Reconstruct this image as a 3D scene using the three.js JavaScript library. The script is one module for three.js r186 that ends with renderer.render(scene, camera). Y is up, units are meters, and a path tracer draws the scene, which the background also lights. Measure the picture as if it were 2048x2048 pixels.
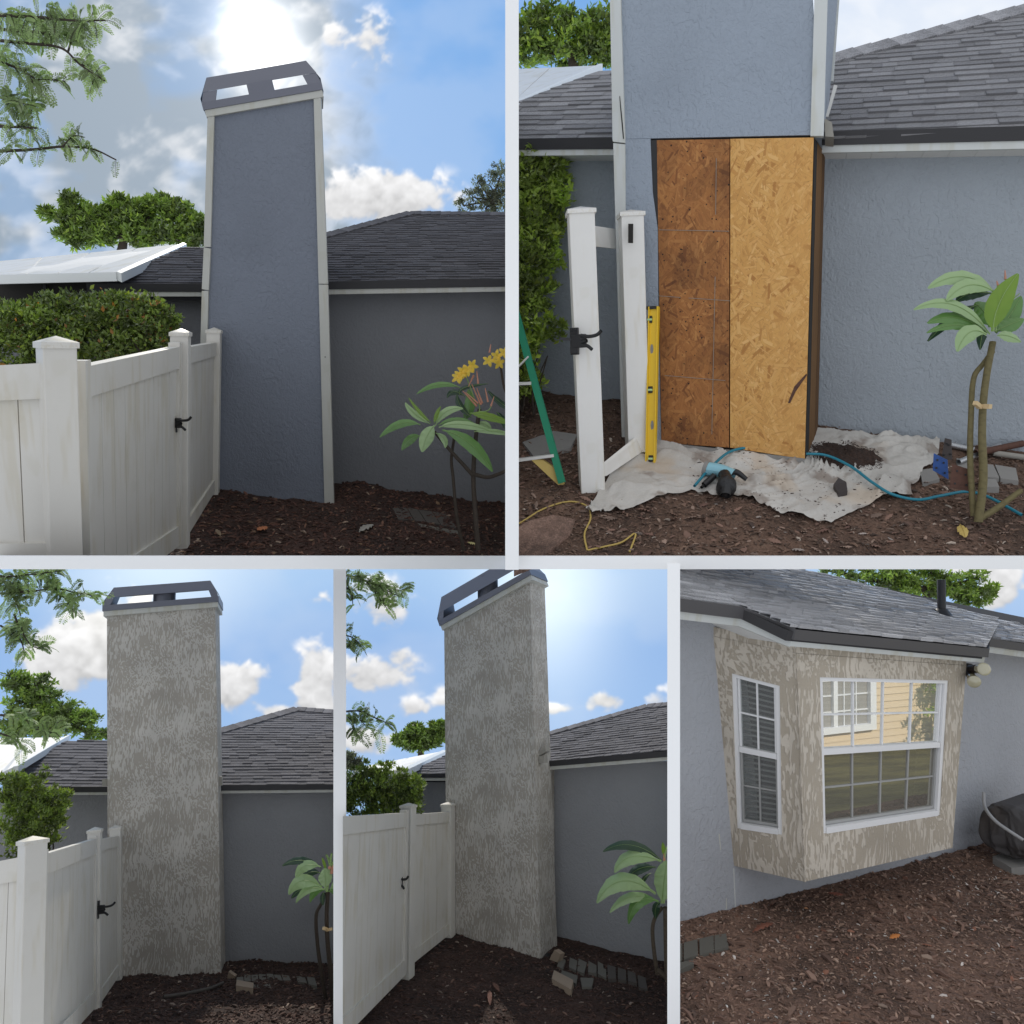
import * as THREE from 'three';
import { mergeGeometries } from 'three/addons/utils/BufferGeometryUtils.js';
import { RoundedBoxGeometry } from 'three/addons/geometries/RoundedBoxGeometry.js';

// ---------------------------------------------------------------- camera, sky, sun, exposure
const scene = new THREE.Scene();
const camera = new THREE.PerspectiveCamera(69.21, 1, 0.1, 400);
camera.position.set(0, 0, 0);
camera.lookAt(0, 0, -1);

const V = (x, y, z) => new THREE.Vector3(x, y, z);
const lerp = (a, b, t) => a + (b - a) * t;
const clamp = (x, a = 0, b = 1) => Math.min(b, Math.max(a, x));
const sstep = (a, b, x) => { const t = clamp((x - a) / (b - a)); return t * t * (3 - 2 * t); };
function rng(seed) { let s = seed >>> 0; return () => { s = (s + 0x6D2B79F5) | 0; let t = Math.imul(s ^ (s >>> 15), 1 | s); t = (t + Math.imul(t ^ (t >>> 7), 61 | t)) ^ t; return ((t ^ (t >>> 14)) >>> 0) / 4294967296; }; }
function hash(ix, iy, s) { let h = Math.imul(ix, 374761393) + Math.imul(iy, 668265263) + Math.imul(s, 974711); h = Math.imul(h ^ (h >>> 13), 1274126177); return ((h ^ (h >>> 16)) >>> 0) / 4294967296; }
const mod = (a, n) => ((a % n) + n) % n;
function vnoise(x, y, s = 0, px = 0, py = 0) {                 // value noise, periodic when px, py are given
  const ix = Math.floor(x), iy = Math.floor(y), fx = x - ix, fy = y - iy;
  const u = fx * fx * (3 - 2 * fx), v = fy * fy * (3 - 2 * fy);
  const X = i => (px ? mod(i, px) : i), Y = i => (py ? mod(i, py) : i);
  const a = hash(X(ix), Y(iy), s), b = hash(X(ix + 1), Y(iy), s), c = hash(X(ix), Y(iy + 1), s), d = hash(X(ix + 1), Y(iy + 1), s);
  return lerp(lerp(a, b, u), lerp(c, d, u), v);
}
function fbm(x, y, oct, s = 0, px = 0, py = 0) {
  let a = 0, w = 0.5, n = 0;
  for (let o = 0; o < oct; o++) { a += w * vnoise(x, y, s + o, px, py); n += w; x *= 2; y *= 2; px *= 2; py *= 2; w *= 0.5; }
  return a / n;
}
const TILT = new THREE.Euler(-0.785, 0, 0);                      // the yards below lie under the level of the eye: the air goes on beneath them
const SUN = V(-0.34, 0.633, -1).normalize();

// the sky: blue air, broken cloud and the brightness round the sun, as a function of direction
const CLOUDS = [ // azimuth tangent, elevation tangent, half width, half height, amount
  [-0.19, 0.425, 0.11, 0.03, 0.75], [-0.158, 0.43, 0.05, 0.035, 0.55], [-0.19, 0.633, 0.028, 0.042, 0.62], [-0.24, 0.645, 0.02, 0.02, 0.4],
  [-0.60, -0.20, 0.055, 0.05, 0.95], [-0.52, -0.16, 0.06, 0.06, 0.7], [-0.37, -0.228, 0.04, 0.028, 0.95], [-0.395, -0.24, 0.028, 0.02, 0.8], [-0.265, -0.22, 0.024, 0.045, 1], [-0.262, -0.265, 0.03, 0.02, 0.9], [-0.315, -0.27, 0.022, 0.01, 0.85], [-0.255, -0.12, 0.03, 0.02, 0.45],
  [-0.18, -0.12, 0.04, 0.03, 0.62], [-0.19, -0.215, 0.05, 0.022, 0.8], [-0.15, -0.19, 0.02, 0.016, 0.5], [-0.20, -0.305, 0.04, 0.018, 0.9], [-0.13, -0.262, 0.02, 0.012, 0.75], [-0.09, -0.25, 0.012, 0.014, 0.7], [0.125, -0.252, 0.03, 0.012, 0.85], [0.03, -0.262, 0.012, 0.008, 0.7], [0.06, -0.265, 0.05, 0.007, 0.5], [0.2, -0.255, 0.02, 0.02, 0.6],
  [0.47, 0.66, 0.2, 0.16, 1.1], [0.66, 0.62, 0.2, 0.1, 1.1], [0.66, -0.1, 0.03, 0.03, 0.8], [0.62, -0.08, 0.05, 0.01, 0.6],
];
function skyRadiance(d, out) {
  const el = Math.asin(clamp(d.y, -1, 1)), az = Math.atan2(d.x, -d.z);
  let a = az, t = el;
  if (d.z < -0.2) { a = d.x / -d.z; t = d.y / -d.z; }
  // blue air, paler towards the horizon and below it
  const up = sstep(-0.2, 0.75, t);
  let r = lerp(0.42, 0.20, up), g = lerp(0.62, 0.42, up), b = lerp(0.90, 0.80, up);
  const low = sstep(-0.06, -0.2, t) * (0.6 + 0.4 * sstep(-0.32, -0.1, t));
  r = lerp(r, 0.30, low); g = lerp(g, 0.485, low); b = lerp(b, 0.82, low);
  if (d.z > 0.1) { const e = 0.92 + 0.3 * (fbm(a * 3, el * 4, 2, 11) - 0.5); out[0] = e * 0.97; out[1] = e * 0.99; out[2] = e * 1.03; return; }
  const w1 = fbm(a * 7 + 3, t * 9 + 1, 5, 11), w2 = fbm(a * 26 + w1 * 3, t * 34 + 5, 5, 23), w3 = fbm(a * 70 + w2 * 2, t * 80, 3, 57);
  // thin haze
  let thin = 0.22 * sstep(0.45, 0.7, w1);
  // broken grey cloud over the upper left of the sky
  const bank = sstep(0.02, 0.2, t) * sstep(-0.13, -0.29, a + 0.09 * (w2 - 0.5) + 0.10 * (w1 - 0.5)) * sstep(0.9, 0.7, -a) * (d.z < -0.2 ? 1 : 0.4);
  const bankC = clamp(bank * 1.3) * (1 - 0.42 * sstep(0.52, 0.70, fbm(a * 9 + 40, t * 12 + 8, 4, 131)));
  const lit = 0.92 * sstep(0.42, 0.70, w2 * 0.5 + w1 * 0.5 + 0.04 * (w3 - 0.5));
  // separate cumulus
  let cum = 0, core = 0;
  let veil = 0;
  for (const c of CLOUDS) {
    const dx = (a - c[0]) / c[2], dy = (t - c[1]) / c[3], q = dx * dx + dy * dy;
    if (q < 4) { const k = c[4] * Math.exp(-q * 0.9); if (c[4] > 1.05) { veil += k; continue; } cum += k; core += k * clamp(0.55 + 0.5 * dy); }
  }
  const rag = cum + (w2 - 0.5) * 1.1 + (w3 - 0.5) * 0.55;
  const cc = sstep(0.22, 0.60, rag) * (cum > 0.05 ? 1 : 0) * sstep(0.03, 0.3, cum);
  const shade = clamp(0.72 + 0.30 * (core / (cum + 1e-3) - 0.5) + 0.35 * (w3 - 0.5) + 0.25 * (w2 - 0.5), 0.5, 1);
  r = lerp(r, 0.62, thin); g = lerp(g, 0.72, thin); b = lerp(b, 0.88, thin);
  const br = lerp(0.34, 0.76, lit), bg = lerp(0.415, 0.79, lit), bb = lerp(0.50, 0.83, lit);
  r = lerp(r, br, bankC); g = lerp(g, bg, bankC); b = lerp(b, bb, bankC);
  veil = sstep(0.1, 0.9, veil) * (0.85 + 0.3 * (w2 - 0.5)); r = lerp(r, 0.90, veil); g = lerp(g, 0.94, veil); b = lerp(b, 1.0, veil);
  r = lerp(r, 1.04 * shade, cc); g = lerp(g, 1.04 * shade, cc); b = lerp(b, 1.05 * shade, cc);
  // brightness of thin cloud about the sun, and long hazy glare below it
  const dot = clamp(d.dot(SUN), -1, 1), ang = Math.acos(dot);
  const ragged = 0.75 + 0.5 * w2;
  const glow = 2.4 * Math.exp(-Math.pow(ang / 0.032, 2)) * ragged + 0.17 * Math.exp(-Math.pow(ang / 0.07, 2)) * ragged + 0.07 * Math.exp(-Math.pow(ang / 0.24, 2));
  const glow2 = 0.36 * Math.exp(-Math.pow((a + 0.47) / 0.12, 2) - Math.pow((t + 0.07) / 0.10, 2)) + 0.62 * Math.exp(-Math.pow((a - 0.045) / 0.085, 2) - Math.pow((t + 0.11) / 0.13, 2));
  r += glow + glow2 * 0.8; g += glow * 0.98 + glow2 * 0.75; b += glow * 0.95 + glow2 * 0.5;
  // behind the camera: evenly bright broken cloud
  const back = sstep(-0.45, 0.1, d.z), e = 0.92 + 0.3 * (w1 - 0.5);
  out[0] = lerp(r, e * 0.97, back); out[1] = lerp(g, e * 0.99, back); out[2] = lerp(b, e * 1.03, back);
}
{
  const W = 4096, H = 2048, data = new Float32Array(W * H * 4), d = V(0, 0, 0), o = [0, 0, 0];
  for (let j = 0; j < H; j++) {
    const el = ((j + 0.5) / H - 0.5) * Math.PI, ce = Math.cos(el);
    for (let i = 0; i < W; i++) {
      const ph = ((i + 0.5) / W - 0.5) * Math.PI * 2;
      d.set(Math.cos(ph) * ce, Math.sin(el), Math.sin(ph) * ce).applyEuler(TILT);
      skyRadiance(d, o);
      const k = (j * W + i) * 4; data[k] = o[0]; data[k + 1] = o[1]; data[k + 2] = o[2]; data[k + 3] = 1;
    }
  }
  const t = new THREE.DataTexture(data, W, H, THREE.RGBAFormat, THREE.FloatType);
  t.mapping = THREE.EquirectangularReflectionMapping; t.magFilter = t.minFilter = THREE.LinearFilter; t.needsUpdate = true;
  scene.background = t; scene.environment = t; scene.backgroundRotation.copy(TILT); scene.environmentRotation.copy(TILT);
}
const sun = new THREE.DirectionalLight(new THREE.Color(1, 0.93, 0.82), 3.2);
sun.position.copy(SUN).multiplyScalar(60); sun.castShadow = true; sun.shadow.radius = 2;
sun.shadow.camera.left = -25; sun.shadow.camera.right = 25; sun.shadow.camera.top = 25; sun.shadow.camera.bottom = -25; sun.shadow.camera.far = 160;
sun.shadow.mapSize.set(4096, 4096);
scene.add(sun);
const EXPOSURE = 1.0;

// ---------------------------------------------------------------- textures and materials
const toS = c => { c = clamp(c); return Math.round(255 * (c <= 0.0031308 ? 12.92 * c : 1.055 * Math.pow(c, 1 / 2.4) - 0.055)); };
function tex(n, m, fn, color = true, rep = 1, rep2 = rep) {         // fn(u, v) -> linear rgb or a height; u, v in 0..1; rep = tile size in metres
  const d = new Uint8Array(n * m * 4);
  for (let j = 0; j < m; j++) for (let i = 0; i < n; i++) {
    const c = fn(i / n, j / m), k = (j * n + i) * 4;
    if (color) { d[k] = toS(c[0]); d[k + 1] = toS(c[1]); d[k + 2] = toS(c[2]); } else d[k] = d[k + 1] = d[k + 2] = Math.round(255 * clamp(c));
    d[k + 3] = 255;
  }
  const t = new THREE.DataTexture(d, n, m); t.wrapS = t.wrapT = THREE.RepeatWrapping; t.magFilter = THREE.LinearFilter; t.minFilter = THREE.LinearMipmapLinearFilter; t.generateMipmaps = true;
  if (color) t.colorSpace = THREE.SRGBColorSpace;
  t.repeat.set(1 / rep, 1 / rep2); t.needsUpdate = true; return t;
}
const mix3 = (a, b, t) => [lerp(a[0], b[0], t), lerp(a[1], b[1], t), lerp(a[2], b[2], t)];
const mul3 = (a, k) => [a[0] * k, a[1] * k, a[2] * k];
const stuccoBump = tex(1024, 1024, (u, v) => {
  const w = fbm(u * 6, v * 6, 3, 3, 6, 6);
  const n = fbm(u * 40 + w * 3, v * 26 + w * 2, 3, 7, 40, 26), n2 = fbm(u * 72 + w * 4, v * 60, 2, 17, 72, 60), f = vnoise(u * 256, v * 256, 5, 256, 256);
  const patch = sstep(0.38, 0.6, fbm(u * 5, v * 5, 3, 41, 5, 5));
  return 0.25 + 0.34 * sstep(0.42, 0.60, n) * (0.15 + 0.85 * patch) + 0.22 * sstep(0.40, 0.62, n2) * (1 - 0.6 * patch) + 0.16 * f;
}, false, 0.85);
const stuccoTone = tex(512, 512, (u, v) => { const k = 0.90 + 0.16 * fbm(u * 5, v * 5, 4, 31, 5, 5) + 0.05 * (vnoise(u * 128, v * 128, 2, 128, 128) - 0.5); return [k, k, k]; }, true, 2.3);
// fresh cement coat: thin light trowel streaks over a darker base, in patches of different hand
const CN = 1536, cementField = (() => {
  const m = new Float32Array(CN * CN), k = new Float32Array(CN * CN);
  for (let j = 0; j < CN; j++) for (let i = 0; i < CN; i++) {
    const u = i / CN, v = j / CN, w = fbm(u * 7, v * 7, 2, 101, 7, 7), pat = fbm(u * 6, v * 8, 3, 121, 6, 8), hand = fbm(u * 6, v * 6, 2, 141, 6, 6);
    const rake = fbm(u * 150 + (w - 0.5) * 5, v * 30 + (w - 0.5) * 2, 2, 103, 150, 30), swirl = fbm(u * 130 + (w - 0.5) * 7 + v * 20, v * 70 - (w - 0.5) * 5, 2, 105, 130, 70);
    const a = lerp(rake, swirl, sstep(0.46, 0.60, hand)), thr = 0.51 + 0.50 * (0.5 - pat);
    m[j * CN + i] = sstep(thr - 0.06, thr + 0.08, a); k[j * CN + i] = (0.88 + 0.24 * w) * (0.96 + 0.08 * vnoise(u * 384, v * 384, 7, 384, 384));
  }
  return { m, k };
})();
const CEM = { a: [0.345, 0.317, 0.272], b: [0.57, 0.548, 0.505] };
const atField = (f, u, v) => f[Math.round(v * CN) * CN + Math.round(u * CN)];
const cementMap = tex(CN, CN, (u, v) => mul3(mix3(CEM.a, CEM.b, atField(cementField.m, u, v) * 0.62), atField(cementField.k, u, v)), true, 1.55);
const cementBump = tex(CN, CN, (u, v) => 0.2 + 0.6 * atField(cementField.m, u, v) + 0.2 * (atField(cementField.k, u, v) - 0.8), false, 1.55);
const granule = tex(256, 256, (u, v) => { const k = 0.55 + 0.8 * Math.pow(vnoise(u * 128, v * 128, 4, 128, 128), 2) + 0.25 * (vnoise(u * 16, v * 16, 9, 16, 16) - 0.5); return [k, k, k].map(x => clamp(x)); }, true, 0.6);
const granBump = tex(256, 256, (u, v) => vnoise(u * 128, v * 128, 4, 128, 128), false, 0.6);
const vinylTone = tex(512, 512, (u, v) => { const st = fbm(u * 24, v * 3, 3, 71, 24, 3), k = 0.93 + 0.09 * fbm(u * 4, v * 4, 4, 72, 4, 4); const d = 0.12 * sstep(0.52, 0.8, st), e = 0.05 * sstep(0.60, 0.74, fbm(u * 9, v * 7, 4, 77, 9, 7)); return [k - d * 0.6 - e * 0.7, k - d * 0.8 - e * 0.8, k - d * 1.3 - e * 1.2]; }, true, 1.1);
const soilMap = tex(1024, 1024, (u, v) => { const a = fbm(u * 40, v * 40, 4, 81, 40, 40), b = vnoise(u * 220, v * 220, 82, 220, 220), c = fbm(u * 4, v * 4, 3, 83, 4, 4); const k = 0.35 + 0.9 * a * b + 0.7 * (c - 0.4); return [k, k * 0.86, k * 0.76]; }, true, 1.4);
const soilBump = tex(512, 512, (u, v) => fbm(u * 60, v * 60, 3, 85, 60, 60), false, 1.4);
const woodMap = tex(256, 1024, (u, v) => { const w = fbm(u * 3, v * 2, 3, 91, 3, 2), r = 0.5 + 0.5 * Math.sin((u * 9 + w * 3) * 6.283), f = vnoise(u * 120, v * 8, 93, 120, 8); return mul3(mix3([0.42, 0.23, 0.08], [0.16, 0.075, 0.025], sstep(0.3, 0.9, r * 0.6 + f * 0.4)), 0.8 + 0.4 * w); }, true, 0.12, 1.2);
const clothMap = tex(512, 512, (u, v) => { const s = fbm(u * 5, v * 5, 4, 95, 5, 5), r = sstep(0.56, 0.72, fbm(u * 4 + 2, v * 4, 4, 97, 4, 4)), g = vnoise(u * 200, v * 200, 96, 200, 200), k = 0.80 + 0.3 * (s - 0.5) + 0.08 * (g - 0.5); const dirt = sstep(0.60, 0.75, fbm(u * 9, v * 9, 4, 99, 9, 9)); return mix3(mix3([0.66 * k, 0.63 * k, 0.58 * k], [0.50, 0.36, 0.22], r * 0.40), [0.16, 0.11, 0.08], dirt * 0.62); }, true, 1.5);
const barkMap = tex(256, 256, (u, v) => { const k = 0.6 + 0.8 * fbm(u * 8, v * 16, 4, 121, 8, 16); return [k, k, k].map(x => clamp(x)); }, true, 0.25);
function osbTex(seed, base, dark, lite, holes) {
  const N = 1024, cv = document.createElement('canvas'); cv.width = cv.height = N; const c = cv.getContext('2d'), R = rng(seed);
  const css = a => `rgb(${toS(a[0])},${toS(a[1])},${toS(a[2])})`;
  c.fillStyle = css(base); c.fillRect(0, 0, N, N);
  for (let i = 0; i < 4200; i++) {
    const x = R() * N, y = R() * N, l = 34 + R() * 78, w = 6 + R() * 17, a = (R() < 0.75 ? Math.PI / 2 : 0.2) + (R() - 0.5) * 2.2, t = R();
    const col = t > 0.965 ? mix3(base, dark, 0.6 + 0.3 * R()) : mix3(base, t < 0.42 ? dark : lite, R() * R() * 0.75);
    for (const ox of [0, x < 90 ? N : x > N - 90 ? -N : 0]) for (const oy of [0, y < 90 ? N : y > N - 90 ? -N : 0]) {
      c.save(); c.translate(x + ox, y + oy); c.rotate(a); c.globalAlpha = 0.55 + 0.4 * R(); c.fillStyle = css(col);
      c.beginPath(); c.moveTo(-l / 2, -w / 2 + R() * 4); c.lineTo(l / 2 - R() * 10, -w / 2 + R() * 2); c.lineTo(l / 2, w / 2 - R() * 3); c.lineTo(-l / 2 + R() * 10, w / 2); c.fill();
      c.globalAlpha = 0.25; c.strokeStyle = css(mul3(dark, 0.5)); c.lineWidth = 1; c.beginPath(); c.moveTo(-l / 2, w / 2); c.lineTo(l / 2, w / 2); c.stroke(); c.restore();
      if (!ox && !oy) break;
    }
  }
  for (let i = 0; i < holes; i++) { c.globalAlpha = 0.9; c.fillStyle = '#1a0d06'; c.beginPath(); c.arc(R() * N, R() * N, 2.6 + R() * 2.6, 0, 7); c.fill(); }
  if (holes) for (let i = 0; i < 26; i++) { c.globalAlpha = 0.10; c.fillStyle = '#1b0c04'; c.beginPath(); c.ellipse(R() * N, R() * N, 30 + R() * 90, 60 + R() * 200, 0, 0, 7); c.fill(); }
  const t = new THREE.CanvasTexture(cv); t.colorSpace = THREE.SRGBColorSpace; t.wrapS = t.wrapT = THREE.RepeatWrapping; t.repeat.set(1 / 1.3, 1 / 1.3); return t;
}
const std = (c, rough = 0.8, o = {}) => new THREE.MeshStandardMaterial({ color: Array.isArray(c) ? new THREE.Color().setRGB(...c) : c, roughness: rough, side: THREE.DoubleSide, ...o });
const leafM = (c, o = {}) => new THREE.MeshPhysicalMaterial({ color: new THREE.Color().setRGB(...c), roughness: 0.75, transmission: 0.5, thickness: 0, side: THREE.DoubleSide, ...o });
const M = {
  stuccoExposureDark: std([0.175, 0.195, 0.235], 0.9, { map: stuccoTone, bumpMap: stuccoBump, bumpScale: 0.010 }),  // chimney stucco in a darker and a lighter copy, carrying each view's exposure
  stuccoExposureMid: std([0.315, 0.36, 0.42], 0.9, { map: stuccoTone, bumpMap: stuccoBump, bumpScale: 0.010 }),
  wallExposureDark: std([0.20, 0.205, 0.215], 0.92, { map: stuccoTone, bumpMap: stuccoBump, bumpScale: 0.006 }),  // house wall copies per yard: differences in light and exposure put into the colour
  wallExposureLow: std([0.285, 0.29, 0.30], 0.92, { map: stuccoTone, bumpMap: stuccoBump, bumpScale: 0.007 }),
  wallExposureMid: std([0.345, 0.38, 0.415], 0.92, { map: stuccoTone, bumpMap: stuccoBump, bumpScale: 0.009 }),
  wallExposureBay: std([0.43, 0.445, 0.475], 0.92, { map: stuccoTone, bumpMap: stuccoBump, bumpScale: 0.007 }),
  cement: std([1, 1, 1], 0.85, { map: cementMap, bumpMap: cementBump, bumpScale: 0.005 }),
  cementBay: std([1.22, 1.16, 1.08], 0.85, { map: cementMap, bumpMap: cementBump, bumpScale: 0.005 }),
  trim: std([0.47, 0.47, 0.43], 0.7, { map: vinylTone }),
  trimPale: std([0.60, 0.62, 0.60], 0.7, { map: vinylTone }),
  fascia: std([0.026, 0.025, 0.027], 0.5), fasciaBay: std([0.075, 0.072, 0.075], 0.5),
  soffit: std([0.72, 0.72, 0.70], 0.7),
  capMetal: std([0.15, 0.155, 0.185], 0.45, { metalness: 0.35 }), flue: std([0.05, 0.045, 0.05], 0.6, { metalness: 0.4 }),
  vinyl: std([0.575, 0.555, 0.505], 0.45, { map: vinylTone }),
  vinylWhite: std([0.78, 0.765, 0.725], 0.45, { map: vinylTone }),
  black: std([0.012, 0.012, 0.013], 0.45), darkGap: std([0.02, 0.018, 0.016], 0.95),
  white: std([0.8, 0.8, 0.8], 0.6), whitePaint: std([0.9, 0.9, 0.89], 0.6),
  patioTop: std([0.70, 0.70, 0.68], 0.45, { map: vinylTone }), patioEdge: std([0.74, 0.76, 0.75], 0.5),
  soil: std([0.060, 0.035, 0.028], 0.98, { map: soilMap, bumpMap: soilBump, bumpScale: 0.02 }),
  soilHeap: std([0.075, 0.05, 0.04], 0.98, { map: soilMap, bumpMap: soilBump, bumpScale: 0.02 }),
  soilMid: std([0.18, 0.125, 0.098], 0.98, { map: soilMap, bumpMap: soilBump, bumpScale: 0.02 }),
  soilBay: std([0.25, 0.17, 0.135], 0.98, { map: soilMap, bumpMap: soilBump, bumpScale: 0.02 }),
  osbOld: std([1, 1, 1], 0.8, { map: osbTex(5, [0.36, 0.145, 0.040], [0.14, 0.045, 0.013], [0.52, 0.25, 0.08], 150) }),
  osbNew: std([1, 1, 1], 0.8, { map: osbTex(9, [0.62, 0.33, 0.095], [0.36, 0.15, 0.035], [0.80, 0.50, 0.20], 0) }),
  lumber: std([0.46, 0.42, 0.34], 0.85, { map: woodMap }), lumberDark: std([0.32, 0.28, 0.22], 0.9, { map: woodMap }),
  concrete: std([0.26, 0.25, 0.235], 0.95, { map: stuccoTone }), stone: std([0.30, 0.22, 0.19], 0.95, { map: soilMap, bumpMap: soilBump, bumpScale: 0.01 }),
  brickTan: std([0.29, 0.225, 0.165], 0.95), paver: std([0.125, 0.118, 0.10], 0.95), paverDark: std([0.075, 0.066, 0.058], 0.95), paverPale: std([0.30, 0.285, 0.25], 0.95),
  yellow: std([0.80, 0.52, 0.02], 0.4), green: std([0.015, 0.24, 0.13], 0.5), aluminium: std([0.62, 0.61, 0.58], 0.4, { metalness: 0.4 }), steel: std([0.55, 0.56, 0.57], 0.35, { metalness: 0.8 }),
  hoseBlue: std([0.012, 0.20, 0.28], 0.4), toolBlue: std([0.25, 0.50, 0.58], 0.4), cordYellow: std([0.50, 0.36, 0.10], 0.6), vial: std([0.45, 0.62, 0.30], 0.2),
  rust: std([0.10, 0.045, 0.03], 0.8, { map: barkMap }), bluePlate: std([0.02, 0.075, 0.27], 0.6, { map: barkMap }), darkPlate: std([0.045, 0.036, 0.034], 0.7),
  cloth: std([1, 1, 1], 0.95, { map: clothMap }),
  bark: std([0.11, 0.085, 0.06], 0.9, { map: barkMap }), barkDark: std([0.05, 0.038, 0.028], 0.9, { map: barkMap }), barkGreen: std([0.15, 0.125, 0.055], 0.85, { map: barkMap }), cutWood: std([0.60, 0.45, 0.25], 0.8),
  leafHedge: leafM([0.19, 0.28, 0.035], { vertexColors: true }), leafShrub: leafM([0.32, 0.44, 0.06], { vertexColors: true }), leafTree: leafM([0.20, 0.31, 0.04], { vertexColors: true }), leafDull: leafM([0.15, 0.18, 0.10], { vertexColors: true }), leafAiry: leafM([0.32, 0.43, 0.18], { vertexColors: true }),
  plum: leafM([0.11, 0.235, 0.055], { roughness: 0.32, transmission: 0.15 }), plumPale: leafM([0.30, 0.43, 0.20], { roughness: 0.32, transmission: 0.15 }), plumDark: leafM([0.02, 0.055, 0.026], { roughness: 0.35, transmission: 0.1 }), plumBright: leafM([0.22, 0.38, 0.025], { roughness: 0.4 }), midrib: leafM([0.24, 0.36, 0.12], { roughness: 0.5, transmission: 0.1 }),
  petal: leafM([0.92, 0.66, 0.06], { roughness: 0.6 }), petalTip: leafM([0.85, 0.75, 0.35], { roughness: 0.6 }), bud: leafM([0.50, 0.23, 0.15], { roughness: 0.5, transmission: 0.1 }),
  glass: new THREE.MeshPhysicalMaterial({ color: new THREE.Color(0.97, 0.98, 0.96), roughness: 0.0, metalness: 0.8, transmission: 1, thickness: 0, ior: 1.6, side: THREE.DoubleSide }),
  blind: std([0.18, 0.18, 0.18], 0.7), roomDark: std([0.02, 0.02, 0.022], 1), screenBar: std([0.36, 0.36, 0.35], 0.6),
  cream: std([0.70, 0.55, 0.36], 0.85), lawn: std([0.30, 0.32, 0.13], 1, { map: soilMap }), grill: std([0.13, 0.125, 0.135], 0.75, { map: clothMap }), tubeGrey: std([0.30, 0.30, 0.30], 0.6),
  glassScreen: new THREE.MeshPhysicalMaterial({ color: new THREE.Color(0.52, 0.50, 0.44), roughness: 0.0, metalness: 0.72, transmission: 1, thickness: 0, ior: 1.5, side: THREE.DoubleSide }),
  glassSide: new THREE.MeshPhysicalMaterial({ color: new THREE.Color(0.85, 0.88, 0.86), roughness: 0.0, metalness: 0.12, transmission: 1, thickness: 0, ior: 1.5, side: THREE.DoubleSide }),
  lampGlass: new THREE.MeshPhysicalMaterial({ color: new THREE.Color(0.46, 0.43, 0.30), roughness: 0.15, clearcoat: 1, side: THREE.DoubleSide }), bronze: std([0.03, 0.022, 0.018], 0.5),
};
const tones = (r, g, b) => [1, 1.13, 0.88, 1.26, 0.95].map(k => [r * k, g * k, b * k]);
const shingleTones = { dark: tones(0.125, 0.12, 0.128), darkLow: tones(0.155, 0.15, 0.162), mid: tones(0.36, 0.355, 0.365), pale: tones(0.76, 0.76, 0.78) };  // pale is lightened past real shingle to offset dim light on the bay roof
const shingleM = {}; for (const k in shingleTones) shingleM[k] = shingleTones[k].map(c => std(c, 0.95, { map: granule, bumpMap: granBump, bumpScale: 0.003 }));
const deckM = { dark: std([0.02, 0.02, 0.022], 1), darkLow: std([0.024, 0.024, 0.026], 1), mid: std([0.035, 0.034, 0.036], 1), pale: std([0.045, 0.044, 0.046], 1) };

// ---------------------------------------------------------------- places: five yards, each with its own level and heading
const FRAMES = [
  [[[0.996, 0.017, 0.092], [0.005, 0.973, -0.232], [-0.094, 0.231, 0.968]], [-3.022, -0.057, -7.898]],
  [[[0.924, -0.044, -0.38], [-0.04, 0.977, -0.212], [0.38, 0.211, 0.901]], [0.898, 0.477, -6.23]],
  [[[0.96, -0.098, 0.263], [0.012, 0.951, 0.308], [-0.28, -0.292, 0.914]], [-5.121, -5.869, -8.837]],
  [[[0.883, -0.029, -0.469], [0.169, 0.951, 0.26], [0.439, -0.309, 0.844]], [-0.956, -5.878, -9.984]],
  [[[0.902, 0.024, 0.43], [-0.048, 0.998, 0.045], [-0.428, -0.061, 0.902]], [1.66, -2.476, -4.363]],
];
const GROUND = [[0.275, -0.127, -0.084], [0.123, -0.139, -0.354], [0.295, -0.157, 0.04], [0.209, -0.131, -0.102], [-0.043, 0.021, 0]];
const sites = FRAMES.map(([R, t], i) => {
  const m = new THREE.Matrix4().set(R[0][0], R[0][1], R[0][2], t[0], R[1][0], R[1][1], R[1][2], t[1], R[2][0], R[2][1], R[2][2], t[2], 0, 0, 0, 1);
  const q = new THREE.Quaternion().setFromRotationMatrix(m), g = GROUND[i];
  return { id: i + 1, m, inv: m.clone().invert(), q, ground: (x, z) => g[0] + g[1] * x + g[2] * z, cuts: [], groundMark: g };
});
const [S1, S2, S3, S4, S5] = sites;
// the sides where each yard meets the dividing walls between the yards (world planes: keep n.p + c > 0)
const P = (x, y, z, c = 0) => new THREE.Plane(V(x, y, z).normalize(), c);
S1.cuts = [P(-1, 0, 0, -0.012)]; S2.cuts = [P(1, 0, 0, -0.012)];
S3.cuts = [P(-1, 0, 0.236)]; S4.cuts = [P(1, 0, -0.228), P(-1, 0, -0.213)]; S5.cuts = [P(1, 0, 0.222)];
const APRON1 = P(0, 1, -0.0605), APRON2 = P(0, 1, -0.0605);

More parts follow.
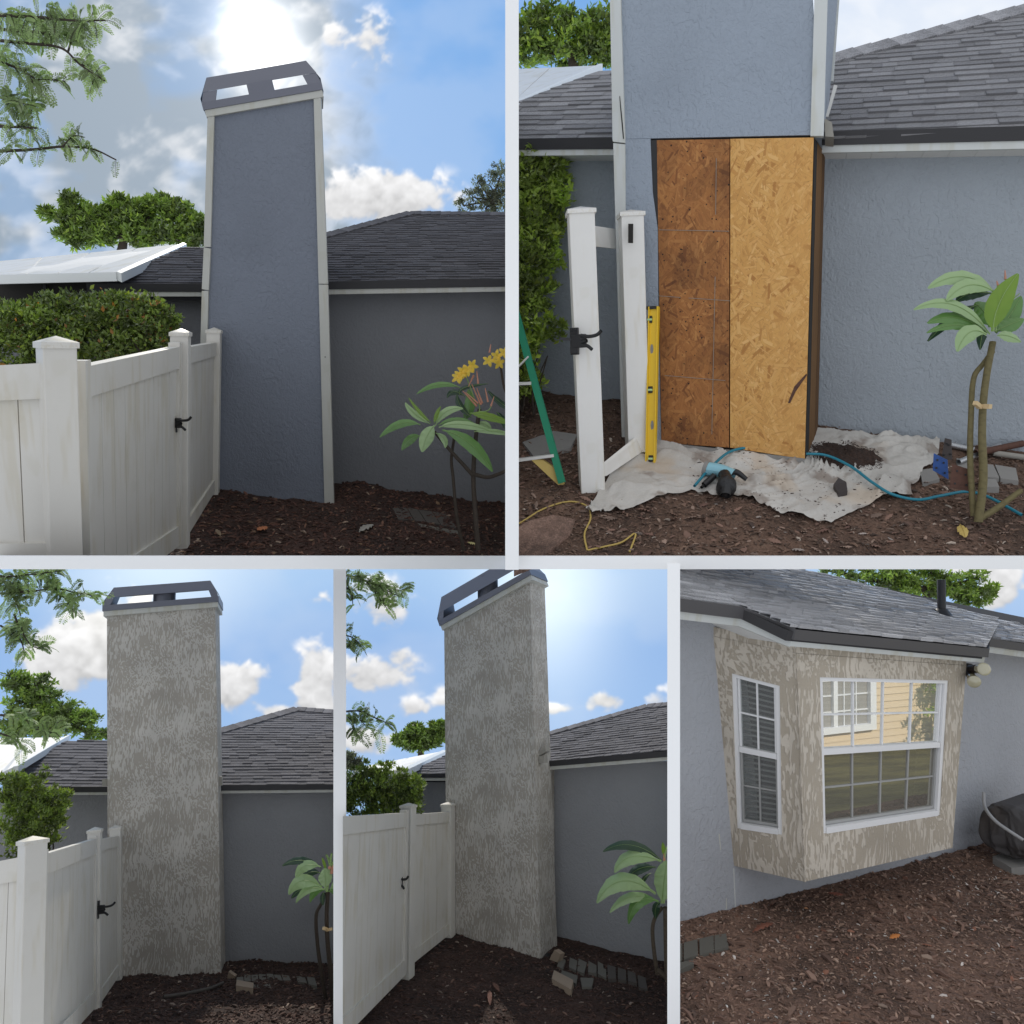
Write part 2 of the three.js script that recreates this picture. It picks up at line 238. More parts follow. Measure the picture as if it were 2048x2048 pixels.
// ---------------------------------------------------------------- geometry helpers
const used = {};
function numbered(n) { used[n] = (used[n] ?? -1) + 1; return used[n] ? n + '_' + String(used[n]).padStart(3, '0') : n; }
function shadow(m) { m.castShadow = m.receiveShadow = true; return m; }
function thing(S, name, label, category, base = [0, 0, 0], group) {
  const o = new THREE.Group(); o.name = numbered(name); o.userData = { label, category }; if (group) o.userData.group = group;
  o.position.set(...base).applyMatrix4(S ? S.m : new THREE.Matrix4()); if (S) o.quaternion.copy(S.q);
  o.userData.at = base; o.userData.site = S; scene.add(o); return o;
}
const siteOf = t => { let o = t; while (o && !o.userData.at) o = o.parent; return o.userData.site; };
function trimmed(g, S) {                                            // cut where it would pass through a dividing wall
  if (!S || g.attributes.color) return g; const p = g.attributes.position, w = V(0, 0, 0);
  for (let i = 0; i < p.count; i += 1) { w.fromBufferAttribute(p, i).applyMatrix4(S.m); if (S.cuts.some(c => c.distanceToPoint(w) < -0.004)) return cut(g, S); }
  return g;
}
const atOf = t => { let o = t; while (o && !o.userData.at) o = o.parent; return o.userData.at; };
function part(t, name, geo, mat, kind) {                            // geo in the yard's own metres
  let g = Array.isArray(geo) ? merge(geo) : geo; const b = atOf(t); g = trimmed(g, siteOf(t)); g.translate(-b[0], -b[1], -b[2]);
  const m = shadow(new THREE.Mesh(g, mat)); m.name = name; if (kind) m.userData.kind = kind; t.add(m); return m;
}
function setting(S, name, geo, mat, kind = 'structure', label, category) {
  const g = Array.isArray(geo) ? merge(geo) : geo, m = shadow(new THREE.Mesh(g, mat)); m.name = numbered(name); m.userData.kind = kind; if (label) m.userData.label = label; if (category) m.userData.category = category;
  if (S) { S.m.decompose(m.position, m.quaternion, m.scale); m.scale.set(1, 1, 1); } scene.add(m); return m;
}
function plain(g) { let h = g.index ? g.toNonIndexed() : g; for (const k of Object.keys(h.attributes)) if (!['position', 'normal', 'uv', 'color'].includes(k)) h.deleteAttribute(k); return h; }
function merge(list) {
  list = list.map(plain); const col = list.some(g => g.attributes.color);
  if (col) for (const g of list) if (!g.attributes.color) g.setAttribute('color', new THREE.BufferAttribute(new Float32Array(g.attributes.position.count * 3).fill(1), 3));
  return mergeGeometries(list);
}
function fromTris(pos, uv) {
  const g = new THREE.BufferGeometry(); g.setAttribute('position', new THREE.Float32BufferAttribute(pos, 3));
  g.setAttribute('uv', new THREE.Float32BufferAttribute(uv || new Array(pos.length / 3 * 2).fill(0), 2)); g.computeVertexNormals(); if (!uv) metreUV(g); return g;
}
function metreUV(g) {                                               // uv in metres from the dominant axis of each face
  g = plain(g); const p = g.attributes.position, n = g.attributes.normal, u = g.attributes.uv;
  for (let i = 0; i < p.count; i += 3) {
    let nx = 0, ny = 0, nz = 0; for (let k = 0; k < 3; k++) { nx += n.getX(i + k); ny += n.getY(i + k); nz += n.getZ(i + k); }
    nx = Math.abs(nx); ny = Math.abs(ny); nz = Math.abs(nz);
    for (let k = 0; k < 3; k++) { const x = p.getX(i + k), y = p.getY(i + k), z = p.getZ(i + k); if (nz >= nx && nz >= ny) u.setXY(i + k, x, y); else if (nx >= ny) u.setXY(i + k, z, y); else u.setXY(i + k, x, z); }
  }
  return g;
}
function slab(pts, vec) {                                           // polygon pts (seen front) pushed by vec into a solid
  const f = pts.map(p => V(...p)), v = V(...vec), b = f.map(p => p.clone().add(v)), pos = [], n = f.length;
  const tri = (a, c, d) => pos.push(a.x, a.y, a.z, c.x, c.y, c.z, d.x, d.y, d.z);
  const nrm = V(0, 0, 0); for (let i = 1; i < n - 1; i++) nrm.add(f[i].clone().sub(f[0]).cross(f[i + 1].clone().sub(f[0])));
  const flip = nrm.dot(v) > 0, T = flip ? (a, c, d) => tri(a, d, c) : tri;
  for (let i = 1; i < n - 1; i++) { T(f[0], f[i], f[i + 1]); T(b[0], b[i + 1], b[i]); }
  for (let i = 0; i < n; i++) { const j = (i + 1) % n; T(f[i], b[i], b[j]); T(f[i], b[j], f[j]); }
  return fromTris(pos);
}
function box(c, s, r = 0) { const g = r ? new RoundedBoxGeometry(s[0], s[1], s[2], 2, r) : new THREE.BoxGeometry(...s); g.translate(...c); return metreUV(plain(g)); }
function obox(c, s, ex, ey, r = 0) {                                // box with axes ex, ey
  const g = r ? new RoundedBoxGeometry(s[0], s[1], s[2], 2, r) : new THREE.BoxGeometry(...s), X = ex.clone().normalize(), Z = X.clone().cross(ey).normalize(), Y = Z.clone().cross(X);
  const h = metreUV(plain(g)); h.applyMatrix4(new THREE.Matrix4().makeBasis(X, Y, Z)); h.translate(...c); return h;
}
function bar(a, b, w, h, up = V(0, 1, 0)) { const A = V(...a), B = V(...b), d = B.clone().sub(A), c = A.clone().add(B).multiplyScalar(0.5); return obox([c.x, c.y, c.z], [d.length(), h, w], d, up); }
function tube(pts, r, seg = 10, taper = 1, n = 0) {
  const c = new THREE.CatmullRomCurve3(pts.map(p => V(p[0], p[1], p[2]))), N = n || Math.max(6, pts.length * 7), g = new THREE.TubeGeometry(c, N, r, seg, false);
  if (taper !== 1) { const p = g.attributes.position; for (let i = 0; i <= N; i++) { const o = c.getPointAt(i / N), k = lerp(1, taper, i / N); for (let j = 0; j <= seg; j++) { const q = i * (seg + 1) + j; p.setXYZ(q, o.x + (p.getX(q) - o.x) * k, o.y + (p.getY(q) - o.y) * k, o.z + (p.getZ(q) - o.z) * k); } } g.computeVertexNormals(); }
  const len = c.getLength(), u = g.attributes.uv; for (let i = 0; i < u.count; i++) u.setXY(i, u.getY(i) * r * 6.28, u.getX(i) * len);
  return g;
}
function cut(g, S, planes = S.cuts) {                               // trims a geometry (yard metres) at world planes
  g = plain(g); const names = ['position', 'normal', 'uv'], sizes = { position: 3, normal: 3, uv: 2 };
  for (const W of planes) {
    const pl = W.clone().applyMatrix4(S.inv), out = { position: [], normal: [], uv: [] }, p = g.attributes.position, n = p.count;
    const get = (k, i) => { const a = g.attributes[k], s = sizes[k], o = []; for (let c = 0; c < s; c++) o.push(a.array[i * s + c]); return o; };
    for (let i = 0; i < n; i += 3) {
      let poly = [0, 1, 2].map(k => { const o = {}; for (const a of names) o[a] = get(a, i + k); o.d = pl.normal.x * o.position[0] + pl.normal.y * o.position[1] + pl.normal.z * o.position[2] + pl.constant; return o; });
      if (poly.every(v => v.d < 0)) continue;
      if (poly.some(v => v.d < 0)) {
        const r = [];
        for (let k = 0; k < poly.length; k++) { const A = poly[k], B = poly[(k + 1) % poly.length]; if (A.d >= 0) r.push(A); if ((A.d >= 0) !== (B.d >= 0)) { const t = A.d / (A.d - B.d), o = { d: 0 }; for (const a of names) o[a] = A[a].map((x, c) => lerp(x, B[a][c], t)); r.push(o); } }
        poly = r;
      }
      for (let k = 1; k < poly.length - 1; k++) for (const v of [poly[0], poly[k], poly[k + 1]]) for (const a of names) out[a].push(...v[a]);
    }
    g = new THREE.BufferGeometry(); for (const a of names) g.setAttribute(a, new THREE.Float32BufferAttribute(out[a], sizes[a]));
  }
  return g;
}
const inside = (S, x, y, z, m = 0) => { const w = V(x, y, z).applyMatrix4(S.m); return S.cuts.every(p => p.distanceToPoint(w) > m); };
const add = (a, b) => [a[0] + b[0], a[1] + b[1], a[2] + b[2]];
const mid = (a, b, t = 0.5) => [lerp(a[0], b[0], t), lerp(a[1], b[1], t), lerp(a[2], b[2], t)];
const toZ = (p, z) => [p[0], p[1], z];
const P3 = a => V(a[0], a[1], a[2]);

// ---------------------------------------------------------------- builders
// shingled roof slope: eave from A to B, outline given as points on the slope
const wedge = (() => { const g = new THREE.BoxGeometry(1, 1, 1), p = g.attributes.position; for (let i = 0; i < p.count; i++) { if (p.getY(i) > 0 && p.getZ(i) > 0) p.setZ(i, -0.35); } g.translate(0, 0, 0.5); g.computeVertexNormals(); return plain(g); })();
function roofSlope(S, house, outline, o) {
  const A = P3(o.A), B = P3(o.B), n = V(...o.n).normalize(), u = B.clone().sub(A).normalize(), v = n.clone().cross(u).normalize();
  if (v.y < 0) v.negate();
  const edgePlanes = []; const to2 = p => { const d = P3(p).sub(A); return [d.dot(u), d.dot(v)]; }, poly = outline.map(to2);
  const roof = part(house, 'roof', cut(slab(outline.map(p => P3(p).addScaledVector(n, -0.03).toArray()), n.clone().multiplyScalar(-0.06).toArray()), S), deckM[o.tone]);
  if (o.roofLabel) roof.userData.label = o.roofLabel;
  const cen = outline.reduce((a, p) => a.add(P3(p)), V(0, 0, 0)).divideScalar(outline.length), rawPlanes = outline.map((p, i) => { const q = outline[(i + 1) % outline.length], d = P3(q).sub(P3(p)), N = d.cross(n).normalize(), pl = new THREE.Plane().setFromNormalAndCoplanarPoint(N, P3(p)); if (pl.distanceToPoint(cen) < 0) pl.negate(); return pl; });
  const R = rng(o.seed), e = o.exposure, vmax = Math.max(...poly.map(p => p[1])), b = atOf(house), rest = [], mats = shingleM[o.tone]; let count = 0;
  for (let row = 0; row * e < vmax + 0; row++) {
    const vm = (row + 0.5) * e, xs = [];
    for (let i = 0; i < poly.length; i++) { const a = poly[i], c = poly[(i + 1) % poly.length]; if ((a[1] <= vm) !== (c[1] <= vm)) xs.push(a[0] + (vm - a[1]) / (c[1] - a[1]) * (c[0] - a[0])); }
    xs.sort((a, c) => a - c); if (xs.length < 2) continue;
    const slack = e * 1.3 * (o.slack ?? 2.2); let x = xs[0] - R() * 0.15 - slack;
    xs[0] -= slack; const end = xs[xs.length - 1] + slack;
    while (x < end) {
      let w = o.tab * (0.55 + 0.95 * R()), x0 = Math.max(x, xs[0]), x1 = Math.min(x + w, end); x += w; if (x1 - x0 < 0.02) continue;
      const th = o.thick * (0.55 + 0.9 * R()), cx = (x0 + x1) / 2, pos = A.clone().addScaledVector(u, cx).addScaledVector(v, vm + e * 0.12 + (R() - 0.5) * 0.012).addScaledVector(n, -0.004);
      if (!inside(S, pos.x, pos.y, pos.z, -0.03)) continue;
      const mt = mats[Math.floor(R() * mats.length)];
      const mat = new THREE.Matrix4().makeBasis(u, v, n).scale(V(x1 - x0 - 0.0015, e * 1.25, th)).setPosition(pos.x - b[0], pos.y - b[1], pos.z - b[2]);
      const corners = [[x0, vm - e * 0.5], [x1, vm - e * 0.5], [x1, vm + e * 0.75], [x0, vm + e * 0.75]].map(c => A.clone().addScaledVector(u, c[0]).addScaledVector(v, c[1])), hitP = rawPlanes.filter((pl, i) => i > 0 && corners.some(c => pl.distanceToPoint(c) < -0.004)).map(p => p.clone().applyMatrix4(S.m)); for (const pl of S.cuts) if (corners.some(c => pl.distanceToPoint(c.clone().applyMatrix4(S.m)) < 0)) hitP.push(pl);
      if (hitP.length) {
        const g = cut(wedge.clone().applyMatrix4(mat.clone().premultiply(new THREE.Matrix4().makeTranslation(...b))), S, hitP); if (!g.attributes.position.count) continue;
        g.translate(-b[0], -b[1], -b[2]); if (count < o.max) { const m = shadow(new THREE.Mesh(g, mt)); m.name = 'shingle'; roof.add(m); count++; } else rest.push(g); continue;
      }
      if (count < o.max) { const m = shadow(new THREE.Mesh(wedge, mt)); m.name = 'shingle'; mat.decompose(m.position, m.quaternion, m.scale); roof.add(m); count++; } else rest.push(wedge.clone().applyMatrix4(mat));
    }
  }
  for (const [p, q] of o.hips || []) {                              // caps along a hip or ridge
    const A2 = P3(p), B2 = P3(q), L = A2.distanceTo(B2), d = B2.clone().sub(A2).normalize(), N = Math.ceil(L / (e * 1.6));
    for (let i = 0; i < N; i++) { const c = A2.clone().lerp(B2, (i + 0.5) / N).addScaledVector(n, o.thick * 0.9); part(roof, 'hip_cap', cut(obox(c.toArray(), [L / N * 1.12, o.thick * 1.1, e * 1.9], d.clone().addScaledVector(n, 0.05), n.clone().cross(d).cross(d).negate().normalize().lengthSq() ? n : n), S), mats[i % mats.length]); }
  }
  if (rest.length) { const m = shadow(new THREE.Mesh(mergeGeometries(rest), mats[1])); m.name = 'shingle_courses'; m.userData.kind = 'stuff'; roof.add(m); }
  return roof;
}
function cap(S, t, TL, TR, depth, k, mat, trimMat, rise = 0.19, skew = 0, plate = false) {                // metal chimney shroud over the top edge TL-TR
  const L = P3(TL), R_ = P3(TR), ex = R_.clone().sub(L), W = ex.length(); ex.normalize(); const ey = V(0, 1, 0), ez = ex.clone().cross(ey).normalize(); const up = ez.clone().cross(ex).normalize();
  const at = (x, y, z) => L.clone().addScaledVector(ex, x).addScaledVector(up, y).addScaledVector(ez, -z).addScaledVector(ex, skew * Math.max(0, z)).toArray();
  const bx = (x0, x1, y0, y1, z0, z1) => slab([at(x0, y0, z0), at(x1, y0, z0), at(x1, y1, z0), at(x0, y1, z0)], P3(at(0, 0, z1)).sub(P3(at(0, 0, z0))).toArray());
  const o = 0.02 * k;
  if (trimMat) part(t, 'trim_board', [bx(-o, W + o, -0.055 * k, 0, -o, depth + o)], trimMat);
  const c = part(t, 'chimney_cap', [bx(-o * 1.5, W + o * 1.5, 0.001, 0.062 * k, -o * 1.5, 0.02), bx(-o * 1.5, W + o * 1.5, 0.001, 0.062 * k, depth - 0.02, depth + o * 1.5), bx(-o * 1.5, 0.02, 0.001, 0.062 * k, 0.02, depth - 0.02), bx(W - 0.02, W + o * 1.5, 0.001, 0.062 * k, 0.02, depth - 0.02)], mat);
  const h0 = 0.0622 * k, hs = 0.092 * k, h1 = h0 + 0.085 * k + rise, h2 = Math.max(0.27 * k, h1 + 0.03 * k), ins = 0.09 * k, q = (plate ? 0.125 : 0.075) * k, lf = -o * 1.5, rt = W + o * 1.5, fr = -o * 1.5, bk = depth + o * 1.5;
  const inset = y => y <= hs ? 0 : ins * (y - hs) / (h2 - hs), pos4 = (y, d) => [at(lf + inset(y) + d, y, fr + inset(y) + d), at(rt - inset(y) - d, y, fr + inset(y) + d), at(rt - inset(y) - d, y, bk - inset(y) - d), at(lf + inset(y) + d, y, bk - inset(y) - d)];
  const band = (y0, y1) => { const a = pos4(y0, 0), b = pos4(y1, 0), pos = [], quad = (p, q2, r, s) => { for (const w of [p, q2, r, p, r, s]) pos.push(...w); }; for (let i = 0; i < 4; i++) { const j = (i + 1) % 4; quad(a[i], a[j], b[j], b[i]); } return { pos, quad, b }; };
  const hf = h0 + 0.088 * k, hr0 = h0 + rise * 0.93, hr1 = hf + rise * 1.02, a1 = (y0, y1, i) => { const a = pos4(y0, 0), b = pos4(y1, 0), j = (i + 1) % 4, pos = []; for (const w of [a[i], a[j], b[j], a[i], b[j], b[i]]) pos.push(...w); return fromTris(pos); };
  const topQ = pos4(h2, 0), tp = []; for (const w of [topQ[0], topQ[1], topQ[2], topQ[0], topQ[2], topQ[3]]) tp.push(...w);
  part(t, 'hood', [a1(hf, h2, 0), a1(hr1, h2, 2), fromTris(tp), a1(hs, h2, 1), a1(hs, h2, 3)], mat);
  part(t, 'rear_plate', [a1(h0, hs, 2), a1(hs, Math.max(hr0, hs + 0.002), 2)], mat);
  for (const side of [0, 1]) part(t, 'side_plate', a1(h0, hs, side ? 1 : 3), mat);
  for (const side of [0, 1]) { const pt = (y, e) => P3(pos4(y, 0.002)[side]).add(ex.clone().multiplyScalar((side ? -1 : 1) * e)).toArray(); part(t, 'corner_plate', slab([pt(h0, 0.002), pt(h0, q), pt(hf, q), pt(hf, 0.002)], ez.clone().multiplyScalar(-0.01).toArray()), mat); }
  const fl = new THREE.CylinderGeometry(0.115 * k, 0.115 * k, h2 - 0.03 * k, 28); fl.translate(...at(W / 2, h2 / 2, 0.16 * k)); const col = new THREE.CylinderGeometry(0.125 * k, 0.14 * k, 0.05 * k, 24); col.translate(...at(W / 2, 0.045 * k, 0.16 * k));
  if (plate) part(t, 'centre_plate', bx(W / 2 - 0.115 * k, W / 2 + 0.115 * k, h0, hf, fr + 0.004, fr + 0.016), mat); else part(t, 'flue_pipe', [fl, col], mat);
  return c;
}
// vinyl post: base [x, y, z, top], square w, turned so a face looks along dir
function post(t, p, w, dir, mat, S) {
  const name = 'post', lean = (S && S.lean) || 0, tilt = g => { const q = g.attributes.position; for (let i = 0; i < q.count; i++) q.setX(i, q.getX(i) + lean * (q.getY(i) - p[1])); return S ? cut(g, S, S.trims || S.cuts) : g; };
  const h = p[3] - p[1], ex = V(dir[0], 0, dir[1]).normalize(), up = V(0, 1, 0);
  const m = part(t, name, tilt(obox([p[0], p[1] + h / 2, p[2]], [w, h, w], ex, up, 0.006)), mat);
  const capW = w * 1.12, y = p[3], g = new THREE.ConeGeometry(capW * 0.7071, 0.03, 4, 1); g.rotateY(Math.PI / 4); const b = new THREE.BoxGeometry(capW, 0.028, capW); b.translate(0, -0.014, 0); g.translate(0, 0.0152, 0);
  const c = merge([g, b]); c.applyMatrix4(new THREE.Matrix4().makeBasis(ex, up, ex.clone().cross(up))); c.translate(p[0], y + 0.014, p[2]);
  part(m, 'post_cap', tilt(c), mat); return m;
}
// tongue and groove panel between two plan points; yb/yt give bottom and top at each end
function boards(t, a, b, n, thick, mat, rail, S, stile = 0) {
  const A = P3(a), B = P3(b), d = B.clone().sub(A); const L = Math.hypot(d.x, d.z), ex = V(d.x, 0, d.z).normalize(), nz = ex.clone().cross(V(0, 1, 0));
  const yb = s => lerp(a[1], b[1], s), yt = s => lerp(a[3], b[3], s), pt = (s, y) => [A.x + ex.x * L * s, y, A.z + ex.z * L * s];
  const off = (p, k) => [p[0] + nz.x * k, p[1], p[2] + nz.z * k];
  const lean = S.lean || 0, ln = (s, p) => [p[0] + lean * (p[1] - yb(s)), p[1], p[2]];
  const sl = (s0, s1, y00, y01, y10, y11, k0, k1) => cut(slab([ln(s0, off(pt(s0, y00), k0)), ln(s1, off(pt(s1, y10), k0)), ln(s1, off(pt(s1, y11), k0)), ln(s0, off(pt(s0, y01), k0))], nz.clone().multiplyScalar(k1 - k0).toArray()), S, S.trims || S.cuts);
  const s0 = stile / L, s1 = 1 - stile / L;
  for (let i = 0; i < n; i++) { const p = lerp(s0, s1, i / n), q = lerp(s0, s1, (i + 1) / n), g = 0.0032 / L, y0 = yb(p) + rail * 0.9, y1 = yb(q) + rail * 0.9; part(t, 'board', sl(p + g, q - g, y0, yt(p) - rail * 0.9, y1, yt(q) - rail * 0.9, -thick / 2, thick / 2), mat); }
  part(t, 'board_backing', sl(s0, s1, yb(s0) + rail * 0.9, yt(s0) - rail * 0.9, yb(s1) + rail * 0.9, yt(s1) - rail * 0.9, -thick * 0.28, thick * 0.28), mat);
  part(t, 'rail', sl(s0, s1, yt(s0) - rail, yt(s0), yt(s1) - rail, yt(s1), -thick * 0.95, thick * 0.95), mat);
  part(t, 'rail', sl(s0, s1, yb(s0), yb(s0) + rail, yb(s1), yb(s1) + rail, -thick * 0.95, thick * 0.95), mat);
  if (stile) { part(t, 'stile', sl(0, s0, yb(0), yt(0) + 0.03, yb(s0), yt(s0) + 0.03, -thick, thick), mat); part(t, 'stile', sl(s1, 1, yb(s1), yt(s1) + 0.03, yb(1), yt(1) + 0.03, -thick, thick), mat); }
}
function latch(t, c, k, ex, parentName = 'latch') {                 // black gravity latch: plate, striker fork, thumb lever
  const X = V(ex[0], 0, ex[1]).normalize(), Y = V(0, 1, 0), Z = X.clone().cross(Y), C = P3(c), at = (x, y, z) => C.clone().addScaledVector(X, x * k).addScaledVector(Y, y * k).addScaledVector(Z, z * k).toArray();
  const parts = [obox(at(0, 0, 0), [0.05 * k, 0.15 * k, 0.02 * k], X, Y, 0.004 * k), obox(at(0.03, 0.0, 0.012), [0.09 * k, 0.075 * k, 0.025 * k], X, Y, 0.006 * k),
    tube([at(0.05, 0.03, 0.025), at(0.10, 0.022, 0.03), at(0.15, 0.03, 0.032), at(0.175, 0.05, 0.034)], 0.010 * k, 8), tube([at(0.05, -0.02, 0.02), at(0.09, -0.03, 0.025), at(0.115, -0.05, 0.026)], 0.010 * k, 8), tube([at(0.05, -0.005, 0.02), at(0.085, 0.0, 0.025)], 0.011 * k, 8)];
  for (const [x, y] of [[-0.012, 0.06], [0.012, 0.06], [-0.012, -0.06], [0.012, -0.06]]) { const s = new THREE.SphereGeometry(0.006 * k, 8, 6); s.translate(...at(x, y, 0.012)); parts.push(s); }
  return part(t, parentName, parts, M.black);
}
// leaf cloud: many small folded leaves through ellipsoids [x, y, z, r]
function leafCloud(blobs, o) {
  const R = rng(o.seed), pos = [], col = [], sy = o.squash || 0.8, S = o.S;
  for (const b of blobs) {
    const n = Math.round(o.n * (o.even ? 1 : b[3] * b[3] / (o.r0 * o.r0))), clumps = [];
    for (let i = 0; i < Math.max(5, n / (o.per || 26)); i++) { let x, y, z; do { x = R() * 2 - 1; y = R() * 2 - 1; z = R() * 2 - 1; } while (x * x + y * y + z * z > 1 || x * x + y * y + z * z < (o.hollow ?? 0.2)); clumps.push([x, y, z, 0.35 + 1.15 * R()]); }
    for (let i = 0; i < n; i++) {
      const c = clumps[Math.floor(R() * clumps.length)], j = o.clump || 0.3, g = () => (R() + R() + R() - 1.5) * j;
      const p = V(b[0] + (c[0] + g()) * b[3], b[1] + (c[1] + g() * 0.7) * b[3] * sy, b[2] + (c[2] + g()) * b[3] * (o.deep || 0.8));
      if (S && !inside(S, p.x, p.y, p.z, 0.03)) continue;
      if (o.min && p.y < o.min(p)) continue;
      const l = o.size * (0.6 + 0.8 * R()), w = l * (o.aspect || 0.42), d = V(R() - 0.5, R() * 0.9 - 0.55 + (o.lift || 0), R() - 0.5).normalize(), s = d.clone().cross(V(R() - 0.5, 1.2 * R(), R() - 0.5)).normalize(), nn = d.clone().cross(s);
      const m1 = p.clone().addScaledVector(d, l * 0.45).addScaledVector(s, w / 2).addScaledVector(nn, w * 0.15), m2 = p.clone().addScaledVector(d, l * 0.45).addScaledVector(s, -w / 2).addScaledVector(nn, w * 0.15), e = p.clone().addScaledVector(d, l);
      pos.push(p.x, p.y, p.z, m1.x, m1.y, m1.z, e.x, e.y, e.z, p.x, p.y, p.z, e.x, e.y, e.z, m2.x, m2.y, m2.z);
      const k = c[3] * (0.75 + 0.5 * R()), yl = R() < (o.yellow || 0.12) ? 1.5 : 1, rd = o.red && R() < o.red ? 2.4 : 1; for (let q = 0; q < 6; q++) col.push(k * yl * rd, k * (rd > 1 ? 0.7 : 1) * lerp(1, yl, 0.7), k * 0.9);
    }
  }
  const g = fromTris(pos, new Array(pos.length / 3 * 2).fill(0)); g.setAttribute('color', new THREE.Float32BufferAttribute(col, 3)); return g;
}
function tree(S, name, label, blobs, trunkPts, r, o, group) {
  const t = thing(S, name, label, 'tree', trunkPts[0].slice(0, 3), group), R = rng(o.seed + 1), br = [tube(trunkPts, r, 10, 0.55)], top = P3(trunkPts[trunkPts.length - 1]);
  for (const b of blobs) { const m = [lerp(top.x, b[0], 0.5) + (R() - 0.5) * b[3] * 0.3, lerp(top.y, b[1], 0.45), lerp(top.z, b[2], 0.5)]; br.push(tube([top.toArray(), m, [b[0], b[1], b[2]]], r * 0.34, 7, 0.35)); for (let i = 0; i < 3; i++) br.push(tube([[b[0], b[1], b[2]], [b[0] + (R() - 0.5) * b[3] * 1.3, b[1] + (R() - 0.3) * b[3] * 0.9, b[2] + (R() - 0.5) * b[3]]], r * 0.12, 5, 0.4)); }
  part(t, 'trunk', cut(merge(br), S), M.barkDark); part(t, 'crown', leafCloud(blobs, { S, ...o }), o.mat || M.leafTree); return t;
}
// feathery hanging fronds along twigs
function fronds(S, curves, o) {
  const R = rng(o.seed), pos = [], col = [], stems = [];
  for (const [pts, dens] of curves) {
    const c = new THREE.CatmullRomCurve3(pts.map(p => V(...p))), L = c.getLength(), n = Math.round(dens * 0.6);
    for (let i = 0; i < n; i++) {
      const b = c.getPointAt(0.08 + 0.92 * R()), dir = V(R() - 0.42, 0.45 - 1.0 * R(), R() - 0.5).normalize(), len = o.len * (0.6 + 0.7 * R()), tip = b.clone().addScaledVector(dir, len).add(V(0, -len * 0.15, 0)), q = new THREE.QuadraticBezierCurve3(b, b.clone().addScaledVector(dir, len * 0.6).add(V(0, len * 0.15, 0)), tip);
      const tone = 0.55 + 0.9 * R(), side = V(R() - 0.5, R() - 0.5, R() - 0.5).normalize();
      stems.push(tube([b.toArray(), q.getPoint(0.5).toArray(), tip.toArray()], 0.0025, 3, 0.5, 3));
      for (let k = 1; k <= 10; k++) {
        const p = q.getPoint(k / 10), tg = q.getTangent(k / 10), s = tg.clone().cross(side).normalize();
        for (const sg of [-1, 1]) {
          const pin = tg.clone().multiplyScalar(0.5).addScaledVector(s, sg).normalize(), pl = len * 0.28 * Math.sin(Math.PI * (0.15 + 0.8 * k / 11));
          for (let j = 1; j <= 4; j++) for (const s2 of [-1, 1]) {
            if (R() < 0.12) continue;
            const a = p.clone().addScaledVector(pin, pl * j / 4), d = pin.clone().multiplyScalar(0.55).addScaledVector(tg, s2 * 0.8).normalize(), l = o.leaf * (0.7 + 0.6 * R()), e = a.clone().addScaledVector(d, l), w = d.clone().cross(side).normalize().multiplyScalar(l * 0.24), m1 = a.clone().lerp(e, 0.5).add(w), m2 = a.clone().lerp(e, 0.5).sub(w);
            if (!inside(S, e.x, e.y, e.z, 0.02)) continue;
            pos.push(a.x, a.y, a.z, m1.x, m1.y, m1.z, e.x, e.y, e.z, a.x, a.y, a.z, e.x, e.y, e.z, m2.x, m2.y, m2.z);
            for (let z = 0; z < 6; z++) col.push(tone, tone, tone * 0.9);
          }
        }
      }
    }
  }
  const g = fromTris(pos, new Array(pos.length / 3 * 2).fill(0)); g.setAttribute('color', new THREE.Float32BufferAttribute(col, 3)); return { leaves: g, stems };
}
function bough(S, label, curves, r, o) {
  const t = thing(S, 'overhanging_branch', label, 'branch', curves[0][0][0].slice(0, 3)), f = fronds(S, curves, o);
  part(t, 'twig', [...curves.map(([p, d, k]) => tube(p, r * (k || 1), 6, 0.4)), ...f.stems], M.barkDark); part(t, 'leaflets', f.leaves, M.leafAiry); return t;
}
// plumeria leaf: strip from base to tip through a control point, folded along the midrib
function blade(base, ctrl, tip, w, face, fold = 0.25, wave = 0) {
  const q = new THREE.QuadraticBezierCurve3(P3(base), P3(ctrl), P3(tip)), N = 14, row = [], pos = [], rib = [];
  for (let i = 0; i <= N; i++) {
    const t = i / N, p = q.getPoint(t), tg = q.getTangent(t), s = tg.clone().cross(face).normalize(), nn = s.clone().cross(tg).normalize();
    const k = w * 0.5 * (t < 0.08 ? 0.12 : Math.pow(Math.sin(Math.PI * Math.pow((t - 0.06) / 0.94 * 0.985, 0.92)), 0.75)) + 0.0015, wv = wave * Math.sin(i * 2.1) * k;
    row.push([p.clone().addScaledVector(s, k).addScaledVector(nn, -fold * k + wv), p.clone().addScaledVector(s, k * 0.5).addScaledVector(nn, -fold * 0.3 * k), p, p.clone().addScaledVector(s, -k * 0.5).addScaledVector(nn, -fold * 0.3 * k), p.clone().addScaledVector(s, -k).addScaledVector(nn, -fold * k - wv)]);
    rib.push(p.clone().addScaledVector(nn, 0.0015).toArray());
  }
  const idx = [], g = new THREE.BufferGeometry();
  for (const r of row) for (const p of r) pos.push(p.x, p.y, p.z);
  for (let i = 0; i < N; i++) for (let j = 0; j < 4; j++) { const a = i * 5 + j; idx.push(a, a + 1, a + 5, a + 1, a + 6, a + 5); }
  g.setAttribute('position', new THREE.Float32BufferAttribute(pos, 3)); g.setAttribute('uv', new THREE.Float32BufferAttribute(new Array(pos.length / 3 * 2).fill(0), 2)); g.setIndex(idx); g.computeVertexNormals();
  return { g, rib: tube(rib, Math.max(0.0022, w * 0.022), 5, 0.4, 12) };
}
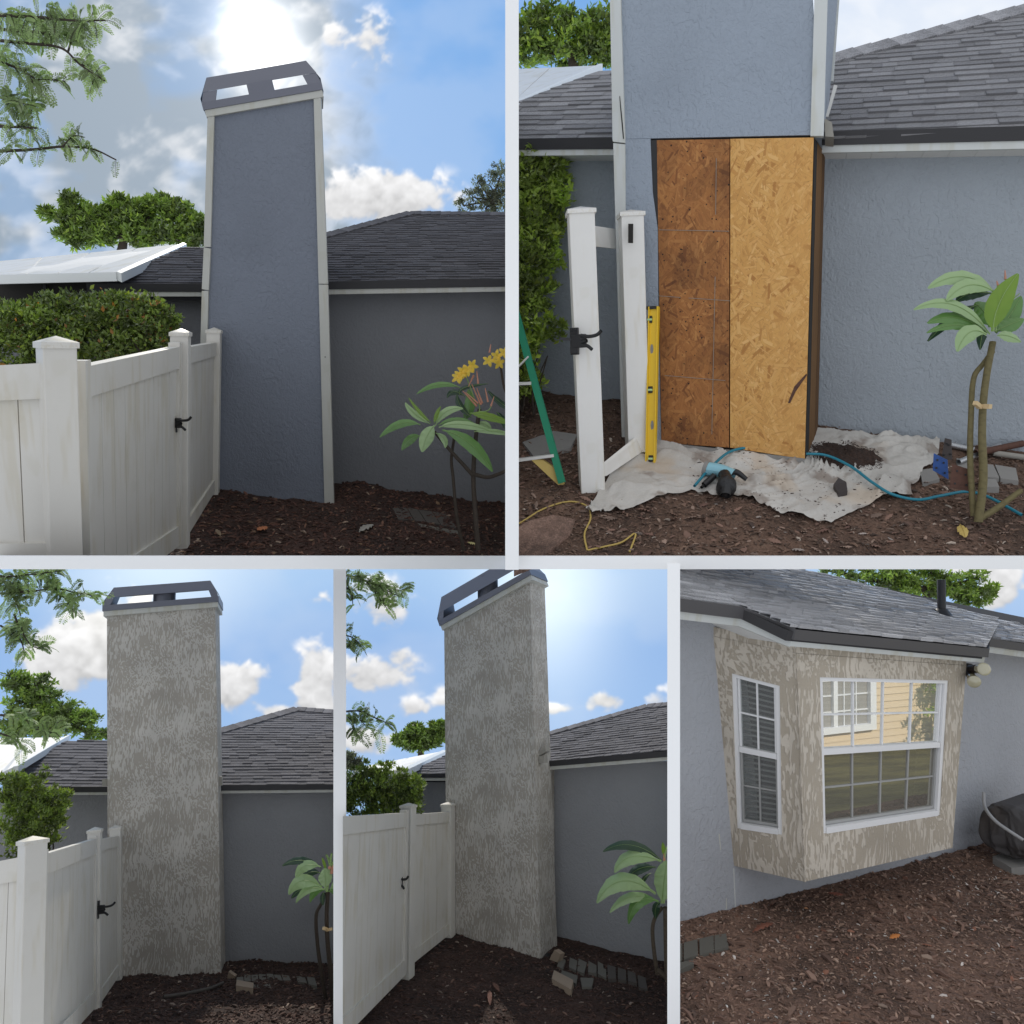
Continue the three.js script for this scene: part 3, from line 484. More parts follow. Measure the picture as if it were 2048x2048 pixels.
function flower(c, r, face, seed) {
  const R = rng(seed), F = face.clone().normalize(), X = V(0, 1, 0).cross(F).normalize(), Y = F.clone().cross(X), C = P3(c), inn = [], a0 = R() * 6;
  for (let i = 0; i < 5; i++) { const a = a0 + i * 1.2566, d = X.clone().multiplyScalar(Math.cos(a)).addScaledVector(Y, Math.sin(a)); const tip = C.clone().addScaledVector(d, r).addScaledVector(F, r * 0.05), ct = C.clone().addScaledVector(d, r * 0.5).addScaledVector(F, r * 0.35); inn.push(blade(C.toArray(), ct.toArray(), tip.toArray(), r * 0.5, F, 0.1).g); }
  return inn;
}
function plumeria(S, label, o) {
  const t = thing(S, 'plumeria', label, 'plant', o.stems[0].p[0].slice(0, 3));
  for (const s of o.stems) part(t, 'stem', tube(s.p, s.r, 10, s.t ?? 0.8), o.bark || M.bark);
  for (const c of o.cuts || []) part(t, 'pruned_stub', [bar(c[0], c[1], c[2], c[2])], M.cutWood);
  const face = V(0.1, 0.5, 1).normalize();
  for (const l of o.leaves) { const b = blade(l.p[0], l.p[1], l.p[2], l.w, l.f || face, 0.22, 0.12), m = part(t, 'leaf', b.g, l.m || M.plum); part(m, 'midrib', b.rib, M.midrib); }
  (o.flowers || []).forEach((f, i) => { const m = part(t, 'flower', flower(f, o.fr, V(-0.1 + 0.5 * Math.sin(i * 2.3), 0.25 + 0.3 * Math.cos(i * 1.7), 1), 40 + i), M.petal); });
  for (const b of o.buds || []) part(t, 'bud', tube([b[0], mid(b[0], b[1]), b[1]], o.br, 7, 0.35), M.bud);
  for (const b of o.stalks || []) part(t, 'flower_stalk', tube(b, o.br * 0.7, 6, 0.7), M.midrib);
  return t;
}
function ground(S, label, x0, x1, z0, z1, step, amp, mat, planes, extra) {
  const nx = Math.ceil((x1 - x0) / step), nz = Math.ceil((z1 - z0) / step), pos = [], idx = [], uv = [];
  S.hgt = (x, z) => S.ground(x, z) + amp * (fbm(x * 3 + 20, z * 3 + 20, 3, 300 + S.id) - 0.5) + amp * 0.5 * (fbm(x * 13 + 9, z * 13 + 7, 2, 310 + S.id) - 0.5) + (extra ? extra(x, z) : 0);
  for (let j = 0; j <= nz; j++) for (let i = 0; i <= nx; i++) { const x = lerp(x0, x1, i / nx), z = lerp(z0, z1, j / nz); pos.push(x, S.hgt(x, z), z); uv.push(x, z); }
  for (let j = 0; j < nz; j++) for (let i = 0; i < nx; i++) { const a = j * (nx + 1) + i; idx.push(a, a + nx + 1, a + 1, a + 1, a + nx + 1, a + nx + 2); }
  const g = new THREE.BufferGeometry(); g.setAttribute('position', new THREE.Float32BufferAttribute(pos, 3)); g.setAttribute('uv', new THREE.Float32BufferAttribute(uv, 2)); g.setIndex(idx); g.computeVertexNormals();
  return setting(S, 'ground', cut(g, S, planes), mat, 'structure', label);
}
// bark chips and litter lying on the ground
const chipGeo = (() => { const g = new THREE.BoxGeometry(1, 0.16, 0.34, 2, 1, 1), p = g.attributes.position; for (let i = 0; i < p.count; i++) { const x = p.getX(i); p.setY(i, p.getY(i) + 0.12 * (1 - 4 * x * x)); if (Math.abs(x) > 0.4) p.setZ(i, p.getZ(i) * 0.55); } g.computeVertexNormals(); return g; })();
const litterGeo = (() => { const b = blade([-0.5, 0, 0], [0, 0.22, 0], [0.5, 0, 0], 0.42, V(0, 1, 0), 0.35, 0.3).g; return b; })();
function chips(S, label, n, x0, x1, z0, z1, size, tones, seed, planes, geo = chipGeo, name = 'mulch', skip) {
  const R = rng(seed), mt = std([1, 1, 1], 0.95), m = new THREE.InstancedMesh(geo, mt, n), q = new THREE.Quaternion(), e = new THREE.Euler(), c = new THREE.Color(), mt4 = new THREE.Matrix4(); let k = 0, guard = 0;
  while (k < n && guard++ < n * 6) {
    const x = lerp(x0, x1, R()), z = lerp(z0, z1, R()), y = S.hgt(x, z), l = size * (0.35 + 1.1 * R() * R());
    const w = V(x, y, z).applyMatrix4(S.m); if (!planes.every(p => p.distanceToPoint(w) > 0.01) || (skip && skip(x, z))) continue;
    e.set((R() - 0.5) * 0.9, R() * 6.28, (R() - 0.5) * 0.9); q.setFromEuler(e); mt4.compose(V(x, y + l * 0.06, z), q, V(l, l * (0.7 + 0.6 * R()), l * (0.6 + 0.8 * R()))); m.setMatrixAt(k, mt4);
    const t = tones[Math.floor(R() * R() * tones.length)], s = 0.6 + 0.8 * R(); m.setColorAt(k, c.setRGB(t[0] * s, t[1] * s, t[2] * s)); k++;
  }
  m.count = k; m.name = numbered(name); m.userData = { kind: 'stuff', label }; S.m.decompose(m.position, m.quaternion, m.scale); m.scale.set(1, 1, 1); shadow(m); scene.add(m); return m;
}
function fallenLeaf(S, label, a, b, w, mat) { const t = thing(S, 'fallen_leaf', label, 'leaf', a), L = Math.hypot(b[0] - a[0], b[2] - a[2]), up = [0, 0.012, 0]; const m = blade(add(a, up), add(mid(a, b), [0, 0.01 + L * 0.18, 0]), add(b, up), w, V(0, 1, 0), 0.3, 0.3); part(t, 'blade', m.g, mat); part(t, 'midrib', m.rib, mat); }
function paverThing(S, t, pts, h, mat, name = 'paver') { return part(t, name, slab(pts.map(p => [p[0], p[1] + h, p[2]]), [0, -h - 0.03, 0]), mat); }
function hedge(S, label, blobs, o, stemsAt) {
  const t = thing(S, 'hedge', label, 'hedge', stemsAt[0]), R = rng(o.seed + 5);
  part(t, 'stems', stemsAt.flatMap(p => [0, 1, 2].map(() => tube([p, [p[0] + (R() - 0.5) * 0.2, p[1] + 0.2, p[2] + (R() - 0.5) * 0.15], [p[0] + (R() - 0.5) * 0.5, p[1] + 0.5, p[2] + (R() - 0.5) * 0.3]], 0.012, 5, 0.4))), M.barkDark);
  part(t, 'foliage', leafCloud(blobs, { S, ...o }), o.mat || M.leafHedge); return t;
}
function patioRoof(S, label, top, gutterH, seams, rakeW, clipIt = true) {
  // top: [front left, front right, back right, back left]
  const [fl, fr, br, bl] = top, t = thing(S, 'patio_roof', label, 'roof', fl), n = P3(fr).sub(P3(fl)).cross(P3(bl).sub(P3(fl))).normalize(), dn = n.clone().multiplyScalar(-0.05).toArray();
  const N = seams;
  for (let i = 0; i < N; i++) { const a = i / N, b = (i + 1) / N, g = 0.006; part(t, 'roof_panel', slab([mid(fl, fr, a + g), mid(fl, fr, b - g), mid(bl, br, b - g), mid(bl, br, a + g)], dn), M.patioTop); }
  const nn = n.clone().multiplyScalar(-0.03).toArray(); part(t, 'panel_core', slab([fl, fr, br, bl].map(p => P3(p).addScaledVector(n, -0.012).toArray()), nn), M.soffit);
  part(t, 'gutter', slab([add(fl, [0, 0.01, 0.02]), add(fr, [0, 0.01, 0.02]), add(fr, [0, -gutterH, 0.02]), add(fl, [0, -gutterH, 0.02])], [0, 0, -0.06]), M.patioEdge);
  const side = P3(fr).sub(P3(fl)).normalize().multiplyScalar(rakeW).toArray();
  part(t, 'rake_trim', slab([add(fr, [0.002, 0.02, 0]), add(br, [0.002, 0.02, 0]), add(add(br, side), [0, 0, 0]), add(add(fr, side), [0, 0, 0])], [0, -0.09, 0]), M.patioEdge);
  return t;
}

// ================================================================ the dividing walls and the white boards that edge the raised beds
{
  const wall = (name, label, pts, vec) => setting(null, name, slab(pts, vec), M.whitePaint, 'structure', label);
  wall('dividing_wall', 'white painted dividing wall between the two upper yards', [[-0.042, -0.36, -4.62], [0.042, -0.36, -4.62], [0.042, 3.7, -4.62], [-0.042, 3.7, -4.62]], [0, 0, -6.4]);
  const fan = (k, d0, d1, w) => { const t = w * d0 / 1400 / 2, q = (d, y, s) => [k * d + s * t, y, -d]; return slab([q(d0, -0.069 * d0, -1), q(d1, -0.069 * d1, -1), q(d1, -8.5, -1), q(d0, -0.76 * d0 - 0.4, -1)], [2 * t, 0, 0]); };
  setting(null, 'dividing_wall', fan(-0.2321, 7.1, 12.6, 24), M.whitePaint, 'structure', 'white painted dividing wall between the lower left and lower middle yards');
  setting(null, 'dividing_wall', fan(0.2179, 3.2, 12.0, 24), M.whitePaint, 'structure', 'white painted dividing wall between the lower middle yard and the bay window yard');
  const edge = (label, xa, da, xb, db) => { const p = (x, y, d) => [(x - 966) / 1400 * d, -(y - 966) / 1400 * d, -d]; setting(null, 'bed_edging', slab([p(xa, 1049, da), p(xb, 1049, db), p(xb, 1074, db), p(xa, 1074, da)], [0, 0, -0.05]), M.whitePaint, 'structure', label); };
  edge('white board edging the bed in front of the blue grey chimney', -60, 3.1, 958, 7.05);
  edge('white board edging the ground in front of the opened chimney', 972, 4.75, 1990, 4.45);
}

// ================================================================ yard 1: the old blue grey chimney
{
  const S = S1; S.lean = 0.085; S.trims = [...S.cuts, APRON1];
  const fz = (x, z) => 0.07 * Math.exp(-((x - 1.35) ** 2 + (z + 0.5) ** 2) / 0.1);
  const planes = [...S.cuts, APRON1];
  ground(S, 'dark mulch bed below the blue grey chimney', -3.4, 4.2, -1.1, 2.6, 0.06, 0.07, M.soil, planes, fz);
  setting(S, 'ground', slab([[0.348, 0.967, 4.654], [2.865, -0.111, 1.179], [2.903, -0.241, 0.749], [-0.332, 0.111, 1.798], [-1.212, 0.183, 2.005]].map(p => add(p, [0, -0.012, 0])), [0, -0.03, 0]), M.soil, 'structure', 'dark soil apron behind the white edging board');
  chips(S, 'dark brown bark mulch spread before the blue grey chimney', 9000, -1.2, 3.3, -0.85, 2.0, 0.055, [[0.065, 0.032, 0.024], [0.10, 0.047, 0.033], [0.042, 0.024, 0.019], [0.15, 0.078, 0.052], [0.26, 0.19, 0.14]], 11, planes, chipGeo, 'mulch', (x, z) => x > -0.25 && x < 1.1 && z < 0.0 && z > -0.8);
  chips(S, 'dry curled leaves scattered over the dark mulch', 160, -0.6, 3.2, -0.6, 2.0, 0.085, [[0.16, 0.10, 0.06], [0.10, 0.05, 0.03], [0.24, 0.18, 0.12]], 12, planes, litterGeo, 'leaf_litter', (x, z) => x < 1.15 && z < 0.0);
  setting(S, 'bounce_board', cut(slab([[-3.4, 1.7], [4.2, 1.7], [4.2, -1.1], [-3.4, -1.1]].map(([x, z]) => [x, S.ground(x, z) - 0.12, z]), [0, -0.03, 0]), S, planes), M.whitePaint, 'structure', 'added white bounce board under the mulch bed of the blue grey chimney');  // added white reflector throwing light on the roofs of the lower yards
  // house
  const h = thing(S, 'house', 'blue grey stucco house with dark shingles behind the tall blue grey chimney', 'house', [0.997, 0.289, -0.8]);
  part(h, 'wall', cut(slab([[0.809, 0.054, -0.8], [3.163, -0.198, -0.8], [3.114, 2.459, -0.8], [0.91, 2.409, -0.8]], [0, 0, -0.15]), S), M.wallExposureDark).userData.label = 'grey stucco wall right of the chimney';
  part(h, 'wall', cut(slab([[-2.63, 1.079, -0.8], [-0.286, 1.099, -0.8], [-0.194, 2.355, -0.8], [-2.464, 2.304, -0.8]], [0, 0, -0.15]), S), M.wallExposureDark).userData.label = 'shaded stucco wall left of the chimney';
  for (const [a, b, lo, hi] of [[[1.03, 2.329, -0.52], [3.088, 2.406, -0.52], 0.0, 0.05], [[-0.206, 2.282, -0.52], [-1.397, 2.256, -0.52], 0.0, 0.045]]) {
    part(h, 'trim_board', cut(slab([a, b, add(b, [0, hi, 0]), add(a, [0, hi, 0])], [0, 0, -0.04]), S), M.trim);
    const u = V(b[0] - a[0], b[1] - a[1], b[2] - a[2]).normalize();
    part(h, 'drip_edge', cut(slab([add(a, [0, hi, 0.012]), add(b, [0, hi, 0.012]), add(b, [0, hi + 0.085, 0.03]), add(a, [0, hi + 0.08, 0.03])], [0, 0, -0.05]), S), M.fascia);
    part(h, 'soffit', cut(slab([add(a, [0, 0.012, -0.04]), add(b, [0, 0.012, -0.04]), add(toZ(b, -0.8), [0, 0.012, 0]), add(toZ(a, -0.8), [0, 0.012, 0])], [0, 0.02, 0]), S), M.soffit);
  }
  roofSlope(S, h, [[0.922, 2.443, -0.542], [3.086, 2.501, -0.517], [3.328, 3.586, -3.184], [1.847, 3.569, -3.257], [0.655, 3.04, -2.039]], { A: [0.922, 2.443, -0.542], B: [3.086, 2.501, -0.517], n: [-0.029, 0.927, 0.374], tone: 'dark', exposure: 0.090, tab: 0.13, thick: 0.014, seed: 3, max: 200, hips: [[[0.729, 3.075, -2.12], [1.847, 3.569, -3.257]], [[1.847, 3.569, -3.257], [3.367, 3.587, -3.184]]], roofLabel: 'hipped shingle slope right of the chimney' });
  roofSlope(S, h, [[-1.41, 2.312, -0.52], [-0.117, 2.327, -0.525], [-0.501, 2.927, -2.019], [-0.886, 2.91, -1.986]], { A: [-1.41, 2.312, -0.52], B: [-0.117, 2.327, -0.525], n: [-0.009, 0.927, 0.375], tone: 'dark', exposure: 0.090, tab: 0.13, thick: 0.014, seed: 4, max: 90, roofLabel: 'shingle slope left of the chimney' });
  // chimney
  const c = thing(S, 'chimney', 'tall blue grey stucco chimney with pale corner boards and dark metal cap', 'chimney', [0.399, 0.197, 0]);
  const D = -1.0;
  part(c, 'stucco_panel', slab([[-0.296, 0.166, -0.012], [1.035, -0.026, -0.012], [1.121, 4.136, -0.012], [0.094, 3.922, -0.012]], [-0.20, 0, D]), M.stuccoExposureDark);
  part(c, 'trim_board', slab([[-0.295, 0.323, 0.014], [-0.221, 0.323, 0.014], [-0.026, 2.314, 0.014], [-0.088, 2.312, 0.014]], [0, 0, -0.05]), M.trim);
  part(c, 'trim_board', slab([[-0.086, 2.328, 0.018], [-0.022, 2.319, 0.018], [0.026, 2.711, 0.018], [-0.037, 2.72, 0.018]], [0, 0, -0.05]), M.trim).userData.label = 'cracked stretch of the left corner board';
  part(c, 'trim_board', slab([[-0.038, 2.726, 0.014], [0.026, 2.727, 0.014], [0.148, 3.918, 0.014], [0.09, 3.934, 0.014]], [0, 0, -0.05]), M.trim);
  part(c, 'trim_board', slab([[1.013, 0.08, 0.014], [1.111, -0.01, 0.014], [1.138, 2.399, 0.014], [1.049, 2.397, 0.014]], [0, 0, -0.05]), M.trim);
  part(c, 'trim_board', slab([[1.049, 2.405, 0.014], [1.138, 2.407, 0.014], [1.141, 4.144, 0.014], [1.075, 4.126, 0.014]], [0, 0, -0.05]), M.trim);
  cap(S, c, [0.087, 3.948, 0], [1.137, 4.16, -0], 0.32, 1.05, M.capMetal, M.trim, 0.108, -0.18, true);
  const nail = new THREE.SphereGeometry(0.006, 8, 6); nail.translate(...[1.084, 1.688, 0.016]); part(c, 'nail_head', nail, M.black);
  // white vinyl fence and gate
  const E = [-0.108, 0.279, 0.119, 1.919], Mp = [0.142, 0.21, 1.872, 1.9], N = [0.314, 0.697, 4.044, 1.852];
  const dirEM = [E[0] - Mp[0], E[2] - Mp[2]], dirMN = [Mp[0] - N[0], Mp[2] - N[2]];
  const f1 = thing(S, 'fence_panel', 'narrow white vinyl fence panel between gate and blue grey chimney', 'fence', Mp.slice(0, 3));
  post(f1, E, 0.128, dirEM, M.vinyl, S); post(f1, Mp, 0.128, dirEM, M.vinyl, S);
  const k = (a, b, t, dy0, dy1) => [lerp(a[0], b[0], t), lerp(a[1], b[1], t) + dy0, lerp(a[2], b[2], t), lerp(a[3], b[3], t) + dy1];
  boards(f1, k(Mp, E, 0.07, 0.05, -0.10), k(Mp, E, 0.95, 0.04, -0.10), 4, 0.04, M.vinyl, 0.13, S);
  const gt = thing(S, 'gate', 'closed white vinyl gate of upright boards beside the blue grey chimney', 'gate', k(N, Mp, 0.5, 0, 0).slice(0, 3));
  boards(gt, k(N, Mp, 0.085, -0.25, -0.115), k(N, Mp, 0.955, 0.03, -0.085), 9, 0.04, M.vinyl, 0.16, S, 0.075);
  latch(gt, add(k(N, Mp, 0.985, 0, 0).slice(0, 3).map((v, i) => i === 1 ? 0 : v), [0.095, [0.164, 0.213, 1.925, 1.248][3], 0.16]), 1.0, [0.9, 0.25]);
  const f2 = thing(S, 'fence_panel', 'white vinyl fence end post and rail at the far left below the hedge', 'fence', N.slice(0, 3));
  post(f2, N, 0.145, [1, -0.8], M.vinyl, S);
  { const Q = [-0.161, 0.674, 3.952, 1.843]; boards(f2, [Q[0], Q[1], Q[2], N[3] - 0.115], [lerp(Q[0], N[0], 0.9), N[1], lerp(Q[2], N[2], 0.9), N[3] - 0.085], 3, 0.05, M.vinyl, 0.17, S); }
  // greenery
  hedge(S, 'clipped green hedge with sunlit top above the white fence at upper left', [[-1.987, 1.953, 0.062, 0.246], [-1.715, 1.931, 0.094, 0.246], [-1.47, 1.988, 0.104, 0.26], [-1.225, 2.019, 0.12, 0.246], [-0.98, 2.036, 0.14, 0.26], [-0.735, 2.067, 0.156, 0.232], [-0.518, 2.058, 0.18, 0.205], [-0.395, 2.046, 0.194, 0.137], [-1.825, 1.716, 0.134, 0.301], [-1.471, 1.722, 0.167, 0.301], [-1.118, 1.755, 0.194, 0.301], [-0.791, 1.787, 0.218, 0.273], [-0.546, 1.871, 0.221, 0.219], [-1.334, 2.097, 0.091, 0.164], [-0.898, 2.157, 0.119, 0.15], [-1.633, 2.065, 0.07, 0.15]], { seed: 21, n: 1500, r0: 0.25, size: 0.052, clump: 0.34, hollow: 0.25, deep: 1.1, lift: 0.35, yellow: 0.2, red: 0.03, squash: 0.9, aspect: 0.5 }, [[-1.664, 1.374, 0.232], [-1.065, 1.41, 0.281], [-0.602, 1.471, 0.311]]);
  tree(S, 'tree', 'spreading green tree with layered crown behind the white patio roof', [[-5.14, 4.355, -8.87, 0.319], [-5.509, 4.166, -8.861, 0.25], [-4.915, 4.026, -8.77, 0.41], [-5.143, 3.718, -8.718, 0.342], [-4.548, 3.783, -8.676, 0.376], [-4.091, 4.4, -8.779, 0.319], [-3.837, 4.155, -8.696, 0.41], [-3.354, 4.402, -8.708, 0.33], [-2.987, 4.264, -8.64, 0.319], [-3.159, 3.89, -8.567, 0.41], [-2.733, 3.953, -8.541, 0.33], [-3.698, 3.743, -8.584, 0.376], [-2.65, 3.677, -8.467, 0.296], [-5.736, 4.178, -8.886, 0.137], [-4.659, 4.169, -8.779, 0.25], [-4.321, 3.898, -8.682, 0.319], [-4.376, 4.174, -8.753, 0.228], [-3.638, 4.353, -8.724, 0.285], [-2.619, 4.093, -8.564, 0.25]], [[-4.297, 3.197, -8.719], [-4.195, 3.468, -8.67], [-4.095, 3.736, -8.621]], 0.12, { seed: 31, n: 1150, r0: 0.35, size: 0.115, clump: 0.26, squash: 0.62, yellow: 0.25, hollow: 0.1, lift: 0.2, per: 34 });
  tree(S, 'tree', 'dull grey green tree top over the roof ridge right of the blue chimney', [[2.938, 4.631, -8.154, 0.285], [3.279, 4.859, -8.175, 0.342], [3.507, 5.139, -8.22, 0.256], [2.711, 4.461, -8.135, 0.171], [3.164, 4.414, -8.08, 0.228], [3.504, 4.53, -8.075, 0.342], [3.676, 4.755, -8.112, 0.342], [3.053, 4.91, -8.209, 0.148]], [[3.389, 4.03, -7.967], [3.345, 4.306, -8.037], [3.306, 4.582, -8.107]], 0.08, { seed: 33, n: 1000, r0: 0.35, size: 0.075, clump: 0.24, mat: M.leafDull, hollow: 0.05, aspect: 0.3 });
  bough(S, 'feathery green branches hanging into the sky left of the blue grey chimney', [
    [[[-1.312, 4.186, 0.834], [-1.04, 4.164, 0.866], [-0.768, 4.128, 0.901], [-0.633, 4.009, 0.942], [-0.43, 3.88, 0.993]], 34], [[[-1.436, 3.357, 0.813], [-1.108, 3.378, 0.84], [-0.85, 3.406, 0.859], [-0.616, 3.387, 0.886], [-0.429, 3.305, 0.923]], 44], [[[-1.375, 3.536, 0.88], [-1.133, 3.529, 0.905], [-1.03, 3.526, 0.916]], 22], [[[-1.183, 3.978, 0.586], [-1.18, 3.769, 0.637], [-1.233, 3.605, 0.671]], 34],
    [[[-1.192, 4.303, 1.024], [-0.841, 4.288, 1.062], [-0.578, 4.271, 1.091], [-0.337, 4.275, 1.114]], 74], [[[-1.431, 4.352, 0.576], [-1.103, 4.335, 0.612], [-0.822, 4.328, 0.641], [-0.658, 4.366, 0.648]], 74], [[[-1.313, 4.031, 0.871], [-1.132, 3.967, 0.904], [-0.996, 3.892, 0.935]], 44], [[[-1.003, 4.184, 0.761], [-0.887, 4.322, 0.74], [-0.795, 4.413, 0.727]], 40, .6], [[[-0.773, 4.143, 0.793], [-0.714, 4.324, 0.756], [-0.633, 4.393, 0.747]], 26, .6], [[[-1.097, 3.89, 0.822], [-1.005, 3.914, 0.826], [-0.797, 3.906, 0.847]], 22, .6], [[[-1.374, 3.773, 0.823], [-1.19, 3.731, 0.851], [-1.098, 3.71, 0.865]], 40, .7], [[[-0.727, 4.077, 0.814], [-0.566, 3.978, 0.853], [-0.521, 3.855, 0.886]], 16, .5], [[[-0.823, 3.381, 0.97], [-0.73, 3.469, 0.958], [-0.638, 3.459, 0.97]], 16, .5]], 0.014, { seed: 41, len: 0.14, leaf: 0.017 });
  // white patio roof at the left
  patioRoof(S, 'white panelled patio roof with pale gutter left of the blue grey chimney', [[-2.219, 2.429, -0.383], [-1.016, 2.481, -0.331], [-1.257, 3.082, -3.234], [-3.714, 2.787, -3.195]], 0.078, 4, 0.045);
  { const w = thing(S, 'patio_shade_sheet', 'dark sheet for the shaded patio opening under the white patio roof at upper left', 'screen', [-1.874, 2.132, -0.486]); part(w, 'screen', slab([[-2.371, 1.982, -0.55], [-1.316, 2.115, -0.479], [-1.197, 2.46, -0.55], [-2.368, 2.425, -0.655]], [0, 0, -0.04]), M.darkGap); for (const x of [[60], [195]]) part(w, 'frame_post', bar([-1.833, 2.048, -0.482], [-1.832, 2.367, -0.558], 0.03, 0.03, V(0, 0, 1)), M.fasciaBay); }  // near-black sheet stands for the shade under the patio roof
  // plumeria in flower
  const dz = 6.9;
  plumeria(S, 'flowering plumeria with yellow blossoms in front of the dark stucco wall', {
    bark: M.barkDark,
    stems: [{ p: [[2.6, -0.015, 1.286], [2.575, 0.32, 1.203], [2.559, 0.677, 1.117], [2.587, 1.034, 1.034], [2.619, 1.264, 0.982]], r: 0.024 }, { p: [[2.553, 0.667, 1.139], [2.46, 0.767, 1.106], [2.33, 0.905, 1.061], [2.201, 1.055, 1.012]], r: 0.019 }, { p: [[2.564, 0.672, 1.118], [2.694, 0.648, 1.136], [2.799, 0.681, 1.139], [2.956, 0.76, 1.135]], r: 0.02 }, { p: [[2.472, -0.046, 1.177], [2.408, 0.242, 1.102], [2.372, 0.629, 1.007], [2.357, 0.784, 0.968], [2.385, 0.991, 0.921]], r: 0.017 }, { p: [[2.968, 1.234, 0.92], [2.863, 1.439, 0.861], [2.824, 1.645, 0.808]], r: 0.014 }],
    leaves: [
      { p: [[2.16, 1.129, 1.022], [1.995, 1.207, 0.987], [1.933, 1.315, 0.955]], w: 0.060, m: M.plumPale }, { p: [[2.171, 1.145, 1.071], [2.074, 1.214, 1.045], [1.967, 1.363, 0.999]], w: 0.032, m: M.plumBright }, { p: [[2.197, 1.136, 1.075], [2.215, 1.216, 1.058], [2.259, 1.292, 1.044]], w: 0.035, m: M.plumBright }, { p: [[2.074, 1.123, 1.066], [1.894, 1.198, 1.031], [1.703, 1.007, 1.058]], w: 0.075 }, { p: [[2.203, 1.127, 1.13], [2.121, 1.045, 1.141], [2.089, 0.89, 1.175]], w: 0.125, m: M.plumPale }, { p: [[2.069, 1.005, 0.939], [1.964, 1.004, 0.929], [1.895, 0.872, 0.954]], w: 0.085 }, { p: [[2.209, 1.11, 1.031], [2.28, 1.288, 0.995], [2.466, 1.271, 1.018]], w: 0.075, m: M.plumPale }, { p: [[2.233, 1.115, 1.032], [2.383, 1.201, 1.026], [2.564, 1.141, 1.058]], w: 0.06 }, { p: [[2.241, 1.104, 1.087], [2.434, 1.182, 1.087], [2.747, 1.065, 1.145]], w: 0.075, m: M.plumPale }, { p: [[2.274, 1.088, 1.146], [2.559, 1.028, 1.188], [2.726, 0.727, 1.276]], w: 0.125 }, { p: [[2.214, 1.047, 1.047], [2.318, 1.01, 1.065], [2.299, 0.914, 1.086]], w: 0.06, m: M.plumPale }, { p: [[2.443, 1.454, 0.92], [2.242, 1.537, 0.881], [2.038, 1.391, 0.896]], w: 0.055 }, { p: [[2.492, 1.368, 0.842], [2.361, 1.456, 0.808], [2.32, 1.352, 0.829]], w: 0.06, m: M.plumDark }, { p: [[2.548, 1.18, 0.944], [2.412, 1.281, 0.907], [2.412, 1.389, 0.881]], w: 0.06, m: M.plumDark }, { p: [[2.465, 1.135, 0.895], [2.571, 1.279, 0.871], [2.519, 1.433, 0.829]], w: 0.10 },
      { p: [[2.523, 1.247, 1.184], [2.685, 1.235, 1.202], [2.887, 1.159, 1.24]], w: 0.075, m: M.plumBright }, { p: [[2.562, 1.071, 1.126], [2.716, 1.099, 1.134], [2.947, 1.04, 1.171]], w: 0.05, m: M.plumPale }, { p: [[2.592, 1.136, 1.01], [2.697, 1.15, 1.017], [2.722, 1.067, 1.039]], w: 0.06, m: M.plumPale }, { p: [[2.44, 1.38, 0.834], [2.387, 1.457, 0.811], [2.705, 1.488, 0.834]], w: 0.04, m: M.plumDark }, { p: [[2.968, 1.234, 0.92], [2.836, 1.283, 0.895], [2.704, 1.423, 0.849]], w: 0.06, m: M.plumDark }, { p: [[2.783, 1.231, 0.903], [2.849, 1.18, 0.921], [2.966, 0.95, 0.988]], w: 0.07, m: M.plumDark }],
    flowers: [[2.414, 1.549, 1.049], [2.465, 1.609, 1.04], [2.552, 1.661, 1.036], [2.506, 1.62, 1.041], [2.695, 1.703, 1.04], [2.772, 1.749, 1.036], [2.787, 1.69, 1.052], [2.838, 1.78, 1.035], [2.434, 1.574, 1.045]], fr: 0.062,
    buds: [[[2.588, 1.298, 1.075], [2.461, 1.434, 1.03]], [[2.627, 1.311, 1.075], [2.543, 1.498, 1.022]], [[2.64, 1.324, 1.073], [2.589, 1.461, 1.036]], [[2.691, 1.337, 1.075], [2.666, 1.462, 1.043]], [[2.717, 1.3, 1.086], [2.748, 1.388, 1.068]], [[2.564, 1.574, 1.006], [2.512, 1.472, 1.026]], [[2.706, 1.777, 0.972], [2.72, 1.852, 0.955]], [[2.602, 1.499, 1.028], [2.59, 1.612, 1]], [[2.601, 1.323, 1.07], [2.486, 1.422, 1.035]]], br: 0.010,
    stalks: [[[2.603, 1.192, 1.049], [2.617, 1.268, 1.033], [2.612, 1.319, 1.02]], [[2.616, 1.243, 1.039], [2.694, 1.257, 1.043], [2.733, 1.308, 1.034]], [[2.591, 1.293, 1.024], [2.54, 1.444, 0.983], [2.489, 1.57, 0.948]]],
  });
  // pavers sunk in the mulch, loose leaf bits
  const pv = thing(S, 'paver_strip', 'short strip of grey brick pavers sunk in the mulch below the plumeria', 'paving', [2.067, -0.006, 0.217]);
  for (const q of [[[1.732, 0.06, -0.06], [1.875, 0.048, -0.134], [1.965, 0.004, 0.253], [1.811, 0.02, 0.291]], [[1.887, 0.046, -0.129], [1.998, 0.031, -0.122], [2.098, -0.015, 0.279], [1.98, 0.001, 0.266]], [[2.008, 0.029, -0.115], [2.153, 0.01, -0.101], [2.246, -0.035, 0.298], [2.11, -0.017, 0.283]], [[2.165, 0.009, -0.106], [2.323, -0.015, -0.066], [2.417, -0.061, 0.346], [2.258, -0.038, 0.312]], [[2.012, -0.01, 0.345], [2.188, -0.036, 0.39], [2.246, -0.052, 0.491], [2.058, -0.024, 0.452]], [[2.202, -0.038, 0.393], [2.45, -0.073, 0.439], [2.465, -0.083, 0.536], [2.258, -0.054, 0.504]]]) paverThing(S, pv, q, 0.02, pv.children.length > 3 ? M.paver : M.paverDark);
  fallenLeaf(S, 'orange brown fallen leaf on the mulch in front of the blue grey chimney', [0.567, 0.131, 1.093], [0.623, 0.135, 0.965], 0.085, std([0.42, 0.16, 0.07], 0.8));
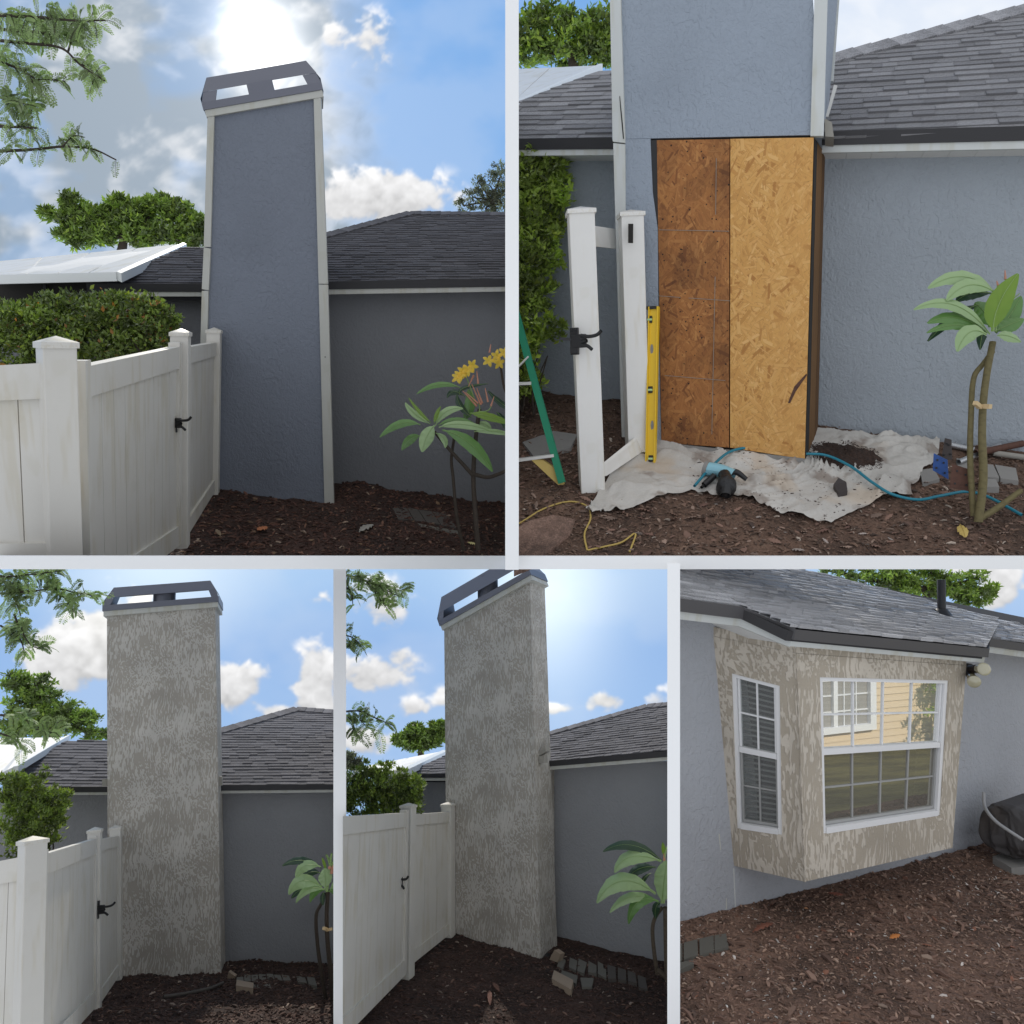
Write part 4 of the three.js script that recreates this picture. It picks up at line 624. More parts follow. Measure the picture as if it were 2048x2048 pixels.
  fallenLeaf(S, 'pale torn leaf lying on the mulch below the pale corner board', [1.462, 0.039, 0.839], [1.574, 0.047, 0.569], 0.09, M.paverPale);
  fallenLeaf(S, 'pale yellow petal on the mulch under the flowering plumeria', [2.521, -0.091, 0.779], [2.61, -0.103, 0.798], 0.06, std([0.62, 0.55, 0.26], 0.8));
}

// ================================================================ yard 2: the chimney opened up
{
  const S = S2, planes = [...S.cuts, APRON2]; S.lean = -0.02;
  ground(S, 'leaf strewn brown soil below the opened chimney', -2.2, 3.9, -1.3, 2.4, 0.05, 0.05, M.soilMid, planes);
  chips(S, 'brown bark chips and soil crumbs before the opened chimney', 7500, -1.0, 3.2, -0.75, 1.7, 0.045, [[0.13, 0.085, 0.062], [0.19, 0.12, 0.085], [0.09, 0.06, 0.047], [0.28, 0.20, 0.155], [0.42, 0.35, 0.29]], 51, planes, chipGeo, 'mulch', (x, z) => x > -0.05 && x < 1.5 && z < 0.0);
  chips(S, 'dry brown and grey leaves lying on the soil before the opened chimney', 950, -0.9, 3.2, -0.2, 1.7, 0.085, [[0.20, 0.12, 0.09], [0.26, 0.18, 0.14], [0.15, 0.085, 0.065], [0.33, 0.28, 0.25]], 52, planes, litterGeo, 'leaf_litter', (x, z) => x > -0.05 && x < 1.6 && z < 0.35);
  setting(S, 'bounce_board', cut(slab([[-2.2, 1.1], [3.9, 0.6], [3.9, -1.3], [-2.2, -1.3]].map(([x, z]) => [x, S.ground(x, z) - 0.12, z]), [0, -0.03, 0]), S, planes), M.whitePaint, 'structure', 'added white bounce board under the ground of the opened chimney');  // unseen reflector, added to brighten the yards below
  const h = thing(S, 'house', 'grey stucco house with pale grey shingles behind the opened chimney', 'house', [2.033, 0.025, -0.7]);
  part(h, 'wall', cut(slab([[1.456, -0.05, -0.7], [3.906, -0.319, -0.7], [3.638, 2.068, -0.7], [1.431, 2.309, -0.7]], [0, 0, -0.15]), S), M.wallExposureMid).userData.label = 'textured stucco wall right of the opening';
  part(h, 'wall', cut(slab([[-1.383, 0.092, -0.7], [-0.024, 0.093, -0.7], [-0.05, 2.551, -0.7], [-1.247, 2.714, -0.7]], [0, 0, -0.15]), S), M.wallExposureMid).userData.label = 'shaded stucco wall left of the chimney';
  for (const [a, b, hi, dr] of [[[1.481, 2.244, -0.42], [3.553, 2.009, -0.42], 0.05, 0.088], [[-0.114, 2.439, -0.42], [-1.135, 2.568, -0.42], 0.045, 0.085]]) {
    part(h, 'trim_board', cut(slab([a, b, add(b, [0, hi, 0]), add(a, [0, hi, 0])], [0, 0, -0.04]), S), M.trimPale);
    part(h, 'drip_edge', cut(slab([add(a, [0, hi, 0.012]), add(b, [0, hi, 0.012]), add(b, [0, hi + dr, 0.03]), add(a, [0, hi + dr, 0.03])], [0, 0, -0.05]), S), M.fascia);
    const n = 12; for (let i = 0; i < n; i++) { const p = mid(a, b, i / n), q = mid(a, b, (i + 0.985) / n); part(h, 'soffit_panel', cut(slab([add(p, [0, 0.01, -0.04]), add(q, [0, 0.01, -0.04]), add(toZ(q, -0.7), [0, 0.01, 0]), add(toZ(p, -0.7), [0, 0.01, 0])], [0, 0.02, 0]), S), M.soffit); }
  }
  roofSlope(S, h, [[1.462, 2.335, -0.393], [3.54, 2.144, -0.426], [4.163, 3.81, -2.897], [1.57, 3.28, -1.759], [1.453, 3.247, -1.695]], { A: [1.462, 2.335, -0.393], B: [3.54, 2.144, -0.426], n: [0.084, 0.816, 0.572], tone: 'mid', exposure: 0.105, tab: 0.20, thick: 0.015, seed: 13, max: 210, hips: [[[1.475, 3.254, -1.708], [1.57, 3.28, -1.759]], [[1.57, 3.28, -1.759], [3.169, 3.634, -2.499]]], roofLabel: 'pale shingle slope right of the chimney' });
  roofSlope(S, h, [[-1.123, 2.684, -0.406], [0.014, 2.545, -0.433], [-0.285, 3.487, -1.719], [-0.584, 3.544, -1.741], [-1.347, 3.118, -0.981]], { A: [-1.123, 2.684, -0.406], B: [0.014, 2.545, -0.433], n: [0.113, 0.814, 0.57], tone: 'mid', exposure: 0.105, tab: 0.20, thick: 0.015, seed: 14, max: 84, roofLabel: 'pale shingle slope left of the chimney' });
  // chimney
  const c = thing(S, 'chimney', 'blue grey chimney with its lower stucco stripped off to bare wood panels', 'chimney', [0.907, 0.042, 0]);
  part(c, 'stucco_panel', slab([[-0.022, 2.456, -0.01], [1.48, 2.276, -0.01], [1.387, 3.166, -0.01], [-0.002, 3.443, -0.01]], [0, 0, -0.85]), M.stuccoExposureMid);
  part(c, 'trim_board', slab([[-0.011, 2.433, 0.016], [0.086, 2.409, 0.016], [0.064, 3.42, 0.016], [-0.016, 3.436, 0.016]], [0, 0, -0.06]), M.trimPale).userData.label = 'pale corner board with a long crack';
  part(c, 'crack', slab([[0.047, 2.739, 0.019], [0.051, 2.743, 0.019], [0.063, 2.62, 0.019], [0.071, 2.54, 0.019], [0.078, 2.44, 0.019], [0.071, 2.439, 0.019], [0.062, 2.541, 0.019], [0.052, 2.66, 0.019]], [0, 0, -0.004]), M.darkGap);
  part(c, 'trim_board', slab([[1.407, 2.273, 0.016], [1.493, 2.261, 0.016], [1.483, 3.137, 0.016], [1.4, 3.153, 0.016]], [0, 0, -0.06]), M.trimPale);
  part(c, 'stucco_panel', slab([[1.483, 2.271, -0.02], [1.515, 2.615, -0.6], [1.545, 3.352, -0.6], [1.476, 3.152, -0.02]], [-0.05, 0, 0]), M.stuccoExposureMid).userData.label = 'narrow side face of the upper chimney';
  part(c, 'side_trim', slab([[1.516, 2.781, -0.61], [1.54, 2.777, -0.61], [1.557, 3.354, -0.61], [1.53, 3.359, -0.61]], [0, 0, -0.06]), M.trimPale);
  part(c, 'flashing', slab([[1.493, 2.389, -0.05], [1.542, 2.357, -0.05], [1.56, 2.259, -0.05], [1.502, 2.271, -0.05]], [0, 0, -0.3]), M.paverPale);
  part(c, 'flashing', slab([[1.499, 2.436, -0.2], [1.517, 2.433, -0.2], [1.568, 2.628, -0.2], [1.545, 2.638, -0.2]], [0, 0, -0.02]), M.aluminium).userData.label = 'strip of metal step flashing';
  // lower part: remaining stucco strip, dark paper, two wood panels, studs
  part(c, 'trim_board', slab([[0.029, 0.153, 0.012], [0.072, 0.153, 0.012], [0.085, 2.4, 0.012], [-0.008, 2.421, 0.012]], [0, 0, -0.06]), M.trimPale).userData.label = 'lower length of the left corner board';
  part(c, 'stucco_strip', slab([[0.057, 0.092, -0.004], [0.353, 0.094, -0.004], [0.333, 1.284, -0.004], [0.33, 1.766, -0.004], [0.292, 2.036, -0.004], [0.276, 2.417, -0.004], [0.079, 2.441, -0.004]], [0, 0, -0.7]), M.stuccoExposureMid).userData.label = 'remaining strip of stucco with a torn edge';
  part(c, 'weather_barrier', slab([[0.26, 1.268, -0.012], [0.371, 1.26, -0.012], [0.373, 2.398, -0.012], [0.262, 2.409, -0.012]], [0, 0, -0.02]), M.black).userData.label = 'black paper behind the torn stucco edge';
  part(c, 'wood_panel', slab([[0.356, 0.106, 0], [0.891, 0.071, 0], [0.857, 2.332, 0], [0.326, 2.398, 0]], [0, 0, -0.025]), M.osbOld).userData.label = 'weathered dark brown strand board panel with nail holes';
  part(c, 'wood_panel', slab([[0.9, 0.071, 0.003], [1.453, -0.014, 0.003], [1.429, 2.262, 0.003], [0.863, 2.332, 0.003]], [0, 0, -0.025]), M.osbNew).userData.label = 'new golden strand board panel';
  part(c, 'sheathing', slab([[0.084, 0.03, -0.03], [1.449, -0.027, -0.03], [1.421, 2.282, -0.03], [0.11, 2.442, -0.03]], [0, 0, -0.64]), M.darkGap);
  for (const L of [[[0.342, 1.756, 0.003], [0.864, 1.695, 0.003]], [[0.33, 1.267, 0.003], [0.506, 1.242, 0.003]], [[0.57, 1.234, 0.003], [0.881, 1.192, 0.003]], [[0.385, 0.648, 0.003], [0.855, 0.595, 0.003]], [[0.765, 2.213, 0.003], [0.766, 1.822, 0.003]], [[0.768, 1.377, 0.003], [0.758, 0.176, 0.003]]]) part(c, 'chalk_line', bar(L[0], L[1], 0.003, 0.0045, V(0, 0, 1)), M.paverPale);
  part(c, 'scratch', slab([[1.318, 0.416, 0.005], [1.36, 0.538, 0.005], [1.441, 0.632, 0.005], [1.446, 0.619, 0.005], [1.382, 0.525, 0.005], [1.334, 0.412, 0.005]], [0, 0, -0.003]), M.rust);
  { const ft = [1.435, 2.259, -0.002], fb = [1.457, -0.016, -0.002], bt = [1.502, 2.273, -0.62], bb = [1.535, 0.117, -0.62];
    for (const [a, b, m, l] of [[0.02, 0.24, M.darkGap, 'dark gap behind the new panel edge'], [0.26, 0.72, M.lumber, 'pale brown corner stud'], [0.74, 1, M.lumberDark, 'dark stud against the house wall']]) part(c, 'stud', slab([mid(fb, bb, a), mid(fb, bb, b), mid(ft, bt, b), mid(ft, bt, a)], [-0.05, 0, 0]), m).userData.label = l; }
  part(c, 'footing', slab([[0.34, 0.033, 0.012], [1.455, -0.073, 0.012], [1.449, -0.008, 0.012], [0.34, 0.112, 0.012]], [0, 0, -0.6]), M.concrete);
  // short fence bay: two posts and rails
  const A = [-0.02, -0.225, 0.739, 1.816], B = [0.199, 0.06, 0.18, 1.853], w = 0.178, dir = [B[0] - A[0], B[2] - A[2]];
  const f = thing(S, 'fence_panel', 'bare white vinyl fence bay, two posts and two rails, boards removed', 'fence', A.slice(0, 3));
  const pa = post(f, A, w, [1, -0.42], M.vinylWhite, S), pb = post(f, B, w * 0.95, [1, -0.42], M.vinylWhite, S);
  part(pb, 'rail_slot', slab([[0.177, 1.776, 0.32], [0.209, 1.775, 0.307], [0.213, 1.636, 0.338], [0.182, 1.638, 0.35]], [0, 0, -0.015]), M.darkGap);
  part(f, 'rail', slab([[-0.142, 1.816, 0.168], [-0.119, 1.658, 0.195], [0.02, 1.655, -0.14], [0.013, 1.808, -0.173]], [0.0, 0, -0.05]), M.vinylWhite);
  part(f, 'rail', slab([[0.042, -0.062, 0.697], [0.038, 0.029, 0.677], [0.216, 0.198, 0.229], [0.242, 0.079, 0.246]], [0.03, 0, -0.04]), M.vinylWhite).userData.label = 'low bottom rail with an open groove on top';
  const lt = thing(S, 'gate_latch', 'black metal gate latch screwed to the front white post', 'latch', [-0.124, 0.941, 0.754]);
  latch(lt, [-0.077, 0.94, 0.901], 1.25, [1, 0.1]); part(lt, 'striker_bar', [bar([-0.179, 0.964, 0.938], [-0.059, 0.948, 0.891], 0.02, 0.035, V(0, 0, 1)), box([-0.075, 0.881, 0.914], [0.06, 0.05, 0.03], 0.006)], M.black);
  // spirit level leaning on the strip
  const lv = thing(S, 'spirit_level', 'yellow spirit level standing upright against the blue grey strip', 'level', [0.325, -0.091, 0.196]);
  { const b = [0.344, -0.076, 0.284], t = [0.316, 1.177, 0.158], d = P3(t).sub(P3(b)), L = d.length(), X = V(1, 0, 0.05); const at = (s, x, z) => P3(b).addScaledVector(d, s).add(V(x, 0, z)).toArray();
    part(lv, 'body', [obox(at(0.5, 0, 0), [0.074, L, 0.02], X, d), obox(at(0.5, -0.034, 0), [0.010, L, 0.05], X, d), obox(at(0.5, 0.034, 0), [0.010, L, 0.05], X, d)], M.yellow);
    for (const s of [0.075, 0.5, 0.925]) { part(lv, 'vial_window', obox(at(s, -0.012, 0.006), [0.036, 0.052, 0.03], X, d, 0.006), M.black); const v = new THREE.CylinderGeometry(0.009, 0.009, 0.036, 10); v.rotateZ(Math.PI / 2); v.translate(...at(s, -0.012, 0.023)); part(lv, 'vial', v, M.vial); }
    for (const s of [0.28, 0.745]) { const g = new THREE.CylinderGeometry(0.012, 0.012, 0.026, 16); g.scale(1, 1, 1); g.rotateX(Math.PI / 2); g.scale(1, 3.3, 1); g.translate(...at(s, 0, 0.0)); part(lv, 'hand_hole', g, M.concrete); }
    for (const s of [0.006, 0.994]) part(lv, 'end_cap', obox(at(s, 0, 0), [0.076, 0.022, 0.052], X, d), M.black); }
  // drop cloth
  { const poly = [[0.331, 0.102, -0.071], [0.6, 0.039, 0], [0.903, 0.009, -0.036], [1.202, -0.029, -0.046], [1.445, -0.055, -0.067], [1.47, 0.043, -0.355], [1.522, 0.124, -0.603], [1.668, 0.112, -0.627], [1.923, 0.079, -0.634], [2.231, 0.038, -0.64], [2.431, 0.011, -0.643], [2.405, -0.052, -0.455], [2.337, -0.11, -0.263], [2.272, -0.137, -0.16], [2.23, -0.192, 0.012], [2.169, -0.218, 0.108], [2.179, -0.255, 0.21], [2.039, -0.267, 0.298], [1.872, -0.298, 0.451], [1.745, -0.334, 0.603], [1.647, -0.369, 0.742], [1.585, -0.361, 0.742], [1.404, -0.325, 0.711], [1.311, -0.305, 0.692], [1.213, -0.269, 0.631], [1.014, -0.222, 0.575], [0.858, -0.21, 0.601], [0.693, -0.178, 0.576], [0.554, -0.209, 0.72], [0.455, -0.238, 0.841], [0.268, -0.269, 1.002], [0.045, -0.283, 1.129], [0.054, -0.218, 0.941], [0.059, -0.157, 0.766], [0.075, -0.092, 0.579], [0.156, 0.005, 0.272], [0.203, 0.068, 0.073]];
    const xs = poly.map(p => p[0]), zs = poly.map(p => p[2]), x0 = Math.min(...xs), x1 = Math.max(...xs), z0 = Math.min(...zs), z1 = Math.max(...zs), st = 0.0125, pos = [], uv = [], idx = [], id = new Map();
    const inP = (x, z) => { let r = false; for (let i = 0, j = poly.length - 1; i < poly.length; j = i++) { const a = poly[i], b = poly[j]; if ((a[2] > z) !== (b[2] > z) && x < (b[0] - a[0]) * (z - a[2]) / (b[2] - a[2]) + a[0]) r = !r; } return r; };
    const fold = (x, z) => {
      const w = fbm(x * 1.3 + 7, z * 1.5 + 3, 2, 501), th = 2.2 + 4.2 * (fbm(x * 0.9 + 2, z * 1.1 + 6, 2, 503) - 0.5), al = x * Math.cos(th) + z * Math.sin(th), ac = -x * Math.sin(th) + z * Math.cos(th), busy = sstep(0.35, 0.65, fbm(x * 1.7 + 3, z * 2.2 + 1, 2, 515));
      const r = (f, g, sd) => 1 - Math.abs(2 * vnoise(ac * f + 3 * w, al * g + 2 * w, sd) - 1), a = r(7, 1.6, 502), b = r(17, 3.2, 507), c3 = r(34, 7, 511);
      const gate = sstep(0.35, 0.62, fbm(x * 3.1 + 9, z * 3.3 + 4, 2, 519)); return 0.036 * Math.pow(a, 3) * (0.3 + gate) + (0.003 + 0.020 * busy * gate) * Math.pow(b, 2.2) + 0.008 * c3 * c3 * busy * (1 - gate) + 0.014 * w;
    };
    const snap = (x, z) => { let bd = 1e9, bx = x, bz = z; for (let i = 0; i < poly.length; i++) { const a = poly[i], b = poly[(i + 1) % poly.length], dx = b[0] - a[0], dz = b[2] - a[2], t = clamp(((x - a[0]) * dx + (z - a[2]) * dz) / (dx * dx + dz * dz)), px = a[0] + dx * t, pz = a[2] + dz * t, d = (px - x) ** 2 + (pz - z) ** 2; if (d < bd) { bd = d; bx = px; bz = pz; } } return [bx, bz]; };
    const vert = (i, j) => { const k = i * 4096 + j; if (!id.has(k)) { let x = x0 + i * st, z = z0 + j * st; if (!inP(x, z)) [x, z] = snap(x, z); id.set(k, pos.length / 3); pos.push(x, S.hgt(x, z) + 0.014 + fold(x, z), z); uv.push(x, z); } return id.get(k); };
    for (let i = 0; x0 + i * st < x1; i++) for (let j = 0; z0 + j * st < z1; j++) { if (![[0, 0], [1, 0], [0, 1], [1, 1]].some(c => inP(x0 + (i + c[0]) * st, z0 + (j + c[1]) * st))) continue; const a = vert(i, j), b = vert(i + 1, j), c2 = vert(i + 1, j + 1), d = vert(i, j + 1); idx.push(a, d, b, b, d, c2); }
    const g = new THREE.BufferGeometry(); g.setAttribute('position', new THREE.Float32BufferAttribute(pos, 3)); g.setAttribute('uv', new THREE.Float32BufferAttribute(uv, 2)); g.setIndex(idx); g.computeVertexNormals();
    const t = thing(S, 'drop_cloth', 'crumpled stained white drop cloth spread in front of the opened chimney', 'cloth', [0.946, -0.126, 0.33]); part(t, 'cloth', g, M.cloth);
    const hgt0 = S.hgt; S.hgt = (x, z) => hgt0(x, z) + (inP(x, z) ? fold(x, z) + 0.012 : 0);
    const dirt = [1.731, -0.038, -0.229], d2 = [1.239, -0.218, 0.475];
    { const t = thing(S, 'soil_heap', 'low heap of dark soil lying on the drop cloth beside the wood panels', 'soil', dirt), pos = [], idx = [], uv = [], N = 22, A = 48;
      for (let i = 0; i <= N; i++) for (let j = 0; j < A; j++) { const a = j / A * 6.2832, e = 0.72 + 0.75 * fbm(3 + Math.cos(a) * 2.2, 3 + Math.sin(a) * 2.2, 3, 78), r = i / N * e, x = dirt[0] + Math.cos(a) * r * 0.29, z = dirt[2] + Math.sin(a) * r * 0.19; pos.push(x, S.hgt(x, z) + 0.034 * (1 - (i / N) ** 2) - 0.012 + 0.022 * fbm(x * 30, z * 30, 2, 79) * (1 - i / N), z); uv.push(x, z); }
      for (let i = 0; i < N; i++) for (let j = 0; j < A; j++) { const p = i * A + j, q = i * A + (j + 1) % A; idx.push(p, q, p + A, q, q + A, p + A); }
      const g2 = new THREE.BufferGeometry(); g2.setAttribute('position', new THREE.Float32BufferAttribute(pos, 3)); g2.setAttribute('uv', new THREE.Float32BufferAttribute(uv, 2)); g2.setIndex(idx); g2.computeVertexNormals(); part(t, 'mound', g2, M.soilHeap); }
    chips(S, 'crumbs of dark soil scattered round the heap on the drop cloth', 5000, dirt[0] - 0.34, dirt[0] + 0.34, dirt[2] - 0.22, dirt[2] + 0.26, 0.016, [[0.045, 0.03, 0.024], [0.065, 0.042, 0.032], [0.09, 0.058, 0.045]], 53, planes, chipGeo, 'mulch', (x, z) => ((x - dirt[0]) / 0.34) ** 2 + ((z - dirt[2]) / 0.24) ** 2 > 0.35 + 0.75 * fbm(x * 9, z * 9, 2, 77));
    chips(S, 'stray soil crumbs sprinkled across the drop cloth', 420, d2[0] - 0.6, d2[0] + 1.1, d2[2] - 0.5, d2[2] + 0.3, 0.022, [[0.07, 0.045, 0.035], [0.11, 0.07, 0.05]], 54, planes, chipGeo, 'mulch', (x, z) => !inP(x, z));
    S.hgt = hgt0; }
  // air tool with blue hose
  const tool = thing(S, 'air_tool', 'black and pale blue air tool lying on the drop cloth', 'tool', [0.921, -0.138, 0.458]);
  part(tool, 'barrel', tube([[0.775, -0.032, 0.415], [0.876, -0.045, 0.425], [0.977, -0.075, 0.457]], 0.052, 18, 0.9), M.toolBlue);
  { const cyl = new THREE.CylinderGeometry(0.055, 0.055, 0.03, 20); const a = P3([0.775, -0.032, 0.415]), b = P3([0.977, -0.075, 0.457]), d = b.clone().sub(a).normalize(); cyl.applyQuaternion(new THREE.Quaternion().setFromUnitVectors(V(0, 1, 0), d)); cyl.translate(a.x, a.y, a.z); part(tool, 'end_ring', cyl, M.concrete); }
  { const g = new THREE.IcosahedronGeometry(0.075, 3), p = g.attributes.position; for (let i = 0; i < p.count; i++) { const x = p.getX(i), y = p.getY(i), z = p.getZ(i), k = 0.85 + 0.35 * fbm(x * 30 + 5, y * 30 + z * 20 + 5, 2, 610); p.setXYZ(i, x * k * 0.95, y * k * 1.15, z * k); } g.computeVertexNormals(); g.translate(...[0.939, -0.137, 0.576]); const g2 = g.clone(); g2.scale(1, 1, 1); const hd = tube([[0.911, -0.057, 0.461], [0.989, -0.05, 0.437], [1.069, -0.103, 0.443]], 0.028, 10, 0.6); part(tool, 'body', [g, hd, tube([[0.915, -0.061, 0.499], [0.946, -0.096, 0.585], [0.945, -0.183, 0.66]], 0.045, 12, 0.8)], M.black); }
  part(tool, 'hose_fitting', [tube([[0.78, -0.133, 0.557], [0.808, -0.106, 0.525], [0.842, -0.075, 0.483]], 0.024, 12), tube([[0.765, -0.146, 0.585], [0.783, -0.132, 0.552]], 0.012, 8)], M.black);
  const hs = thing(S, 'air_hose', 'bright blue air hose looping over the drop cloth to the plumeria', 'hose', [0.728, -0.166, 0.642]);
  part(hs, 'hose', tube([[0.725, -0.124, 0.651], [0.75, -0.092, 0.551], [0.804, -0.029, 0.354], [0.917, 0.053, 0.076], [1.055, 0.069, -0.024], [1.204, 0.045, -0.016], [1.409, 0.023, -0.035], [1.591, 0.01, -0.069], [1.768, -0.054, 0.044], [1.915, -0.142, 0.233], [2.037, -0.201, 0.353], [2.197, -0.239, 0.327], [2.346, -0.228, 0.223], [2.532, -0.214, 0.11], [2.632, -0.235, 0.129], [2.819, -0.325, 0.311]], 0.0105, 8, 1, 160), M.hoseBlue);
  // ladder at the left
  const ld = thing(S, 'step_ladder', 'green step ladder leg with pale rungs and yellow foot at far left', 'ladder', [-0.215, -0.092, 0.868]);
  part(ld, 'side_rail', bar([-0.61, 1.191, 0.678], [-0.199, -0.077, 0.913], 0.05, 0.028, V(0, 0, 1)), M.green); part(ld, 'side_rail', bar([-0.62, 0.31, 0.778], [-0.681, -0.151, 0.911], 0.03, 0.03, V(0, 0, 1)), M.green);
  part(ld, 'rung', bar([-0.654, 0.651, 0.823], [-0.459, 0.652, 0.785], 0.05, 0.022), M.aluminium); part(ld, 'rung', bar([-0.623, 0.083, 0.965], [-0.268, 0.123, 0.873], 0.05, 0.022), M.aluminium); part(ld, 'brace', bar([-0.61, 0.726, 0.81], [-0.487, 0.847, 0.751], 0.012, 0.022, V(0, 0, 1)), M.aluminium);
  part(ld, 'foot_brace', slab([[-0.433, 0.1, 0.937], [-0.352, 0.092, 0.904], [-0.232, 0.005, 0.874], [-0.197, -0.095, 0.883], [-0.235, -0.097, 0.9], [-0.309, 0.008, 0.906]], [0, 0, -0.03]), M.cordYellow).userData.label = 'yellow moulded foot brace'; 
  const cd = thing(S, 'extension_cord', 'dull yellow cord curling over the soil at the foot of the fence', 'cord', [-0.092, -0.194, 0.987]);
  part(cd, 'cord', [tube([[-0.432, -0.324, 1.468], [-0.361, -0.284, 1.325], [-0.262, -0.227, 1.126], [-0.113, -0.2, 0.99], [0.009, -0.222, 1.004], [0.081, -0.277, 1.132], [0.095, -0.35, 1.332], [0.164, -0.419, 1.502]], 0.007, 6, 1, 60), tube([[0.162, -0.417, 1.496], [0.258, -0.405, 1.424], [0.353, -0.391, 1.346], [0.419, -0.356, 1.221], [0.43, -0.431, 1.431]], 0.007, 6, 1, 40)], M.cordYellow);
  // scrap brackets, pipes and stones at the right
  const sb = (label, pts, m, g = 0.012) => { const t = thing(S, 'steel_bracket', label, 'bracket', pts[3]); part(t, 'plate', slab(pts, [0.004, 0, -g]), m); const R = rng(pts[0][0] * 1000); const c1 = mid(pts[0], pts[2], 0.25), c2 = mid(pts[0], pts[2], 0.75), c3 = mid(pts[1], pts[3], 0.25), c4 = mid(pts[1], pts[3], 0.75); for (const q of [c1, c2, c3, c4]) { const s = new THREE.CylinderGeometry(0.007, 0.007, 0.006, 10); s.rotateX(Math.PI / 2); s.translate(q[0], q[1], q[2] + 0.004); part(t, 'bolt_hole', s, M.black); } return t; };
  sb('blue painted steel bracket plate leaning beside the drop cloth', [[2.288, 0.069, 0.218], [2.377, 0.019, 0.192], [2.389, -0.111, 0.217], [2.286, -0.045, 0.246]], M.bluePlate);
  sb('dark upright steel plate behind the blue bracket', [[2.378, 0.148, -0.005], [2.421, 0.134, -0.02], [2.432, -0.004, 0.008], [2.36, -0.004, 0.038]], M.darkPlate);
  sb('rusty brown steel plate lying left of the plumeria stems', [[2.386, 0.017, 0.356], [2.503, -0.029, 0.317], [2.509, -0.17, 0.347], [2.374, -0.138, 0.397]], M.rust);
  for (const [l, a, b, r, m] of [['pale corrugated pipe lying against the wall near the steel brackets', [2.504, 0.023, -0.592], [2.653, -0.01, -0.557], 0.022, M.steel], ['long grey steel pipe on the ground behind the plumeria stems', [2.522, -0.069, -0.311], [2.843, 0.012, -0.667], 0.02, M.steel], ['rusty pipe at the foot of the wall right of the plumeria', [2.645, -0.017, -0.42], [2.99, 0.025, -0.676], 0.026, M.rust], ['short pale pipe at the right end of the wall', [2.78, -0.029, -0.526], [2.981, -0.059, -0.519], 0.022, M.paverPale]]) { const t = thing(S, 'pipe', l, 'pipe', a); part(t, 'tube', tube([a, mid(a, b), b], r, 12), m); if (r === 0.022 && m === M.steel) for (let i = 0; i < 12; i++) { const q = new THREE.TorusGeometry(r, 0.004, 6, 14); q.applyQuaternion(new THREE.Quaternion().setFromUnitVectors(V(0, 0, 1), P3(b).sub(P3(a)).normalize())); q.translate(...mid(a, b, i / 11)); part(t, 'ridge', q, m); } }
  const pv = thing(S, 'paver_strip', 'grey broken pavers on the ground right of the plumeria stems', 'paving', [2.767, -0.152, -0.313]);
  for (const q of [[[2.685, -0.118, -0.378], [2.759, -0.126, -0.384], [2.771, -0.192, -0.203], [2.677, -0.184, -0.189]], [[2.771, -0.126, -0.388], [2.903, -0.148, -0.379], [2.889, -0.212, -0.192], [2.778, -0.195, -0.197]], [[2.635, -0.193, -0.145], [2.745, -0.199, -0.171], [2.75, -0.237, -0.065], [2.638, -0.232, -0.038]], [[2.253, -0.137, -0.155], [2.347, -0.131, -0.208], [2.374, -0.186, -0.064], [2.255, -0.207, 0.043]], [[2.522, -0.083, -0.413], [2.615, -0.098, -0.407], [2.61, -0.162, -0.224], [2.513, -0.145, -0.235]]]) paverThing(S, pv, q, 0.03, M.concrete);
  const st = thing(S, 'stepping_stone', 'pinkish stone slab half buried at the lower left of the cloth', 'stone', [-0.18, -0.355, 1.421]); part(st, 'slab', slab([[-0.415, -0.342, 1.562], [-0.315, -0.276, 1.335], [-0.169, -0.252, 1.212], [-0.012, -0.275, 1.214], [0.003, -0.329, 1.362], [-0.062, -0.401, 1.59], [-0.277, -0.465, 1.855]], [0, -0.08, 0]), M.stone);
  const st2 = thing(S, 'stepping_stone', 'grey paver in the shade behind the front white post', 'stone', [-0.57, 0.094, 0.306]); part(st2, 'slab', slab([[-0.743, 0.147, 0.309], [-0.556, 0.211, 0.053], [-0.343, 0.182, 0.051], [-0.334, 0.099, 0.282], [-0.576, 0.058, 0.495]], [0, -0.08, 0]), M.concrete);
  const rag = thing(S, 'rubber_scrap', 'small dark rubber scrap on the front of the drop cloth', 'scrap', [1.7, -0.174, 0.338]); part(rag, 'scrap', slab([[1.657, -0.148, 0.325], [1.691, -0.109, 0.257], [1.743, -0.137, 0.26], [1.75, -0.181, 0.382], [1.691, -0.189, 0.426]], [0, -0.03, 0]), M.darkPlate);
  fallenLeaf(S, 'yellow leaf on the soil below the plumeria stems', [2.435, -0.371, 0.522], [2.447, -0.423, 0.664], 0.06, M.cordYellow);
